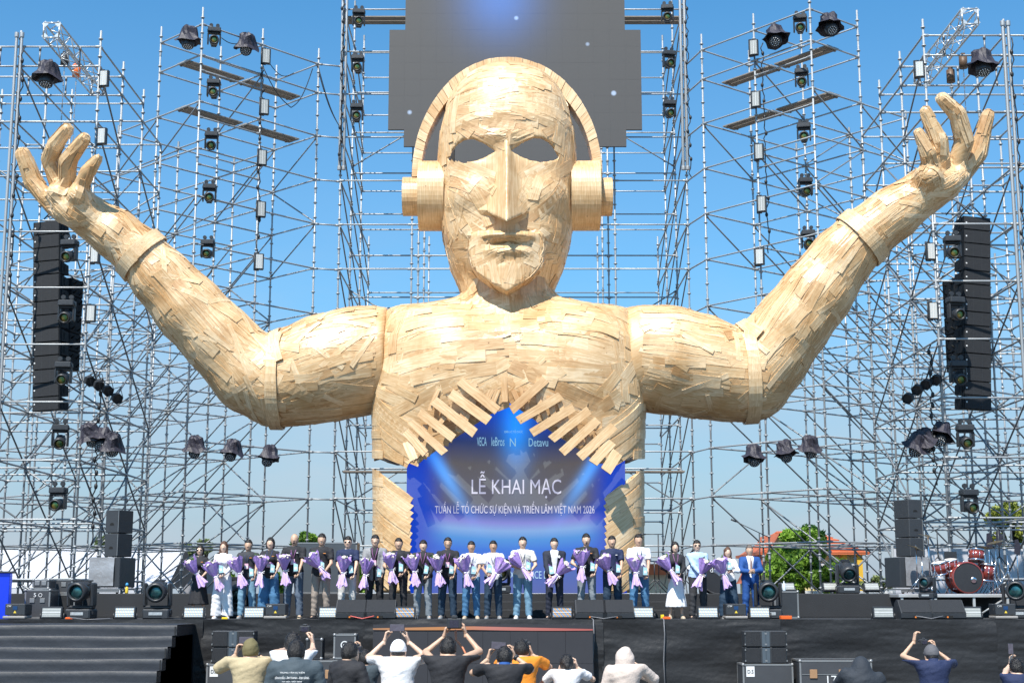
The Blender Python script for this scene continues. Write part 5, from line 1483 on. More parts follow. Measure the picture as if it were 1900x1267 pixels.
drum(KIT, (-.20, .05, .60), .14, .22, (-.1, -.2, .95), 'tom_drum', SKIN_W); drum(KIT, (-.47, -.02, .53), .16, .24, (-.2, -.15, .95), 'tom_drum', SKIN_W)
drum(KIT, (.32, -.05, .80), .165, .22, (.12, .15, .95), 'snare_drum', SKIN_W); drum(KIT, (.55, .1, .45), .18, .34, (.1, -.1, .97), 'floor_tom', SKIN_W)
e = empty('throne'); e.parent = KIT; e.location = (.0, .6, .62); q = MB(); q.ball((0, 0, 0), (.16, .16, .06), 12, 6); q.box((0, .12, .16), (.26, .05, .24)); q.build('seat_pad', BLK, e)
def cymbal(x, y, z, r, tx, ty, leg=True):
    e = empty('cymbal_stand'); e.parent = KIT
    Mr = Matrix.Rotation(tx, 3, 'X') @ Matrix.Rotation(ty, 3, 'Y')
    q = MB(); q.lathe([(r, -.012), (r*.25, .004), (r*.12, .022), (0, .026)], (x, y, z), 24, Mr, close=False); q.lathe([(r, -.014), (0, .0)], (x, y, z), 24, Mr, close=False); q.build('cymbal', BRASS, e)
    q = MB(); q.tube((x, y, z+.05), (x, y, .2), .012); 
    for k in range(3): q.tube((x, y, .28), (x+.25*math.cos(k*2.1+.4), y+.25*math.sin(k*2.1+.4), .01), .009)
    q.build('stand_legs', CHR, e)
cymbal(-.62, .2, 1.22, .22, R(8), R(14)); cymbal(-.85, .35, .98, .2, R(6), R(20)); cymbal(.62, .3, .98, .18, R(-6), R(4)); cymbal(.85, .3, 1.1, .18, R(5), R(-14))
q = MB(); 
for (x, y) in ((-.75, .3), (-.6, -.1), (.66, 0), (.85, .35), (.98, -.05)):
    for k in range(3): q.tube((x, y, .5), (x+.28*math.cos(k*2.1+x), y+.28*math.sin(k*2.1+x), .01), .009)
    q.tube((x, y, .0), (x, y, .8), .011)
q.build('hardware', CHR, KIT)
# second bass drum behind the woman with brown hair
k2 = empty('bass_drum', PZ(1328, 2.1, 31.9), R(6), 'black faced bass drum standing behind the woman with wavy hair', 'drum')
drum(k2, (0, 0, .34), .34, .4, (0, -1, 0), 'shell_assembly', mat('black_head', (.03, .03, .033), .35)); link('lettering', text_mesh('da', .13, .1), WHITEM, k2, (-.1, -.215, .5))
drum(k2, (-.42, .1, .45), .17, .25, (-.2, -.4, .9), 'floor_tom', SKIN_W)
def mic_stand(px, Y, z, h, bx, bz, label, rise=.0):
    t = empty('microphone_stand', PZ(px, z, Y), 0, label, 'microphone stand', 'microphone stands on the riser')
    q = MB(); q.tube((0, 0, .25), (0, 0, h), .013, n=6); q.build('pole', BLK, t)
    for k in range(3): q = MB(); q.tube((0, 0, .3), (.32*math.cos(k*2.1+.5), .32*math.sin(k*2.1+.5), .01), .012, n=5); q.build('leg', BLK, t)
    if bx:
        q = MB(); q.tube((-bx*.35, 0, h-bz*.35), (bx, 0, h+bz), .01, n=5); q.build('boom', BLK, t)
        q = MB(); d = Vector((bx, 0, bz)).normalized(); q.tube(Vector((bx, 0, h+bz)), Vector((bx, 0, h+bz))+d*.12, .016, .024, n=8); q.build('microphone', BLK, t)
mic_stand(1223, 32.6, 2.1, 1.3, -.28, .0, 'black boom stand without microphone left of the woman in the white skirt')
mic_stand(1412, 33.0, 2.1, 1.35, -.52, .25, 'tall black boom stand reaching over the man in the blue suit')
mic_stand(1168, 32.3, 2.1, .75, .12, .1, 'low black stand behind the man in the navy polo')
mic_stand(1215, 32.2, 2.1, .7, 0, 0, 'short black stand behind the man in the white polo')
mic_stand(1742, 32.3, 2.6, .9, .4, .2, 'boom stand over the left side of the drum kit')
mic_stand(1272, 32.6, 2.1, .8, .15, .12, 'low stand between the woman in the white skirt and the man in light blue')
mic_stand(1856, 31.9, 2.6, .9, -.3, .3, 'boom stand at the right of the drum kit')
for (px, py, nm) in ((1835, 1003, 'leftmost'), (1853, 998, 'middle'), (1887, 1015, 'rightmost')):
    t = empty('black_foam_panel', P(px, py, 32.4), R(20), '%s of three small black cloth flags beside the drum kit' % nm, 'flag', 'black flags beside the drum kit'); q = MB()
    q.extrude([(-.08, -.14), (.06, -.18), (.10, .02), (.03, .18), (-.05, .16)], -.008, .008); q.build('panel', CLOTH2, t)
    q = MB(); q.tube((0, .02, .1), (0, .02, -(P(px, py, 32.4).z-2.1)), .012); q.build('stand_pole', CHR, t)
# microphone-high bits of gear on the riser
t = empty('water_bottle', PZ(1455, ZF+.55, 30.4), 0, 'clear water bottle standing on the black case by the blue suit', 'bottle'); 
q = MB(); q.lathe([(.03, 0), (.033, .02), (.033, .13), (.012, .17), (.012, .19)], (0, 0, 0), 12); q.build('body', mat('bottle_clear', (.65, .75, .82), .1), t); q = MB(); q.tube((0, 0, .19), (0, 0, .205), .014); q.build('cap', WHITEM, t)
case(PZ(1457, ZF, 30.4), .5, .4, .55, 'plain black case behind the moving head right of the blue suit', latches=0, m=BLK2)
t = empty('water_bottle', PZ(235, 2.1, 32.2), 0, 'yellow drink bottle with a blue cap by the left subwoofer', 'bottle'); q = MB(); q.lathe([(.03, 0), (.034, .02), (.034, .12), (.014, .16)], (0, 0, 0), 12); q.build('body', mat('bottle_yellow', (.8, .55, .05), .3), t); q = MB(); q.lathe([(.034, .165), (.034, .2), (.015, .23)], (0, 0, 0), 12); q.build('cap', mat('cap_blue', (.05, .3, .6), .4), t)
case(PZ(560, 2.1, 32.3)+Vector((.55, 0, 0)), 1.35, .6, 1.1, 'large dark equipment cabinet behind the man in beige trousers', latches=0, m=mat('cabinet_slate', (.06, .07, .08), .5, var=.1))
# ------------------------------------------------------------------ people
def skin(n, c): return mat('skin_'+n, c, .5, var=.12, scale=20)
SKA, SKB, SKC = skin('light', (.64, .43, .315)), skin('mid', (.55, .35, .24)), skin('tan', (.46, .28, .185))
HAIR = mat('hair_black', (.012, .010, .010), .4, var=.5, scale=30, bump=.6, bscale=120); HBR = mat('hair_brown', (.10, .045, .025), .4, var=.5, scale=30, bump=.6, bscale=120); HGR = mat('hair_grey', (.14, .12, .11), .5, var=.5, scale=30, bump=.6, bscale=120)
HST = mat('hair_stubble', (.20, .135, .10), .7, var=.3, scale=60)
EYEM = mat('eye_dark', (.012, .01, .01), .2); LIPM = mat('lips', (.46, .22, .18), .5); TEETH = mat('teeth', (.75, .73, .68), .4); SGL = mat('sunglass', (.01, .01, .012), .1); GLF = mat('glasses_frame', (.02, .02, .02), .3)
def cloth(n, c, r=.8): return mat('cloth_'+n, c, r, var=.14, scale=7, bump=.35, bscale=28)
CL = {k: cloth(k, c) for k, c in dict(black=(.018, .018, .022), charcoal=(.035, .037, .043), navy=(.012, .022, .07), white=(.78, .78, .80), cream=(.72, .70, .64), blazer=(.26, .26, .265), darkblazer=(.03, .028, .032), blue=(.012, .07, .26), suit=(.014, .018, .035), lightblue=(.40, .56, .80), jeans=(.055, .16, .30), jeanslight=(.16, .30, .42), jeansdark=(.016, .04, .075), jeansgrey=(.20, .23, .26), beige=(.30, .245, .205), ltgrey=(.52, .51, .49), khaki=(.47, .38, .23), olive=(.15, .125, .055), orange=(.80, .26, .02), hijab=(.60, .50, .44), hoodie=(.022, .028, .038), pink=(.75, .48, .46), slate=(.05, .07, .085), capgrey=(.10, .10, .11), bluegrey=(.10, .135, .19)).items()}
LANY = mat('lanyard_purple', (.28, .10, .26), .6); LANB = mat('lanyard_dark', (.03, .05, .12), .6)
PINKB = mat('badge_pink', (.75, .45, .58), .5)
_hand = {}
def hand_mesh(curl):
    """right-palm hand: wrist at origin, fingers along +Z, palm to -Y, thumb on +X"""
    if curl in _hand: return _hand[curl]
    G = grid((-.075, -.10, -.05), (.085, .045, .205), .0052)
    d = cone(G, (0, 0, -.045), (0, 0, .01), .027, .026, sy=1.2)
    for x, l in ((-.03, .085), (-.01, .092), (.012, .092), (.031, .086)):
        d = smin(d, cone(G, (x*.55, 0, .01), (x, 0, l), .017, .0135, sy=1.15), .012)
    for i, (x, l) in enumerate(((-.032, .058), (-.011, .072), (.012, .078), (.033, .07))):
        a = Vector((x, 0, .085)); an = 0; seg = (l*.45, l*.32, l*.27); f = None
        for k, s in enumerate(seg):
            an += R(curl*(1, 1.1, .8)[k]); b = a+Vector((x*.06, -math.sin(an)*s, math.cos(an)*s))
            c = cone(G, a, b, .0105-.0012*k, .0098-.0012*k); f = c if f is None else smin(f, c, .003); a = b
        d = smin(d, f, .004)
    th = [Vector((.028, -.004, .025)), Vector((.055, -.02, .055)), Vector((.062, -.038, .085)), Vector((.056, -.05, .105))]
    for k in range(3): d = smin(d, cone(G, th[k], th[k+1], .0145-.002*k, .0125-.002*k), .008)
    _hand[curl] = nets(d, G[3], G[4], 'hand'); return _hand[curl]
def tufted(me, n, ln, seed):
    rnd = random.Random(seed); P_ = me.polygons; m = len(P_)
    if not m: return me
    co = [tuple(v.co) for v in me.vertices]; F = [tuple(p.vertices) for p in P_]; k = len(co)
    for _ in range(n):
        f = P_[rnd.randrange(m)]; c = f.center; nn = f.normal
        if nn.z < -.3: continue
        d = (nn+Vector((rnd.uniform(-.6, .6), rnd.uniform(-.6, .6), rnd.uniform(-.3, .7)))).normalized(); a = d.cross(nn+Vector((.1, .2, .3))).normalized()*.006
        co += [tuple(c-a-nn*.004), tuple(c+a-nn*.004), tuple(c+d*ln*rnd.uniform(.5, 1.2))]; F.append((k, k+1, k+2)); k += 3
    o = bpy.data.meshes.new(me.name); o.from_pydata(co, [], F); o.polygons.foreach_set('use_smooth', [i < m for i in range(len(F))]); o.update(); return o
def ik(sh, wr, l1, l2, pole):
    v = wr-sh; D = min(v.length, (l1+l2)*.995); v.normalize(); wr = sh+v*D
    a = (l1*l1-l2*l2+D*D)/(2*D); h = math.sqrt(max(0, l1*l1-a*a)); p = pole-v*pole.dot(v); p.normalize()
    return sh+v*a+p*h, wr
def wrinkle(G, amp, s=1.0, seed=0.0):
    X, Y, Z = G[:3]
    return amp*(np.sin(X*41*s+Z*23*s+seed)*np.sin(Z*57*s-X*13+seed*2)+.6*np.sin(Z*90*s+X*37+Y*30+seed*3))
def person(loc, H, skinm, top, bottom, hairm, hair='short', sex='m', rz=0.0, hands=None, label='', group=None, res=.0165, extras=(), shoe=None, head_yaw=0.0, lean=0.0, poles=None, curl=45, seed=0, wide=1.0, stance=.115, handdir=None, drop=0.0):
    t = empty('person', loc, rz, label, 'person', group); s = H/(1.74-drop); V = Vector
    def p(x, y, z): return V((x*s, y*s, z*s))
    def ph(x, y, z): return V((x*s, (y-drop*.5)*s, (z-drop)*s))
    fem = sex == 'f'; sw = (.155 if fem else .185)*wide; hw = .095*wide; bt = .92 if fem else wide
    sh = {-1: p(-sw, .0, 1.395), 1: p(sw, .0, 1.395)}
    hands = hands or {-1: p(-.27, -.06, .82), 1: p(.27, -.06, .82)}
    lo = [-.36*s, -.36*s, -.01]; hi = [.36*s, .24*s, 1.80*s]
    arm = {}
    for k in (-1, 1):
        if hands[k].z > 1.28*s: sh[k] = sh[k]+p(-k*.012, 0, .05)
    for k in (-1, 1):
        pole = (poles or {}).get(k, V((k*.9, .6, -.5))); el, wr = ik(sh[k], hands[k], .285*s, .255*s, pole); arm[k] = (el, wr)
        for q in (el, wr):
            for i in range(3): lo[i] = min(lo[i], q[i]-.08); hi[i] = max(hi[i], q[i]+.08)
    G = grid(lo, hi, res)
    GH = (G[0], G[1]+drop*.5*s, G[2]+drop*s)
    # head
    hy = -.012; hc = p(0, hy, 1.615)
    f = ell(GH, hc, (.083*s, .100*s, .112*s))
    f = smin(f, cone(GH, p(0, -.035, 1.555), p(0, -.045, 1.535), .056*s, .045*s), .03*s)
    f = smin(f, cone(GH, p(0, -.098, 1.615), p(0, -.112, 1.59), .010*s, .017*s), .012*s)
    for k in (-1, 1): f = smin(f, ell(GH, p(k*.077, .0, 1.60), (.012*s, .022*s, .033*s)), .008)
    f = smin(f, cone(G, p(0, .012, 1.42), ph(0, .0, 1.54), .056*s*bt, .052*s*bt), .02*s)
    headf = f
    tor = cone(G, p(0, .01, 1.10), p(0, .0, 1.32), .125*s*bt, .150*s*bt, sy=1.25)
    tor = smin(tor, cone(G, sh[-1]+p(.045, 0, -.035), sh[1]+p(-.045, 0, -.035), .055*s, .055*s, sy=.95), .07*s)
    tor = smin(tor, cone(G, p(0, .015, 1.385), p(0, .01, 1.47), .085*s*bt, .052*s), .045*s)
    if fem:
        for k in (-1, 1): tor = smin(tor, ell(G, p(k*.065, -.095, 1.28), (.062*s, .055*s, .06*s)), .05*s)
    hip = ell(G, p(0, .01, .95), (.165*s*bt, .118*s, .135*s)); tor = smin(tor, hip, .09*s)
    legf = None; feetf = None; lg = {}
    for k in (-1, 1):
        h0, kn, an = p(k*hw, .0, .90), p(k*(hw+.02), -.015, .49), p(k*(stance+.02), .02, .09); lg[k] = (h0, kn, an)
        c = smin(cone(G, h0, kn, .085*s*bt, .055*s*bt), cone(G, kn, an, .054*s, .038*s), .03); legf = c if legf is None else np.minimum(legf, c)
        c = cone(G, an+p(0, .03, -.05), an+p(k*.03, -.15, -.06), .036*s, .03*s); feetf = c if feetf is None else np.minimum(feetf, c)
    af = {}
    for k in (-1, 1):
        el, wr = arm[k]
        af[k] = smin(cone(G, sh[k], el, .043*s*bt, .034*s*bt), cone(G, el, wr, .034*s, .024*s), .02)
    short = top[1] in ('polo', 'tee')
    body = smin(headf, tor+.006, .02); body = smin(body, np.minimum(legf, feetf)+.004, .02); body = smin(body, np.minimum(af[-1], af[1])+(0 if short else .004), .02)
    mes = [(nets(body, G[3], G[4], 'body'), None)]
    for k in (-1, 1):
        el, wr = arm[k]; d = (wr-el).normalized()
        if handdir and k in handdir: d = (d*.4+V(handdir[k])).normalized()
        inward = V((-k, -.3, .2)) if not handdir else V((-k*.6, 0, -.2))
        pn = (inward-d*inward.dot(d)).normalized()      # palm normal
        z_ = d; y_ = -pn; x_ = y_.cross(z_)
        M3 = Matrix((x_, y_, z_)).transposed()
        if k > 0: M3 = M3 @ Matrix(((1, 0, 0), (0, 1, 0), (0, 0, 1)))
        mes.append((hand_mesh(curl), Matrix.Translation(wr+d*.01) @ M3.to_4x4() @ Matrix.Scale(s*.98, 4)))
    bm = join_meshes('body', mes); body_o = link('body', bm, skinm, t)
    X, Y, Z = G[:3]
    # top garment
    kind = top[1]; off = {'polo': .016, 'tee': .017, 'shirt': .018, 'blazer': .026, 'hoodie': .032, 'jacket': .03}[kind]
    c = tor-off*s-(.010*s if not fem else .004)
    hem = {'polo': .86, 'tee': .86, 'shirt': .90, 'blazer': .78, 'hoodie': .82, 'jacket': .82}[kind]*s
    c = smin(c, cone(G, p(0, .01, hem/s+.03), p(0, .01, 1.15), (.150 if not fem else .135)*s*bt, (.142 if not fem else .12)*s*bt, sy=1.2), .05)
    for k in (-1, 1):
        el, wr = arm[k]
        if short:
            mid = sh[k].lerp(el, .72); a_ = cone(G, sh[k], mid, .062*s*bt, .066*s*bt)
            dv = (el-sh[k]).normalized(); cut = (X-mid.x)*dv.x+(Y-mid.y)*dv.y+(Z-mid.z)*dv.z
            a_ = np.maximum(a_, cut)
        else:
            a_ = smin(cone(G, sh[k], el, .060*s*bt, .053*s*bt), cone(G, el, wr, .052*s*bt, .040*s), .02)
            dv = (wr-el).normalized(); cut = (X-wr.x)*dv.x+(Y-wr.y)*dv.y+(Z-wr.z)*dv.z+.015
            a_ = np.maximum(a_, cut)
        c = smin(c, a_-(off-.016), .02)
    c = c+wrinkle(G, .0030 if kind != 'blazer' else .0015, 1, seed)
    neckz = 1.475*s
    c = np.maximum(c, hem-Z); nk = np.sqrt(X**2+(Y-.0)**2)-.062*s
    if kind == 'hoodie':
        hf = ell(GH, p(0, .02, 1.60), (.115*s, .135*s, .150*s)); hf = np.maximum(hf, -(GH[1]+.075*s)); c = smin(c, hf, .05)
    else:
        c = np.maximum(c, Z-neckz)
        c = np.maximum(c, -np.maximum(nk, 1.455*s-Z))
    if kind == 'blazer':
        c = np.maximum(c, -np.maximum(np.abs(X)-(.022+np.clip(Z-1.0*s, 0, 1)*.16)*s, Y+.02))
    link('jacket' if kind in ('blazer', 'jacket', 'hoodie') else 'shirt', nets(c, G[3], G[4], 'garment'), CL[top[0]], t)
    if kind == 'blazer' or 'inner' in dict(top[2] if len(top) > 2 else {}):
        c2 = tor-.012*s; c2 = np.maximum(c2, Z-1.49*s); c2 = np.maximum(c2, .92*s-Z); c2 = np.maximum(c2, Y-.05)
        link('inner_shirt', nets(c2, G[3], G[4], 'garment'), CL[dict(top[2])['inner']], t)
    # collar
    if kind in ('polo', 'shirt', 'blazer'):
        colm = CL[dict(top[2]).get('collar', top[0])] if len(top) > 2 else CL[top[0]]
        if kind == 'blazer': colm = CL[dict(top[2])['inner']]
        q = MB(); n = 14; vs = []; fs = []
        for i in range(n+1):
            a_ = R(-90+22+i*(360-44)/n)
            for (r_, z_) in ((.060, 1.500), (.075, 1.470), (.092, 1.452)): vs.append(p(r_*math.cos(a_)*1.02, r_*math.sin(a_)*1.05+.008, z_-(.018 if i in (0, n) and r_ > .08 else 0)-(.025*(1-math.sin(a_))/2)))
        for i in range(n):
            for j in range(2): fs.append((i*3+j, i*3+j+1, (i+1)*3+j+1, (i+1)*3+j))
        q.add(vs, fs, True); q.build('collar', colm, t)
    if dict(top[2] if len(top) > 2 else {}).get('tie'):
        q = MB(); q.extrude([(-.02*s, 1.12*s), (0, 1.09*s), (.02*s, 1.12*s), (.013*s, 1.44*s), (-.013*s, 1.44*s)], -.192*s, -.182*s); q.build('tie', mat('tie_brown', (.28, .16, .12), .5), t)
    # bottom garment
    bk = bottom[1]
    if bk == 'skirt':
        c = cone(G, p(0, .01, bottom[2] if len(bottom) > 2 else .34), p(0, .01, 1.0), .25*s, .135*s, sy=1.1)
        c = np.maximum(c, (bottom[2] if len(bottom) > 2 else .34)*s-Z); c = np.maximum(c, Z-1.04*s)+.006*np.sin(np.arctan2(Y, X)*11+seed)*np.clip((.95*s-Z)*2, 0, 1)
        link('skirt', nets(c, G[3], G[4], 'garment'), CL[bottom[0]], t)
    else:
        rk = {'slim': (.100, .074, .062), 'straight': (.106, .084, .074), 'wide': (.112, .112, .125)}[bk]
        c = hip-.014*s
        for k in (-1, 1):
            h0, kn, an = lg[k]; a_ = smin(cone(G, h0, kn, rk[0]*s*bt, rk[1]*s), cone(G, kn, an+p(0, -.0, .0), rk[1]*s, rk[2]*s), .03)
            a_ = a_+wrinkle(G, .004, .8, seed+k)*np.clip((.75*s-Z)*3, .3, 1); c = smin(c, a_, .02)
        c = np.maximum(c, .055*s-Z); c = np.maximum(c, Z-1.03*s)
        link('trousers', nets(c, G[3], G[4], 'garment'), CL[bottom[0]], t)
    # shoes
    for k in (-1, 1):
        an = lg[k][2]; q = MB()
        vs = [];
        prof = [(.055, .036, .075), (.03, .043, .095), (-.03, .043, .09), (-.09, .046, .062), (-.15, .045, .045), (-.195, .030, .03)]
        n = 8
        for (yy, w_, h_) in prof:
            for i in range(n):
                a_ = math.pi*i/(n-1); vs.append(p(an.x/s+k*.0+w_*math.cos(a_)+k*(-yy)*.12, an.y/s+yy, max(.0, h_*math.sin(a_)**.6)))
        fs = []
        for i in range(len(prof)-1):
            for j in range(n-1): fs.append((i*n+j, i*n+j+1, (i+1)*n+j+1, (i+1)*n+j))
        fs += [tuple(range(n-1, -1, -1)), tuple((len(prof)-1)*n+i for i in range(n))]
        q.add(vs, fs, True); q.build('shoe', shoe or CL['black'], t)
    # hair and headgear
    HM = hairm
    if hair != 'bald':
        h = ell(GH, p(0, .002, 1.630), (.091*s, .112*s, .126*s))
        if hair in ('short', 'crop'):
            zl = (1.655 if hair == 'short' else 1.663)*s
            h = np.maximum(h, -np.maximum(GH[2]-zl-.0025*np.sin(X*90/s), GH[1]+.022*s))
            h = np.maximum(h, (1.585*s-np.clip(GH[1]-.02*s, 0, .1)*.4)-GH[2])+.0025*np.sin(X*160+GH[2]*70)*np.cos(GH[1]*120)
        elif hair in ('bob', 'long', 'wavy', 'bun'):
            ln = {'bob': 1.50, 'long': 1.30, 'wavy': 1.28, 'bun': 1.52}[hair]*s
            if hair != 'bun':
                h = smin(h, cone(GH, p(0, .045, 1.62), p(0, .06, ln/s+.04), .088*s, .075*s, sy=1.3), .03)
                for k in (-1, 1): h = smin(h, cone(GH, p(k*.068, .0, 1.64), p(k*(.085 if hair != 'bob' else .072), -.01 if hair == 'bob' else -.045, ln/s+.03), .030*s, .028*s), .02)
            else: h = smin(h, ell(GH, p(0, .12, 1.60), (.045*s, .04*s, .045*s)), .02)
            h = h+(.004*np.sin(GH[2]*60+X*30) if hair == 'wavy' else .0015*np.sin(X*200))
            fc = ell(GH, p(.0, -.10, 1.595), (.056*s, .085*s, .075*s)); h = smax(h, -fc, .01)
        elif hair in ('cap', 'beanie', 'hijab', 'hood'):
            h = ell(GH, p(0, .0, 1.63), (.094*s, .114*s, .122*s))
            if hair == 'cap': h = np.maximum(h, 1.61*s-GH[2])
            if hair == 'beanie': h = np.maximum(ell(GH, p(0, .01, 1.64), (.096*s, .112*s, .135*s))+wrinkle(GH, .003, 1, 1), 1.575*s-GH[2])
            if hair == 'hijab':
                h = smin(h-.006, cone(GH, p(0, .02, 1.58), p(0, .03, 1.40), .10*s, .14*s, sy=1.05), .06)+wrinkle(GH, .004, .7, 2)
                fc = ell(GH, p(0, -.13, 1.60), (.062*s, .08*s, .09*s)); h = smax(h, -fc, .01); h = np.maximum(h, 1.36*s-GH[2])
            if hair == 'hood': h = None
            if hair == 'cap':
                hh = ell(GH, p(0, .012, 1.60), (.080*s, .098*s, .10*s)); hh = np.maximum(hh, -(GH[1]-.0)); hh = np.maximum(hh, 1.54*s-GH[2])
                link('hair', nets(hh, G[3], G[4], 'hair'), HAIR, t)
                q = MB(); q.ball(ph(0, -.13, 1.635), (.075*s, .07*s, .012*s), 12, 6); q.build('cap_visor', HM, t)
        if h is not None: link({'cap': 'cap', 'beanie': 'beanie', 'hijab': 'headscarf'}.get(hair, 'hair'), (nets(h, G[3], G[4], 'hair') if hair in ('cap', 'beanie', 'hijab') else tufted(nets(h, G[3], G[4], 'hair'), 420 if hair in ('short', 'crop') else 200, .010, seed)), HM, t)
    elif True:
        h = np.maximum(ell(GH, p(0, .0, 1.622), (.077*s, .097*s, .109*s)), 1.66*s-GH[2]-np.clip(GH[1], 0, 1)*.8); link('hair', nets(h, G[3], G[4], 'hair'), HST, t)
    # face
    fy = -.0955
    for k in (-1, 1):
        q = MB(); q.ball(ph(k*.029, fy+.008, 1.622), (.015*s, .007*s, .007*s), 8, 5); q.build('eye', EYEM, t)
        q = MB(); q.box(ph(k*.030, fy+.004, 1.643), (.030*s, .009*s, .006*s)); q.build('eyebrow', HAIR, t)
    q = MB(); q.ball(ph(0, -.093, 1.562), (.024*s, .012*s, .0075*s), 10, 5); q.build('mouth', LIPM, t)
    if 'smile' in extras: q = MB(); q.box(ph(0, -.1045, 1.563), (.030*s, .004*s, .006*s)); q.build('teeth', TEETH, t)
    if 'beard' in extras: q = MB(); q.ball(ph(0, -.085, 1.542), (.03*s, .018*s, .02*s), 10, 6); q.build('beard', HAIR, t)
    if 'sun' in extras or 'glasses' in extras:
        q = MB(); dark = 'sun' in extras
        for k in (-1, 1):
            if dark: q.ball(ph(k*.033, fy-.008, 1.620), (.029*s, .006*s, .021*s), 12, 6)
            else: q.lathe([(.020*s, -.002), (.026*s, -.002), (.026*s, .002)], ph(k*.033, fy-.008, 1.618), 14, Matrix.Rotation(R(90), 3, 'X'), close=False)
            q.box(ph(k*.072, -.05, 1.626), (.005*s, .10*s, .006*s))
        q.box(ph(0, fy-.008, 1.626), (.02*s, .005*s, .005*s)); q.build('sunglasses' if dark else 'glasses', SGL if dark else GLF, t)
    if 'lanyard' in extras or 'badge' in extras or 'lanyardb' in extras:
        lm = LANB if 'lanyardb' in extras else LANY
        q = MB()
        for k in (-1, 1): q.path([p(k*.062, .03, 1.475), p(k*.06, -.07, 1.455), p(k*.045, -.150, 1.36), p(0, -.178, 1.20)], .0075*s, 4)
        q.build('lanyard', lm, t)
        if 'badge' in extras: q = MB(); q.box(p(.0, -.19, 1.15), (.085*s, .006*s, .115*s)); q.build('badge', PINKB, t); q = MB(); q.box(p(0, -.194, 1.135), (.07*s, .004*s, .05*s)); q.build('badge_card', WHITEM, t)
    if 'logo' in extras: q = MB(); q.box(p(.085, -.152, 1.335), (.06*s, .02, .012*s), Matrix.Rotation(R(-20), 3, 'Z')); q.build('chest_logo', mat('logo_orange', (.75, .3, .08), .6), t)
    if 'logow' in extras: q = MB(); q.box(p(.085, -.150, 1.335), (.04*s, .02, .016*s), Matrix.Rotation(R(-20), 3, 'Z')); q.build('chest_logo', WHITEM, t)
    if 'belt' in extras: pass
    if 'watch' in extras:
        el, wr = arm[-1]; q = MB(); d = (wr-el).normalized(); q.tube(wr-d*.045, wr-d*.015, .034, n=10); q.build('wristwatch', BLK, t)
    if 'buttonhole' in extras:
        q = MB()
        for k in range(5): q.ball(p(.10+.018*math.cos(k*1.26), -.165, 1.33+.018*math.sin(k*1.26)), .016, 6, 4)
        q.build('buttonhole_flower', WHITEM, t)
    bpy.context.view_layer.update() if False else None
    return t, {k: arm[k][1] for k in arm}, s
# ------------------------------------------------------------------ bouquets and trophies
PAPER = mat('lilac_paper', (.43, .27, .66), .5, var=.22, scale=5, bump=.5, bscale=18); PAPER2 = mat('pale_lilac_paper', (.60, .43, .76), .5, var=.15, scale=5, bump=.4, bscale=18)
PETAL = mat('cream_petal', (.68, .62, .54), .6, var=.15, scale=30, bump=.8, bscale=60); LEAF = mat('bouquet_leaf', (.09, .17, .05), .5, var=.4, scale=20); RIB = mat('white_ribbon', (.75, .72, .76), .4)
TEAL = mat('trophy_glass', (.34, .55, .58), .12, var=.15, scale=9, coat=.6); TRD = mat('trophy_base', (.03, .03, .05), .2); TRP = mat('trophy_purple', (.13, .06, .20), .3)
def paper_mesh(seed, r0, r1, z0, z1, pl, n=36, turn=0.0):
    rnd = random.Random(seed); ph = [rnd.uniform(0, 6) for _ in range(6)]; vs = []; fs = []; rows = 5
    for j in range(rows):
        f = j/(rows-1)
        for k in range(n):
            t = 2*math.pi*k/n; r = r0+(r1-r0)*f**.8
            r *= 1+pl*f*math.sin(t*n/4*1.0+ph[0])+.12*f*math.sin(3*t+ph[1])
            vs.append((r*math.cos(t), r*math.sin(t)*.8, z0+(z1-z0)*f*(1+.10*math.sin(2*t+ph[2])+.10*math.sin(5*t+ph[3]))))
    for j in range(rows-1):
        for k in range(n): k2 = (k+1) % n; fs.append((j*n+k, j*n+k2, (j+1)*n+k2, (j+1)*n+k))
    m = MB(); m.add(vs, fs, False); return m.mesh('paper')
WR = [paper_mesh(s, .035, .20, .0, .33, .10) for s in (1, 2, 3, 4)]; WR2 = [paper_mesh(s+9, .03, .16, .02, .26, .08) for s in (1, 2, 3)]
TL = [paper_mesh(s+20, .032, .115, .0, -.30, .22, 28) for s in (1, 2, 3, 4)]
def flower_mesh(seed):
    rnd = random.Random(seed); m = MB()
    for k in range(9):
        t = k*2.4; r = .012+.022*k/9; Mq = Matrix.Rotation(t, 3, 'Z') @ Matrix.Rotation(R(35+k*4), 3, 'Y')
        m.ball((r*math.cos(t), r*math.sin(t), .02-.014*k/9), (.021, .016, .008), 6, 4, Mq)
    return m.mesh('flower')
FL = [flower_mesh(s) for s in range(3)]
q = MB()
for k in range(3): q.add([(0, 0, 0), (.022, .004, .05), (0, .01, .11), (-.022, .004, .05)], [(0, 1, 2, 3)]) if k == 0 else None
LF = q.mesh('leaf')
q = MB(); q.lathe([(.04, -.02), (.047, 0), (.04, .02)], n=12); q.path([(.04, -.03, 0), (.10, -.05, .03), (.09, -.06, -.02), (.05, -.04, 0)], .010, 4); q.path([(.04, -.04, 0), (.06, -.06, -.12), (.05, -.06, -.22)], .009, 4); RBM = q.mesh('ribbon')
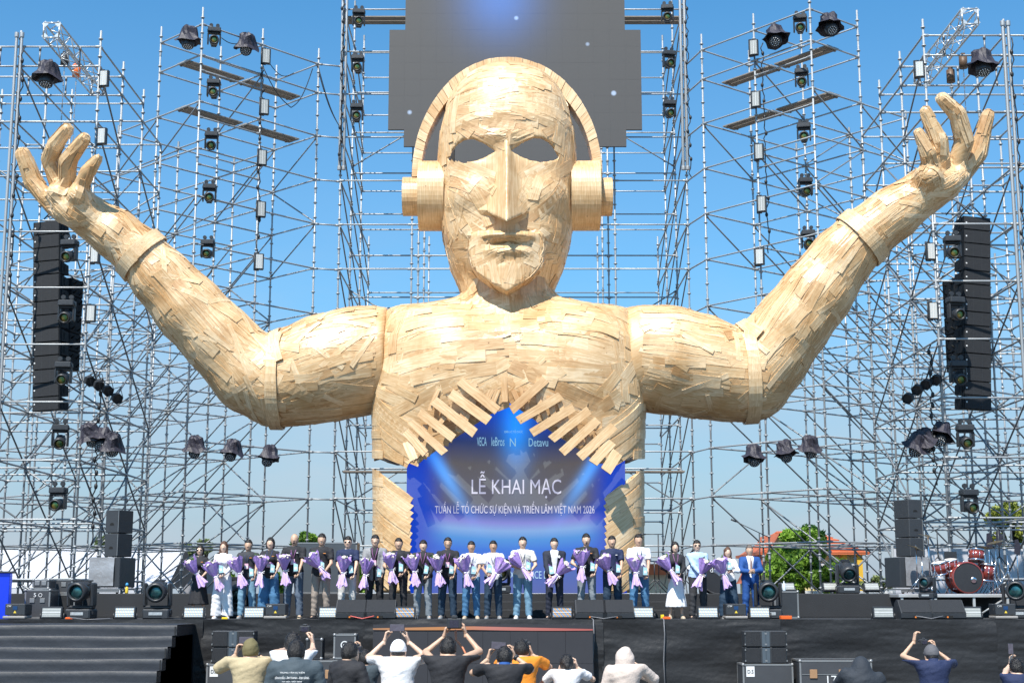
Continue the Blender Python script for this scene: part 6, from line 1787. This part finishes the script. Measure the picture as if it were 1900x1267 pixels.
def bouquet(loc, lean, tw, seed, label, sc=1.0, fwd=4):
    t = empty('bouquet', loc, 0, label, 'bouquet', 'lilac wrapped bouquets'); rnd = random.Random(seed); t.scale = (sc,)*3
    t.rotation_mode = 'XYZ'; t.rotation_euler = (R(fwd), R(lean), R(tw))
    o = link('wrapping_paper', WR[seed % 4], PAPER, t); o.rotation_euler = (0, 0, rnd.uniform(0, 6))
    o = link('wrapping_paper', WR2[seed % 3], PAPER2, t, (0, -.01, .03)); o.rotation_euler = (0, 0, rnd.uniform(0, 6))
    o = link('paper_tail', TL[seed % 4], PAPER2, t); o.rotation_euler = (0, 0, rnd.uniform(0, 6))
    link('ribbon', RBM, RIB, t)
    for k in range(12):
        a = rnd.uniform(0, 6.28); r = rnd.uniform(.0, .12); o = link('flower', FL[k % 3], PETAL if k % 4 else PAPER2, t, (r*math.cos(a), r*math.sin(a)*.8-.03, (.29+.06*rnd.random()-r*.3))); s_ = rnd.uniform(1.2, 1.9); o.scale = (s_,)*3; o.rotation_euler = (rnd.uniform(-.4, .8), rnd.uniform(-.5, .5), a)
    for k in range(9):
        a = rnd.uniform(0, 6.28); r = rnd.uniform(.06, .15); o = link('leaf', LF, LEAF if k % 3 else PAPER2, t, (r*math.cos(a), r*math.sin(a)*.8, .25+.04*rnd.random())); o.rotation_euler = (rnd.uniform(-.5, .5), rnd.uniform(-.6, .6), a); s_ = rnd.uniform(.9, 1.6); o.scale = (s_,)*3
    return t
q = MB(); q.extrude([(-.04, 0), (.04, 0), (.043, .13), (-.035, .165)], -.012, .012); TPM = q.mesh('glass_plaque')
q = MB(); q.bbox((0, 0, -.01), (.10, .06, .022), .004); TBM = q.mesh('base')
q = MB(); q.extrude([(-.045, .135), (.02, .155), (-.04, .205)], -.008, .008); TTM = q.mesh('pennant')
q = MB(); q.box((0, -.014, .06), (.045, .003, .05)); TEM = q.mesh('emblem')
def trophy(loc, rz, tl, label, sc=1.05):
    t = empty('trophy', loc, rz, label, 'trophy', 'glass trophies'); t.rotation_euler = (R(-6), R(tl), rz); t.scale = (sc,)*3
    link('glass_plaque', TPM, TEAL, t); link('base', TBM, TRD, t); link('pennant', TTM, TRP, t); link('emblem', TEM, WHITEM, t)

# ------------------------------------------------------------------ the line of people on the stage
WSH = mat('shoe_white', (.72, .72, .72), .5); TSH = mat('shoe_tan', (.45, .38, .28), .6); GSH = mat('shoe_grey', (.22, .23, .24), .6)
LINE = [  # px, top, skin, top, bottom, hairmat, hair, sex, extras, shoes, bouquet px/py/lean, trophy px/py, label
 (367,1010,SKA,('black','tee'),('black','skirt',.33),HAIR,'bob','f',('sun','logo'),None,(364,1064,-32),None,'woman in sunglasses, black top and black midi skirt, leftmost in the row'),
 (411,1003,SKA,('white','shirt'),('white','wide'),HBR,'long','f',('smile',),WSH,(399,1070,-22),(411,1056),'woman with long brown hair in a white shirt and wide white trousers'),
 (457,1000,SKB,('charcoal','polo'),('jeanslight','straight'),HAIR,'crop','m',('badge','lanyardb','logo'),GSH,(444,1063,-18),(467,1062),'man in dark grey polo and light jeans with blue lanyard'),
 (498,996,SKA,('black','tee'),('jeans','wide'),HAIR,'bob','f',('badge','lanyardb','logo'),GSH,(483,1061,2),(505,1055),'woman with a black bob in a black tee and wide blue jeans'),
 (543,989,SKB,('black','polo'),('bluegrey','straight'),HST,'bald','m',('badge','lanyard','beard','logow'),TSH,(528,1058,-6),(549,1053),'man with a shaved head in black polo and blue grey jeans'),
 (594,989,SKB,('black','polo'),('beige','slim'),HAIR,'short','m',('smile','logo'),None,(592,1052,-38),(598,1050),'smiling man in black polo and beige brown trousers'),
 (643,994,SKA,('navy','polo',{'collar':'white'}),('ltgrey','slim'),HAIR,'short','m',('sun','logow'),WSH,(636,1062,4),(652,1056),'man in sunglasses, navy polo with white collar and pale grey trousers'),
 (694,991,SKA,('blazer','blazer',{'inner':'black'}),('black','slim'),HAIR,'short','m',('glasses','lanyard','badge'),None,(677,1066,6),(703,1063),'man in glasses and a grey blazer over a black shirt'),
 (738,997,SKB,('black','tee'),('black','slim'),HAIR,'crop','m',('logow',),None,(726,1056,-8),(744,1053),'broad man in plain dark tee and black trousers with square chest mark'),
 (784,1001,SKA,('darkblazer','blazer',{'inner':'black'}),('jeansgrey','straight'),HAIR,'short','m',('lanyard',),GSH,(768,1060,-12),(790,1057),'man in black blazer and faded grey jeans with pink lanyard'),
 (830,996,SKB,('black','polo'),('jeansdark','straight'),HAIR,'crop','m',('glasses','badge','lanyard','smile'),GSH,(813,1060,-8),(837,1057),'man in glasses, black polo and dark jeans with a pink badge'),
 (874,1003,SKC,('white','polo'),('jeans','straight'),HAIR,'short','m',('lanyardb',),TSH,(864,1062,-12),(878,1058),'man in white polo, bright blue jeans and sand coloured shoes'),
 (915,1002,SKC,('white','polo',{'collar':'navy'}),('jeansdark','straight'),HAIR,'short','m',('lanyardb',),GSH,(920,1063,34),(908,1055),'man in white polo with dark collar, bouquet leaning to the right'),
 (970,995,SKA,('cream','polo'),('jeanslight','straight'),HAIR,'crop','m',('lanyardb',),WSH,(968,1052,-42),(980,1050),'man in cream polo, ripped light jeans and white trainers'),
 (1029,997,SKA,('suit','blazer',{'inner':'white'}),('suit','slim'),HAIR,'short','m',('smile','buttonhole'),None,(1034,1066,42),(1024,1058),'person in dark suit with white shirt and flower buttonhole'),
 (1089,989,SKA,('black','polo',{'collar':'black'}),('jeansgrey','slim'),HAIR,'short','m',('beard','logo'),GSH,(1079,1051,-2),(1099,1052),'tall man in black polo and pale grey jeans behind a monitor'),
 (1137,993,SKB,('navy','polo'),('jeansdark','straight'),HAIR,'short','m',('logow',),GSH,(1129,1058,-24),(1147,1055),'man in navy polo and dark jeans behind a monitor'),
 (1187,990,SKB,('white','polo'),('jeans','straight'),HAIR,'crop','m',('lanyardb','watch'),GSH,(1179,1062,-4),(1197,1060),'tall man in white polo and blue jeans, right of the wooden panel'),
 (1255,1004,SKA,('black','shirt',{'collar':'pink'}),('white','skirt',.26),HAIR,'bob','f',('lanyard','smile'),TSH,(1244,1058,-34),(1257,1056),'woman with black bob, black cardigan and long white skirt'),
 (1296,1001,SKA,('lightblue','shirt'),('charcoal','straight'),HAIR,'short','m',('sun',),None,(1301,1066,20),(1305,1056),'man in sunglasses, light blue shirt and dark trousers'),
 (1353,1014,SKA,('white','shirt'),('jeansdark','wide'),HBR,'wavy','f',('smile','lanyard'),GSH,(1342,1061,-20),(1354,1050),'woman with wavy brown hair, pale blouse and wide dark jeans'),
 (1394,1010,SKB,('blue','blazer',{'inner':'white','tie':1}),('blue','straight'),HGR,'short','m',('smile',),None,None,None,'older man in bright blue suit and tie with clasped hands, rightmost in the row'),
]
SHORT = ['woman in the black skirt', 'woman in white trousers', 'man in dark grey polo', 'woman with the black bob in jeans', 'man with the shaved head', 'man in beige brown trousers', 'man in navy polo with white collar', 'man in the grey blazer', 'man in plain dark tee', 'man in the black blazer', 'man in black polo and dark jeans', 'man with sand coloured shoes', 'man with dark collared white polo', 'man in the cream polo', 'person in the dark suit', 'tall man in pale grey jeans', 'man in all navy polo', 'tall man in white polo by the wooden panel', 'woman in the white skirt', 'man in the light blue shirt', 'woman with wavy brown hair', '']
YP = 29.75
for n_i, (px, top, sk, tp, bt, hm, hr, sx, ex, sh_, bq, tr, lab) in enumerate(LINE):
    Y = YP+(.0, .15, -.05)[n_i % 3]+(.35 if px in (367, 457) else 0)
    base = PZ(px, ZF, Y); H = P(px, top, Y).z-ZF-(.012 if hr != 'bald' else 0)
    cx = base.x; YH = Y-.30
    def loc(q, Yq): w_ = P(q[0], q[1], Yq); return Vector((w_.x-cx, w_.y-Y, w_.z-ZF))
    hands = {}; s_ = H/1.74; rj = R(random.uniform(-5, 5))
    if bq:
        g1 = loc((bq[0], bq[1]), YH-.02); side = -1 if bq[2] < 10 else 1
        g1 = Vector((max(-.30, min(.30, g1.x)), -.27, max(.90*s_, min(1.08*s_, g1.z))))
        hands[side] = g1+Vector((side*.03, .05, -.02))
        if tr:
            g2 = loc(tr, YH); g2 = Vector((g2.x, -.30, g2.z-.07)); hands[-side] = g2+Vector((-side*.05, .04, -.03))
        else: hands[-side] = g1+Vector((-side*.10, .04, -.06))
    else:
        hands = {-1: Vector((-.04, -.24, .93)), 1: Vector((.045, -.24, .94))}
    t, wr, s_ = person(base, H, sk, tp, bt, hm, hr, sx, 0.0, hands, lab, 'people lined up on the stage', extras=ex, shoe=sh_, seed=n_i, curl=52, wide={738: 1.06, 970: 1.04, 784: 1.02}.get(px, 1.0)*1.02, poles={-1: Vector((-1, .55, -.5)), 1: Vector((1, .55, -.5))})
    who = SHORT[n_i]
    if bq:
        c = base+g1+Vector((0, -.03, 0)); bouquet(c, bq[2], random.uniform(-10, 10), n_i, 'lilac wrapped bouquet held by the '+who, sc=.88)
        if tr: c = base+g2; trophy(c, R(random.uniform(-15, 15)), random.uniform(-10, 6), 'glass trophy held by the '+who)

# ------------------------------------------------------------------ people with cameras in front of the stage
def photog(px, top, Y, sk, tp, bt, hm, hr, lab, hl=None, hr_=None, Yh=None, H=None, sex='m', ex=(), wide=1.08, lean=0.0, yaw=0.0, curl=38, seed=0, poles=None, hd=None):
    Yh = (Yh+3.2) if Yh else None; Y += 3.2
    """seen from behind; hl/hr_ = pixel places of the left and right hand"""
    z = P(px, top, Y).z; H = H or max(1.5, min(1.86, z+.0)); H = z
    base = PZ(px, 0, Y); Yh = Yh or Y+.32; rz = math.pi+yaw
    Mi = (Matrix.Translation(base) @ Matrix.Rotation(rz, 4, 'Z')).inverted()
    hands = {}
    dv = {}
    for side, q in ((1, hl), (-1, hr_)):
        hands[side] = Mi @ P(q[0], q[1], Yh) if q else Vector((side*.26, -.08, .84*H/1.74))
        dv[side] = (-side*.04, .0, 1.3) if q else (0, 0, -1)
        if q: hands[side] = hands[side]+Vector((side*.015, 0, -.055))
    return person(base, H, sk, tp, bt, hm, hr, sex, rz, hands, lab, 'people photographing the stage', res=.0165, extras=ex, seed=seed, wide=wide, curl=curl, poles=poles or {-1: Vector((-1, -.1, -.7)), 1: Vector((1, -.1, -.7))}, handdir=dv if (hl or hr_) else None, drop=.085)
def device(px, py, Y, w_, h_, label, kind='phone', tilt=0.0):
    Y += 3.1
    t = empty('smartphone' if kind == 'phone' else 'camera', P(px, py, Y), 0, label, 'phone' if kind == 'phone' else 'camera'); t.rotation_euler = (0, R(tilt), 0)
    if kind == 'phone':
        q = MB(); q.bbox((0, 0, 0), (w_, .011, h_), .004); q.build('body', BLK, t)
        q = MB(); q.box((0, -.0065, 0), (w_*.94, .001, h_*.9)); q.build('screen', mat('phone_screen', (.06, .06, .08), .12, var=.8, scale=30, emit=(.10, .085, .11), estr=.35), t)
    else:
        q = MB(); q.bbox((0, 0, 0), (w_, .07, h_), .012); q.bbox((0, 0, h_*.6), (w_*.42, .06, h_*.35), .01); q.build('body', BLK, t)
        q = MB(); q.tube((0, .03, 0), (0, .16, 0), h_*.42, n=14); q.build('lens_barrel', BLK, t)
        q = MB(); q.box((0, -.037, -.004), (w_*.6, .004, h_*.7)); q.build('screen', mat('camera_screen', (.03, .03, .05), .1, var=.8, scale=50), t)
    return t
photog(456, 1189, 13.0, SKB, ('khaki', 'jacket'), ('charcoal', 'straight'), CL['olive'], 'beanie', 'person in an olive beanie and khaki jacket photographing the stage', (440, 1204), (474, 1203), ex=('watch',), seed=1, wide=1.05)
device(457, 1187, 13.2, .16, .075, 'phone held up by the person in the olive beanie')
photog(535, 1174, 12.6, SKA, ('white', 'tee'), ('jeans', 'straight'), HAIR, 'short', 'man in white tee lifting a video camera, partly hidden', (548, 1188), (580, 1180), Yh=13.3, seed=2, wide=1.0)
device(566, 1166, 13.35, .12, .07, 'black video camera with a round hood lifted by the man in the white tee', 'camera')
photog(541, 1188, 11.4, SKB, ('slate', 'polo'), ('charcoal', 'straight'), HAIR, 'short', 'man in dark polo with three lines of white print on the back', None, None, seed=3, wide=1.12)
bs = [o for o in bpy.data.objects if o.name.startswith('person') and o.parent is None][-1]
for (s_, w_, h_, z_) in (('TRUNG TÂM SỰ KIỆN', .24, .022, 1.345), ('SÂN KHẤU - ÂM THANH - ÁNH SÁNG', .33, .032, 1.30), ('HÀ NỘI - VIỆT NAM', .19, .018, 1.26)):
    o = link('lettering', text_mesh(s_, w_, h_, bold=.01), WHITEM, bs, (0, .192, z_)); o.rotation_euler = (R(-2), 0, math.pi)
photog(640, 1192, 12.4, SKB, ('black', 'tee'), ('jeans', 'straight'), HAIR, 'short', 'man in black tee and glasses with his face turned right', None, None, yaw=R(35)*-1, ex=('glasses',), seed=4, wide=1.0)
photog(672, 1206, 13.4, SKB, ('slate', 'tee'), ('charcoal', 'straight'), HAIR, 'short', 'person in slate top with a camera rig, behind the man in black tee', None, (668, 1198), seed=5, wide=.95)
device(664, 1205, 13.7, .10, .09, 'camera rig beside the man in the black tee', 'camera')
photog(735, 1187, 12.7, SKA, ('white', 'tee'), ('charcoal', 'straight'), CL['white'], 'cap', 'man in white cap and white tee holding a phone overhead', (716, 1180), (755, 1180), seed=6, wide=1.12)
device(737, 1164, 13.05, .165, .08, 'phone held overhead by the man in the white cap')
photog(829, 1183, 12.5, SKB, ('black', 'tee'), ('charcoal', 'straight'), HAIR, 'short', 'man in black tee holding a camera high with both arms', (826, 1172), (861, 1166), seed=7, wide=1.1)
device(843, 1156, 12.7, .16, .11, 'camera with orange strap held high by the man in the black tee', 'camera')
q = MB(); q.path([P(845, 1168, 16.0), P(846, 1185, 15.95), P(858, 1200, 15.9), P(864, 1212, 15.8)], .012, 5); tag(q.build('camera_strap', mat('strap_orange', (.55, .2, .1), .6)), 'orange and grey camera strap hanging from the camera held highest', 'strap')
photog(968, 1187, 13.2, SKB, ('orange', 'tee'), ('charcoal', 'straight'), HAIR, 'short', 'man in orange and black top behind a camera', (953, 1206), (984, 1204), seed=8, wide=1.0, Yh=13.45)
device(975, 1196, 13.55, .12, .08, 'camera at the face of the man in the orange top', 'camera')
photog(936, 1200, 12.2, SKB, ('black', 'polo', {'collar': 'blue'}), ('charcoal', 'straight'), HAIR, 'short', 'man in black polo with blue collar and a watch aiming a phone', (908, 1212), (951, 1206), seed=9, wide=1.08, ex=('watch',))
device(925, 1197, 12.6, .16, .08, 'phone aimed by the man with the blue collar', tilt=4)
photog(1053, 1214, 13.2, SKA, ('white', 'tee'), ('jeans', 'straight'), HAIR, 'bun', 'woman with a hair bun and clip in a white tee', (1038, 1240), (1068, 1228), seed=10, sex='f', Yh=13.4)
photog(1163, 1202, 12.8, SKA, ('hijab', 'jacket'), ('hijab', 'straight'), CL['hijab'], 'hijab', 'person in a pale pink headscarf and matching coat', None, (1183, 1238), seed=11, sex='f', wide=1.15)
photog(1608, 1218, 12.6, SKA, ('hoodie', 'hoodie'), ('charcoal', 'straight'), CL['hoodie'], 'hood', 'person in a dark hood holding up a phone', (1583, 1250), None, seed=12, wide=1.1)
device(1585, 1238, 12.95, .06, .13, 'phone held upright by the person in the dark hood', tilt=4)
photog(1742, 1196, 13.6, SKB, ('navy', 'shirt'), ('charcoal', 'straight'), CL['capgrey'], 'cap', 'man in grey cap and navy shirt reaching both arms up', (1698, 1180), (1733, 1196), seed=13, wide=1.05, Yh=13.9)
device(1714, 1190, 13.95, .08, .06, 'small camera in the hands of the man in the grey cap', 'camera')
photog(1902, 1222, 12.8, SKA, ('navy', 'tee'), ('charcoal', 'straight'), HAIR, 'short', 'person at the right edge stretching out a phone', (1877, 1222), None, seed=14, wide=1.0, Yh=13.2)
device(1875, 1203, 13.2, .055, .12, 'phone stretched out at the right edge of the picture')

# ------------------------------------------------------------------ background: tents, house, trees
def tent(x0, x1, Y, ze, zr, d, label, m):
    t = empty('marquee', ((x0+x1)/2, Y, 0), 0, label, 'tent'); w_ = (x1-x0)/2
    q = MB(); q.add([(-w_, -d/2, ze), (w_, -d/2, ze), (w_, 0, zr), (-w_, 0, zr), (-w_, d/2, ze), (w_, d/2, ze)], [(0, 1, 2, 3), (3, 2, 5, 4)]); q.build('roof', m, t)
    q = MB(); q.box((0, -d/2, ze/2), (2*w_, .05, ze-.05)); q.build('wall', m, t)
    n = int(w_*2/3)
    for i in range(n+1): q = MB(); q.box((-w_+i*2*w_/n, -d/2-.05, ze/2), (.1, .06, ze)); q.build('frame_post', ALU, t)
    return t
TW = mat('tent_white', (.48, .49, .53), .6, var=.08, scale=.6, bump=.3, bscale=2); TG = mat('tent_grey', (.26, .26, .28), .7, var=.1, scale=.8)
a, b = P(-60, 1030, 58), P(345, 1030, 58); tent(a.x, b.x, 58, 2.3, P(0, 1020, 60).z, 6, 'long low white marquee roof behind the left scaffolding', TW)
a, b = P(300, 1085, 52), P(352, 1085, 52)
t = empty('awning', (a.x, 52, 0), 0, 'grey sloping awning behind the woman in the black skirt', 'awning'); q = MB(); q.extrude([(0, 1.2), (b.x-a.x+.6, 1.2), (b.x-a.x+.6, P(0, 1040, 52).z)], -.3, 2); q.build('sheet', TG, t)
a, b = P(1186, 1048, 56), P(1250, 1048, 56); t = empty('low_building', ((a.x+b.x)/2, 57, 0), 0, 'low cream building with an orange tiled roof behind the woman in the white skirt', 'building')
OT = mat('orange_tile', (.50, .13, .05), .7, var=.3, scale=1.2)
q = MB(); q.box((0, 0, 1.4), (b.x-a.x, 3, 2.8)); q.build('wall', mat('wall_cream', (.55, .50, .38), .8, var=.1, scale=1), t); q = MB(); q.extrude([(-.8, 2.8), (.8, 2.8), (.7, 3.2), (-.7, 3.2)], -1.7, 1.7); q.build('roof', OT, t)
a, b = P(1600, 1093, 56), P(1700, 1093, 56); t = empty('low_wall', ((a.x+b.x)/2, 56, 0), 0, 'low pale wall right of the yellow house', 'wall'); q = MB(); q.box((0, 0, 1.1), (b.x-a.x+6, .3, 2.2)); q.build('wall', mat('wall_pale', (.6, .6, .6), .8), t)
a, b = P(1620, 1030, 47), P(1700, 1030, 47)
# white backdrop of the crew area behind the drums
t = empty('white_screen', (P(1780, 1080, 40).x, 40, 1.55), 0, 'pale fabric screen behind the drum kit', 'screen'); q = MB(); q.box((0, 0, 1.1), (3.6, .05, 1.3)); q.build('fabric', TW, t)
for sx in (-1.8, 1.8): q = MB(); q.box((sx, -.04, .9), (.06, .06, 1.9)); q.build('frame_post', ALU, t)
# yellow house
def tile_roof(q, p0, p1, p2, p3, n):
    """rows of tiles between eave p0-p1 and ridge p3-p2"""
    p0, p1, p2, p3 = map(Vector, (p0, p1, p2, p3)); nn = (p1-p0).cross(p3-p0).normalized()*.05
    for i in range(n):
        f0, f1 = i/n, (i+1)/n
        a, b, c, d = p0.lerp(p3, f0), p1.lerp(p2, f0), p1.lerp(p2, f1), p0.lerp(p3, f1)
        q.add([a+nn, b+nn, c, d, a, b], [(0, 1, 2, 3), (4, 5, 1, 0)])
YH_ = 60
hx0, hx1 = P(1425, 1050, YH_).x, P(1598, 1050, YH_).x; ze = P(1500, 1027, YH_).z; zr = P(1500, 985, YH_+3).z
t = empty('yellow_house', ((hx0+hx1)/2, YH_+3, 0), 0, 'yellow house with orange tiled hip roof behind the trees', 'house'); W2 = (hx1-hx0)/2
YW = mat('wall_yellow', (.62, .50, .24), .8, var=.08, scale=1.5)
q = MB(); q.box((0, 0, ze/2), (W2*2, 6, ze)); q.build('wall', YW, t)
q = MB(); e = .35
tile_roof(q, (-W2-e, -3-e, ze), (W2+e, -3-e, ze), (W2*.35, 0, zr), (-W2*.5, 0, zr), 9); tile_roof(q, (W2+e, -3-e, ze), (W2+e, 3+e, ze), (W2*.35, 0, zr), (W2*.35, 0, zr), 9)
q.add([(-W2-e, -3-e, ze), (-W2*.5, 0, zr), (-W2-e, 3+e, ze), (W2+e, 3+e, ze), (W2*.35, 0, zr)], [(0, 1, 2), (1, 4, 3, 2)]); q.box((0, 0, ze+.02), (W2*2+e*2, 6+2*e, .12)); q.build('roof', OT, t)
gx = P(1432, 1000, YH_-1).x-(hx0+hx1)/2; gz = P(1430, 988, YH_-1).z
q = MB(); tile_roof(q, (gx+2.0, -4.2, gz-1.6), (gx+2.0, .5, gz-1.6), (gx+.3, .5, gz), (gx+.3, -4.2, gz), 7); q.add([(gx-.8, -4.2, gz-2.0), (gx+.3, -4.2, gz), (gx+.3, .5, gz), (gx-.8, .5, gz-2.0)], [(0, 1, 2, 3)]); q.build('gable_roof', OT, t)
q = MB(); q.extrude([(gx-.7, 0), (gx+1.8, 0), (gx+1.8, gz-1.65), (gx+.3, gz-.1), (gx-.7, gz-2.0)], -3.9, 0); q.build('gable_wall', YW, t)
for k, wx in enumerate((.15, .5, .8)):
    x = W2*wx; q = MB(); q.box((x, -3.03, ze-1.0), (.7, .06, 1.1)); f = q.build('window', mat('window_glass', (.05, .07, .08), .1), t); q = MB(); q.box((x, -3.06, ze-1.0), (.04, .05, 1.1)); q.box((x, -3.06, ze-.42), (.85, .08, .08)); q.build('frame', WHITEM, f)
for wx in (.62, .95):
    q = MB(); q.box((W2*wx, -3.1, ze/2), (.22, .22, ze)); q.build('pillar', mat('pillar_gold', (.65, .38, .03), .7), t)
# trees
LEAFM = {}
def leaf_mat(n, a, b):
    m, t, bb = nodes_of('leaf_'+n); g = t.nodes.new('ShaderNodeNewGeometry'); nz = t.nodes.new('ShaderNodeTexNoise'); nz.inputs['Scale'].default_value = 1.3; nz.inputs['Detail'].default_value = 8
    t.links.new(g.outputs['Position'], nz.inputs['Vector']); r = t.nodes.new('ShaderNodeValToRGB'); r.color_ramp.elements[0].position = .35; r.color_ramp.elements[1].position = .65; r.color_ramp.elements[0].color = (*a, 1); r.color_ramp.elements[1].color = (*b, 1)
    t.links.new(nz.outputs[0], r.inputs[0]); t.links.new(r.outputs[0], bb.inputs['Base Color']); bb.inputs['Roughness'].default_value = .55
    tr = t.nodes.new('ShaderNodeBsdfTranslucent'); mxs = t.nodes.new('ShaderNodeMixShader'); mxs.inputs[0].default_value = .3; t.links.new(r.outputs[0], tr.inputs[0]); out = t.nodes['Material Output']
    t.links.new(bb.outputs[0], mxs.inputs[1]); t.links.new(tr.outputs[0], mxs.inputs[2]); t.links.new(mxs.outputs[0], out.inputs[0]); return m
LG = leaf_mat('green', (.11, .22, .02), (.30, .50, .06)); LYG = leaf_mat('yellowgreen', (.18, .23, .03), (.45, .48, .08)); LDG = leaf_mat('dull', (.12, .17, .06), (.26, .32, .12))
BARK = mat('bark', (.10, .075, .055), .9, var=.3, scale=5)
def tree(x, Y, h, cz, rx, rz_, n, lm, label, seed, leaf=.17):
    t = empty('tree', (x, Y, 0), 0, label, 'tree'); rnd = random.Random(seed)
    q = MB(); q.path([(0, 0, 0), (.08, 0, cz*.5), (0, .05, cz), (.05, 0, cz+rz_*.5)], [.16, .13, .10, .04], 8)
    cl = []
    for k in range(26):
        while True:
            p = Vector((rnd.uniform(-1, 1), rnd.uniform(-1, 1), rnd.uniform(-1, 1)))
            if .35 < p.length < 1: break
        c = Vector((p.x*rx*.85, p.y*rx*.85, cz+rz_*.1+p.z*rz_*.85)); cl.append((c, rnd.uniform(.20, .40)*min(rx, rz_)))
        if k % 3 == 0: q.path([(0, 0, cz*.75), c*.5+Vector((0, 0, cz*.45)), c], [.07, .05, .02], 5)
    q.build('trunk', BARK, t)
    V = np.empty((n*4, 3)); nr = np.random.RandomState(seed)
    cid = nr.randint(0, len(cl), n); d = nr.normal(size=(n, 3)); d /= np.linalg.norm(d, axis=1)[:, None]
    rr = nr.uniform(.55, 1.08, n)**.6
    C = np.array([tuple(c) for c, _ in cl])[cid]+d*(np.array([r for _, r in cl])[cid]*rr)[:, None]*np.array([1, 1, .75])
    nrm = d*.7+nr.normal(size=(n, 3))*.6; nrm /= np.linalg.norm(nrm, axis=1)[:, None]
    u = np.cross(nrm, nr.normal(size=(n, 3))); u /= np.linalg.norm(u, axis=1)[:, None]; v = np.cross(nrm, u); s_ = (leaf*nr.uniform(.6, 1.2, n)/2)[:, None]
    V[0::4] = C-u*s_*1.5; V[1::4] = C-v*s_*.6; V[2::4] = C+u*s_*1.5; V[3::4] = C+v*s_*.6
    me = bpy.data.meshes.new('crown'); me.vertices.add(n*4); me.vertices.foreach_set('co', V.astype(np.float32).ravel()); me.loops.add(n*4); me.loops.foreach_set('vertex_index', np.arange(n*4, dtype=np.int32)); me.polygons.add(n); me.polygons.foreach_set('loop_start', np.arange(0, n*4, 4, dtype=np.int32)); me.polygons.foreach_set('loop_total', np.full(n, 4, np.int32)); me.update(calc_edges=True)
    link('crown', me, lm, t); return t
for (px, py, Y, rxp, rzp, n, lm, lab) in ((1483, 1038, 53, 60, 66, 16000, LG, 'rounded bright green tree in front of the yellow house'), (1452, 1065, 51, 34, 34, 6000, LG, 'smaller green tree behind the man in the blue suit'), (1545, 1075, 52, 34, 34, 7000, LG, 'green tree before the right half of the yellow house'),
                        (1880, 995, 50, 50, 75, 9000, LYG, 'yellow green tree at the right edge behind the drum kit'), (568, 1015, 55, 26, 30, 4500, LG, 'small bright green tree behind the bald man'), (205, 1012, 60, 34, 20, 3000, LDG, 'pale green tree top behind the left loudspeaker stack'), (345, 1024, 62, 20, 14, 1500, LDG, 'dull tree top behind the woman in sunglasses'), (378, 1018, 63, 22, 16, 1500, LDG, 'dull tree top left of the woman with long brown hair'),
                        (672, 1080, 50, 30, 30, 2500, LG, 'low green bush behind the man in the grey blazer'), (430, 1085, 50, 22, 22, 1500, LG, 'low green bush left of the man in dark grey polo'), (508, 1085, 51, 24, 22, 1500, LG, 'low green bush behind the woman with black bob'), (1620, 1085, 60, 40, 14, 1500, LDG, 'low hedge of trees right of the yellow house')):
    c = P(px, py, Y); k = Y/FPX*1.02; tree(c.x, Y, 0, c.z, rxp*k, rzp*k, n, lm, lab, px)
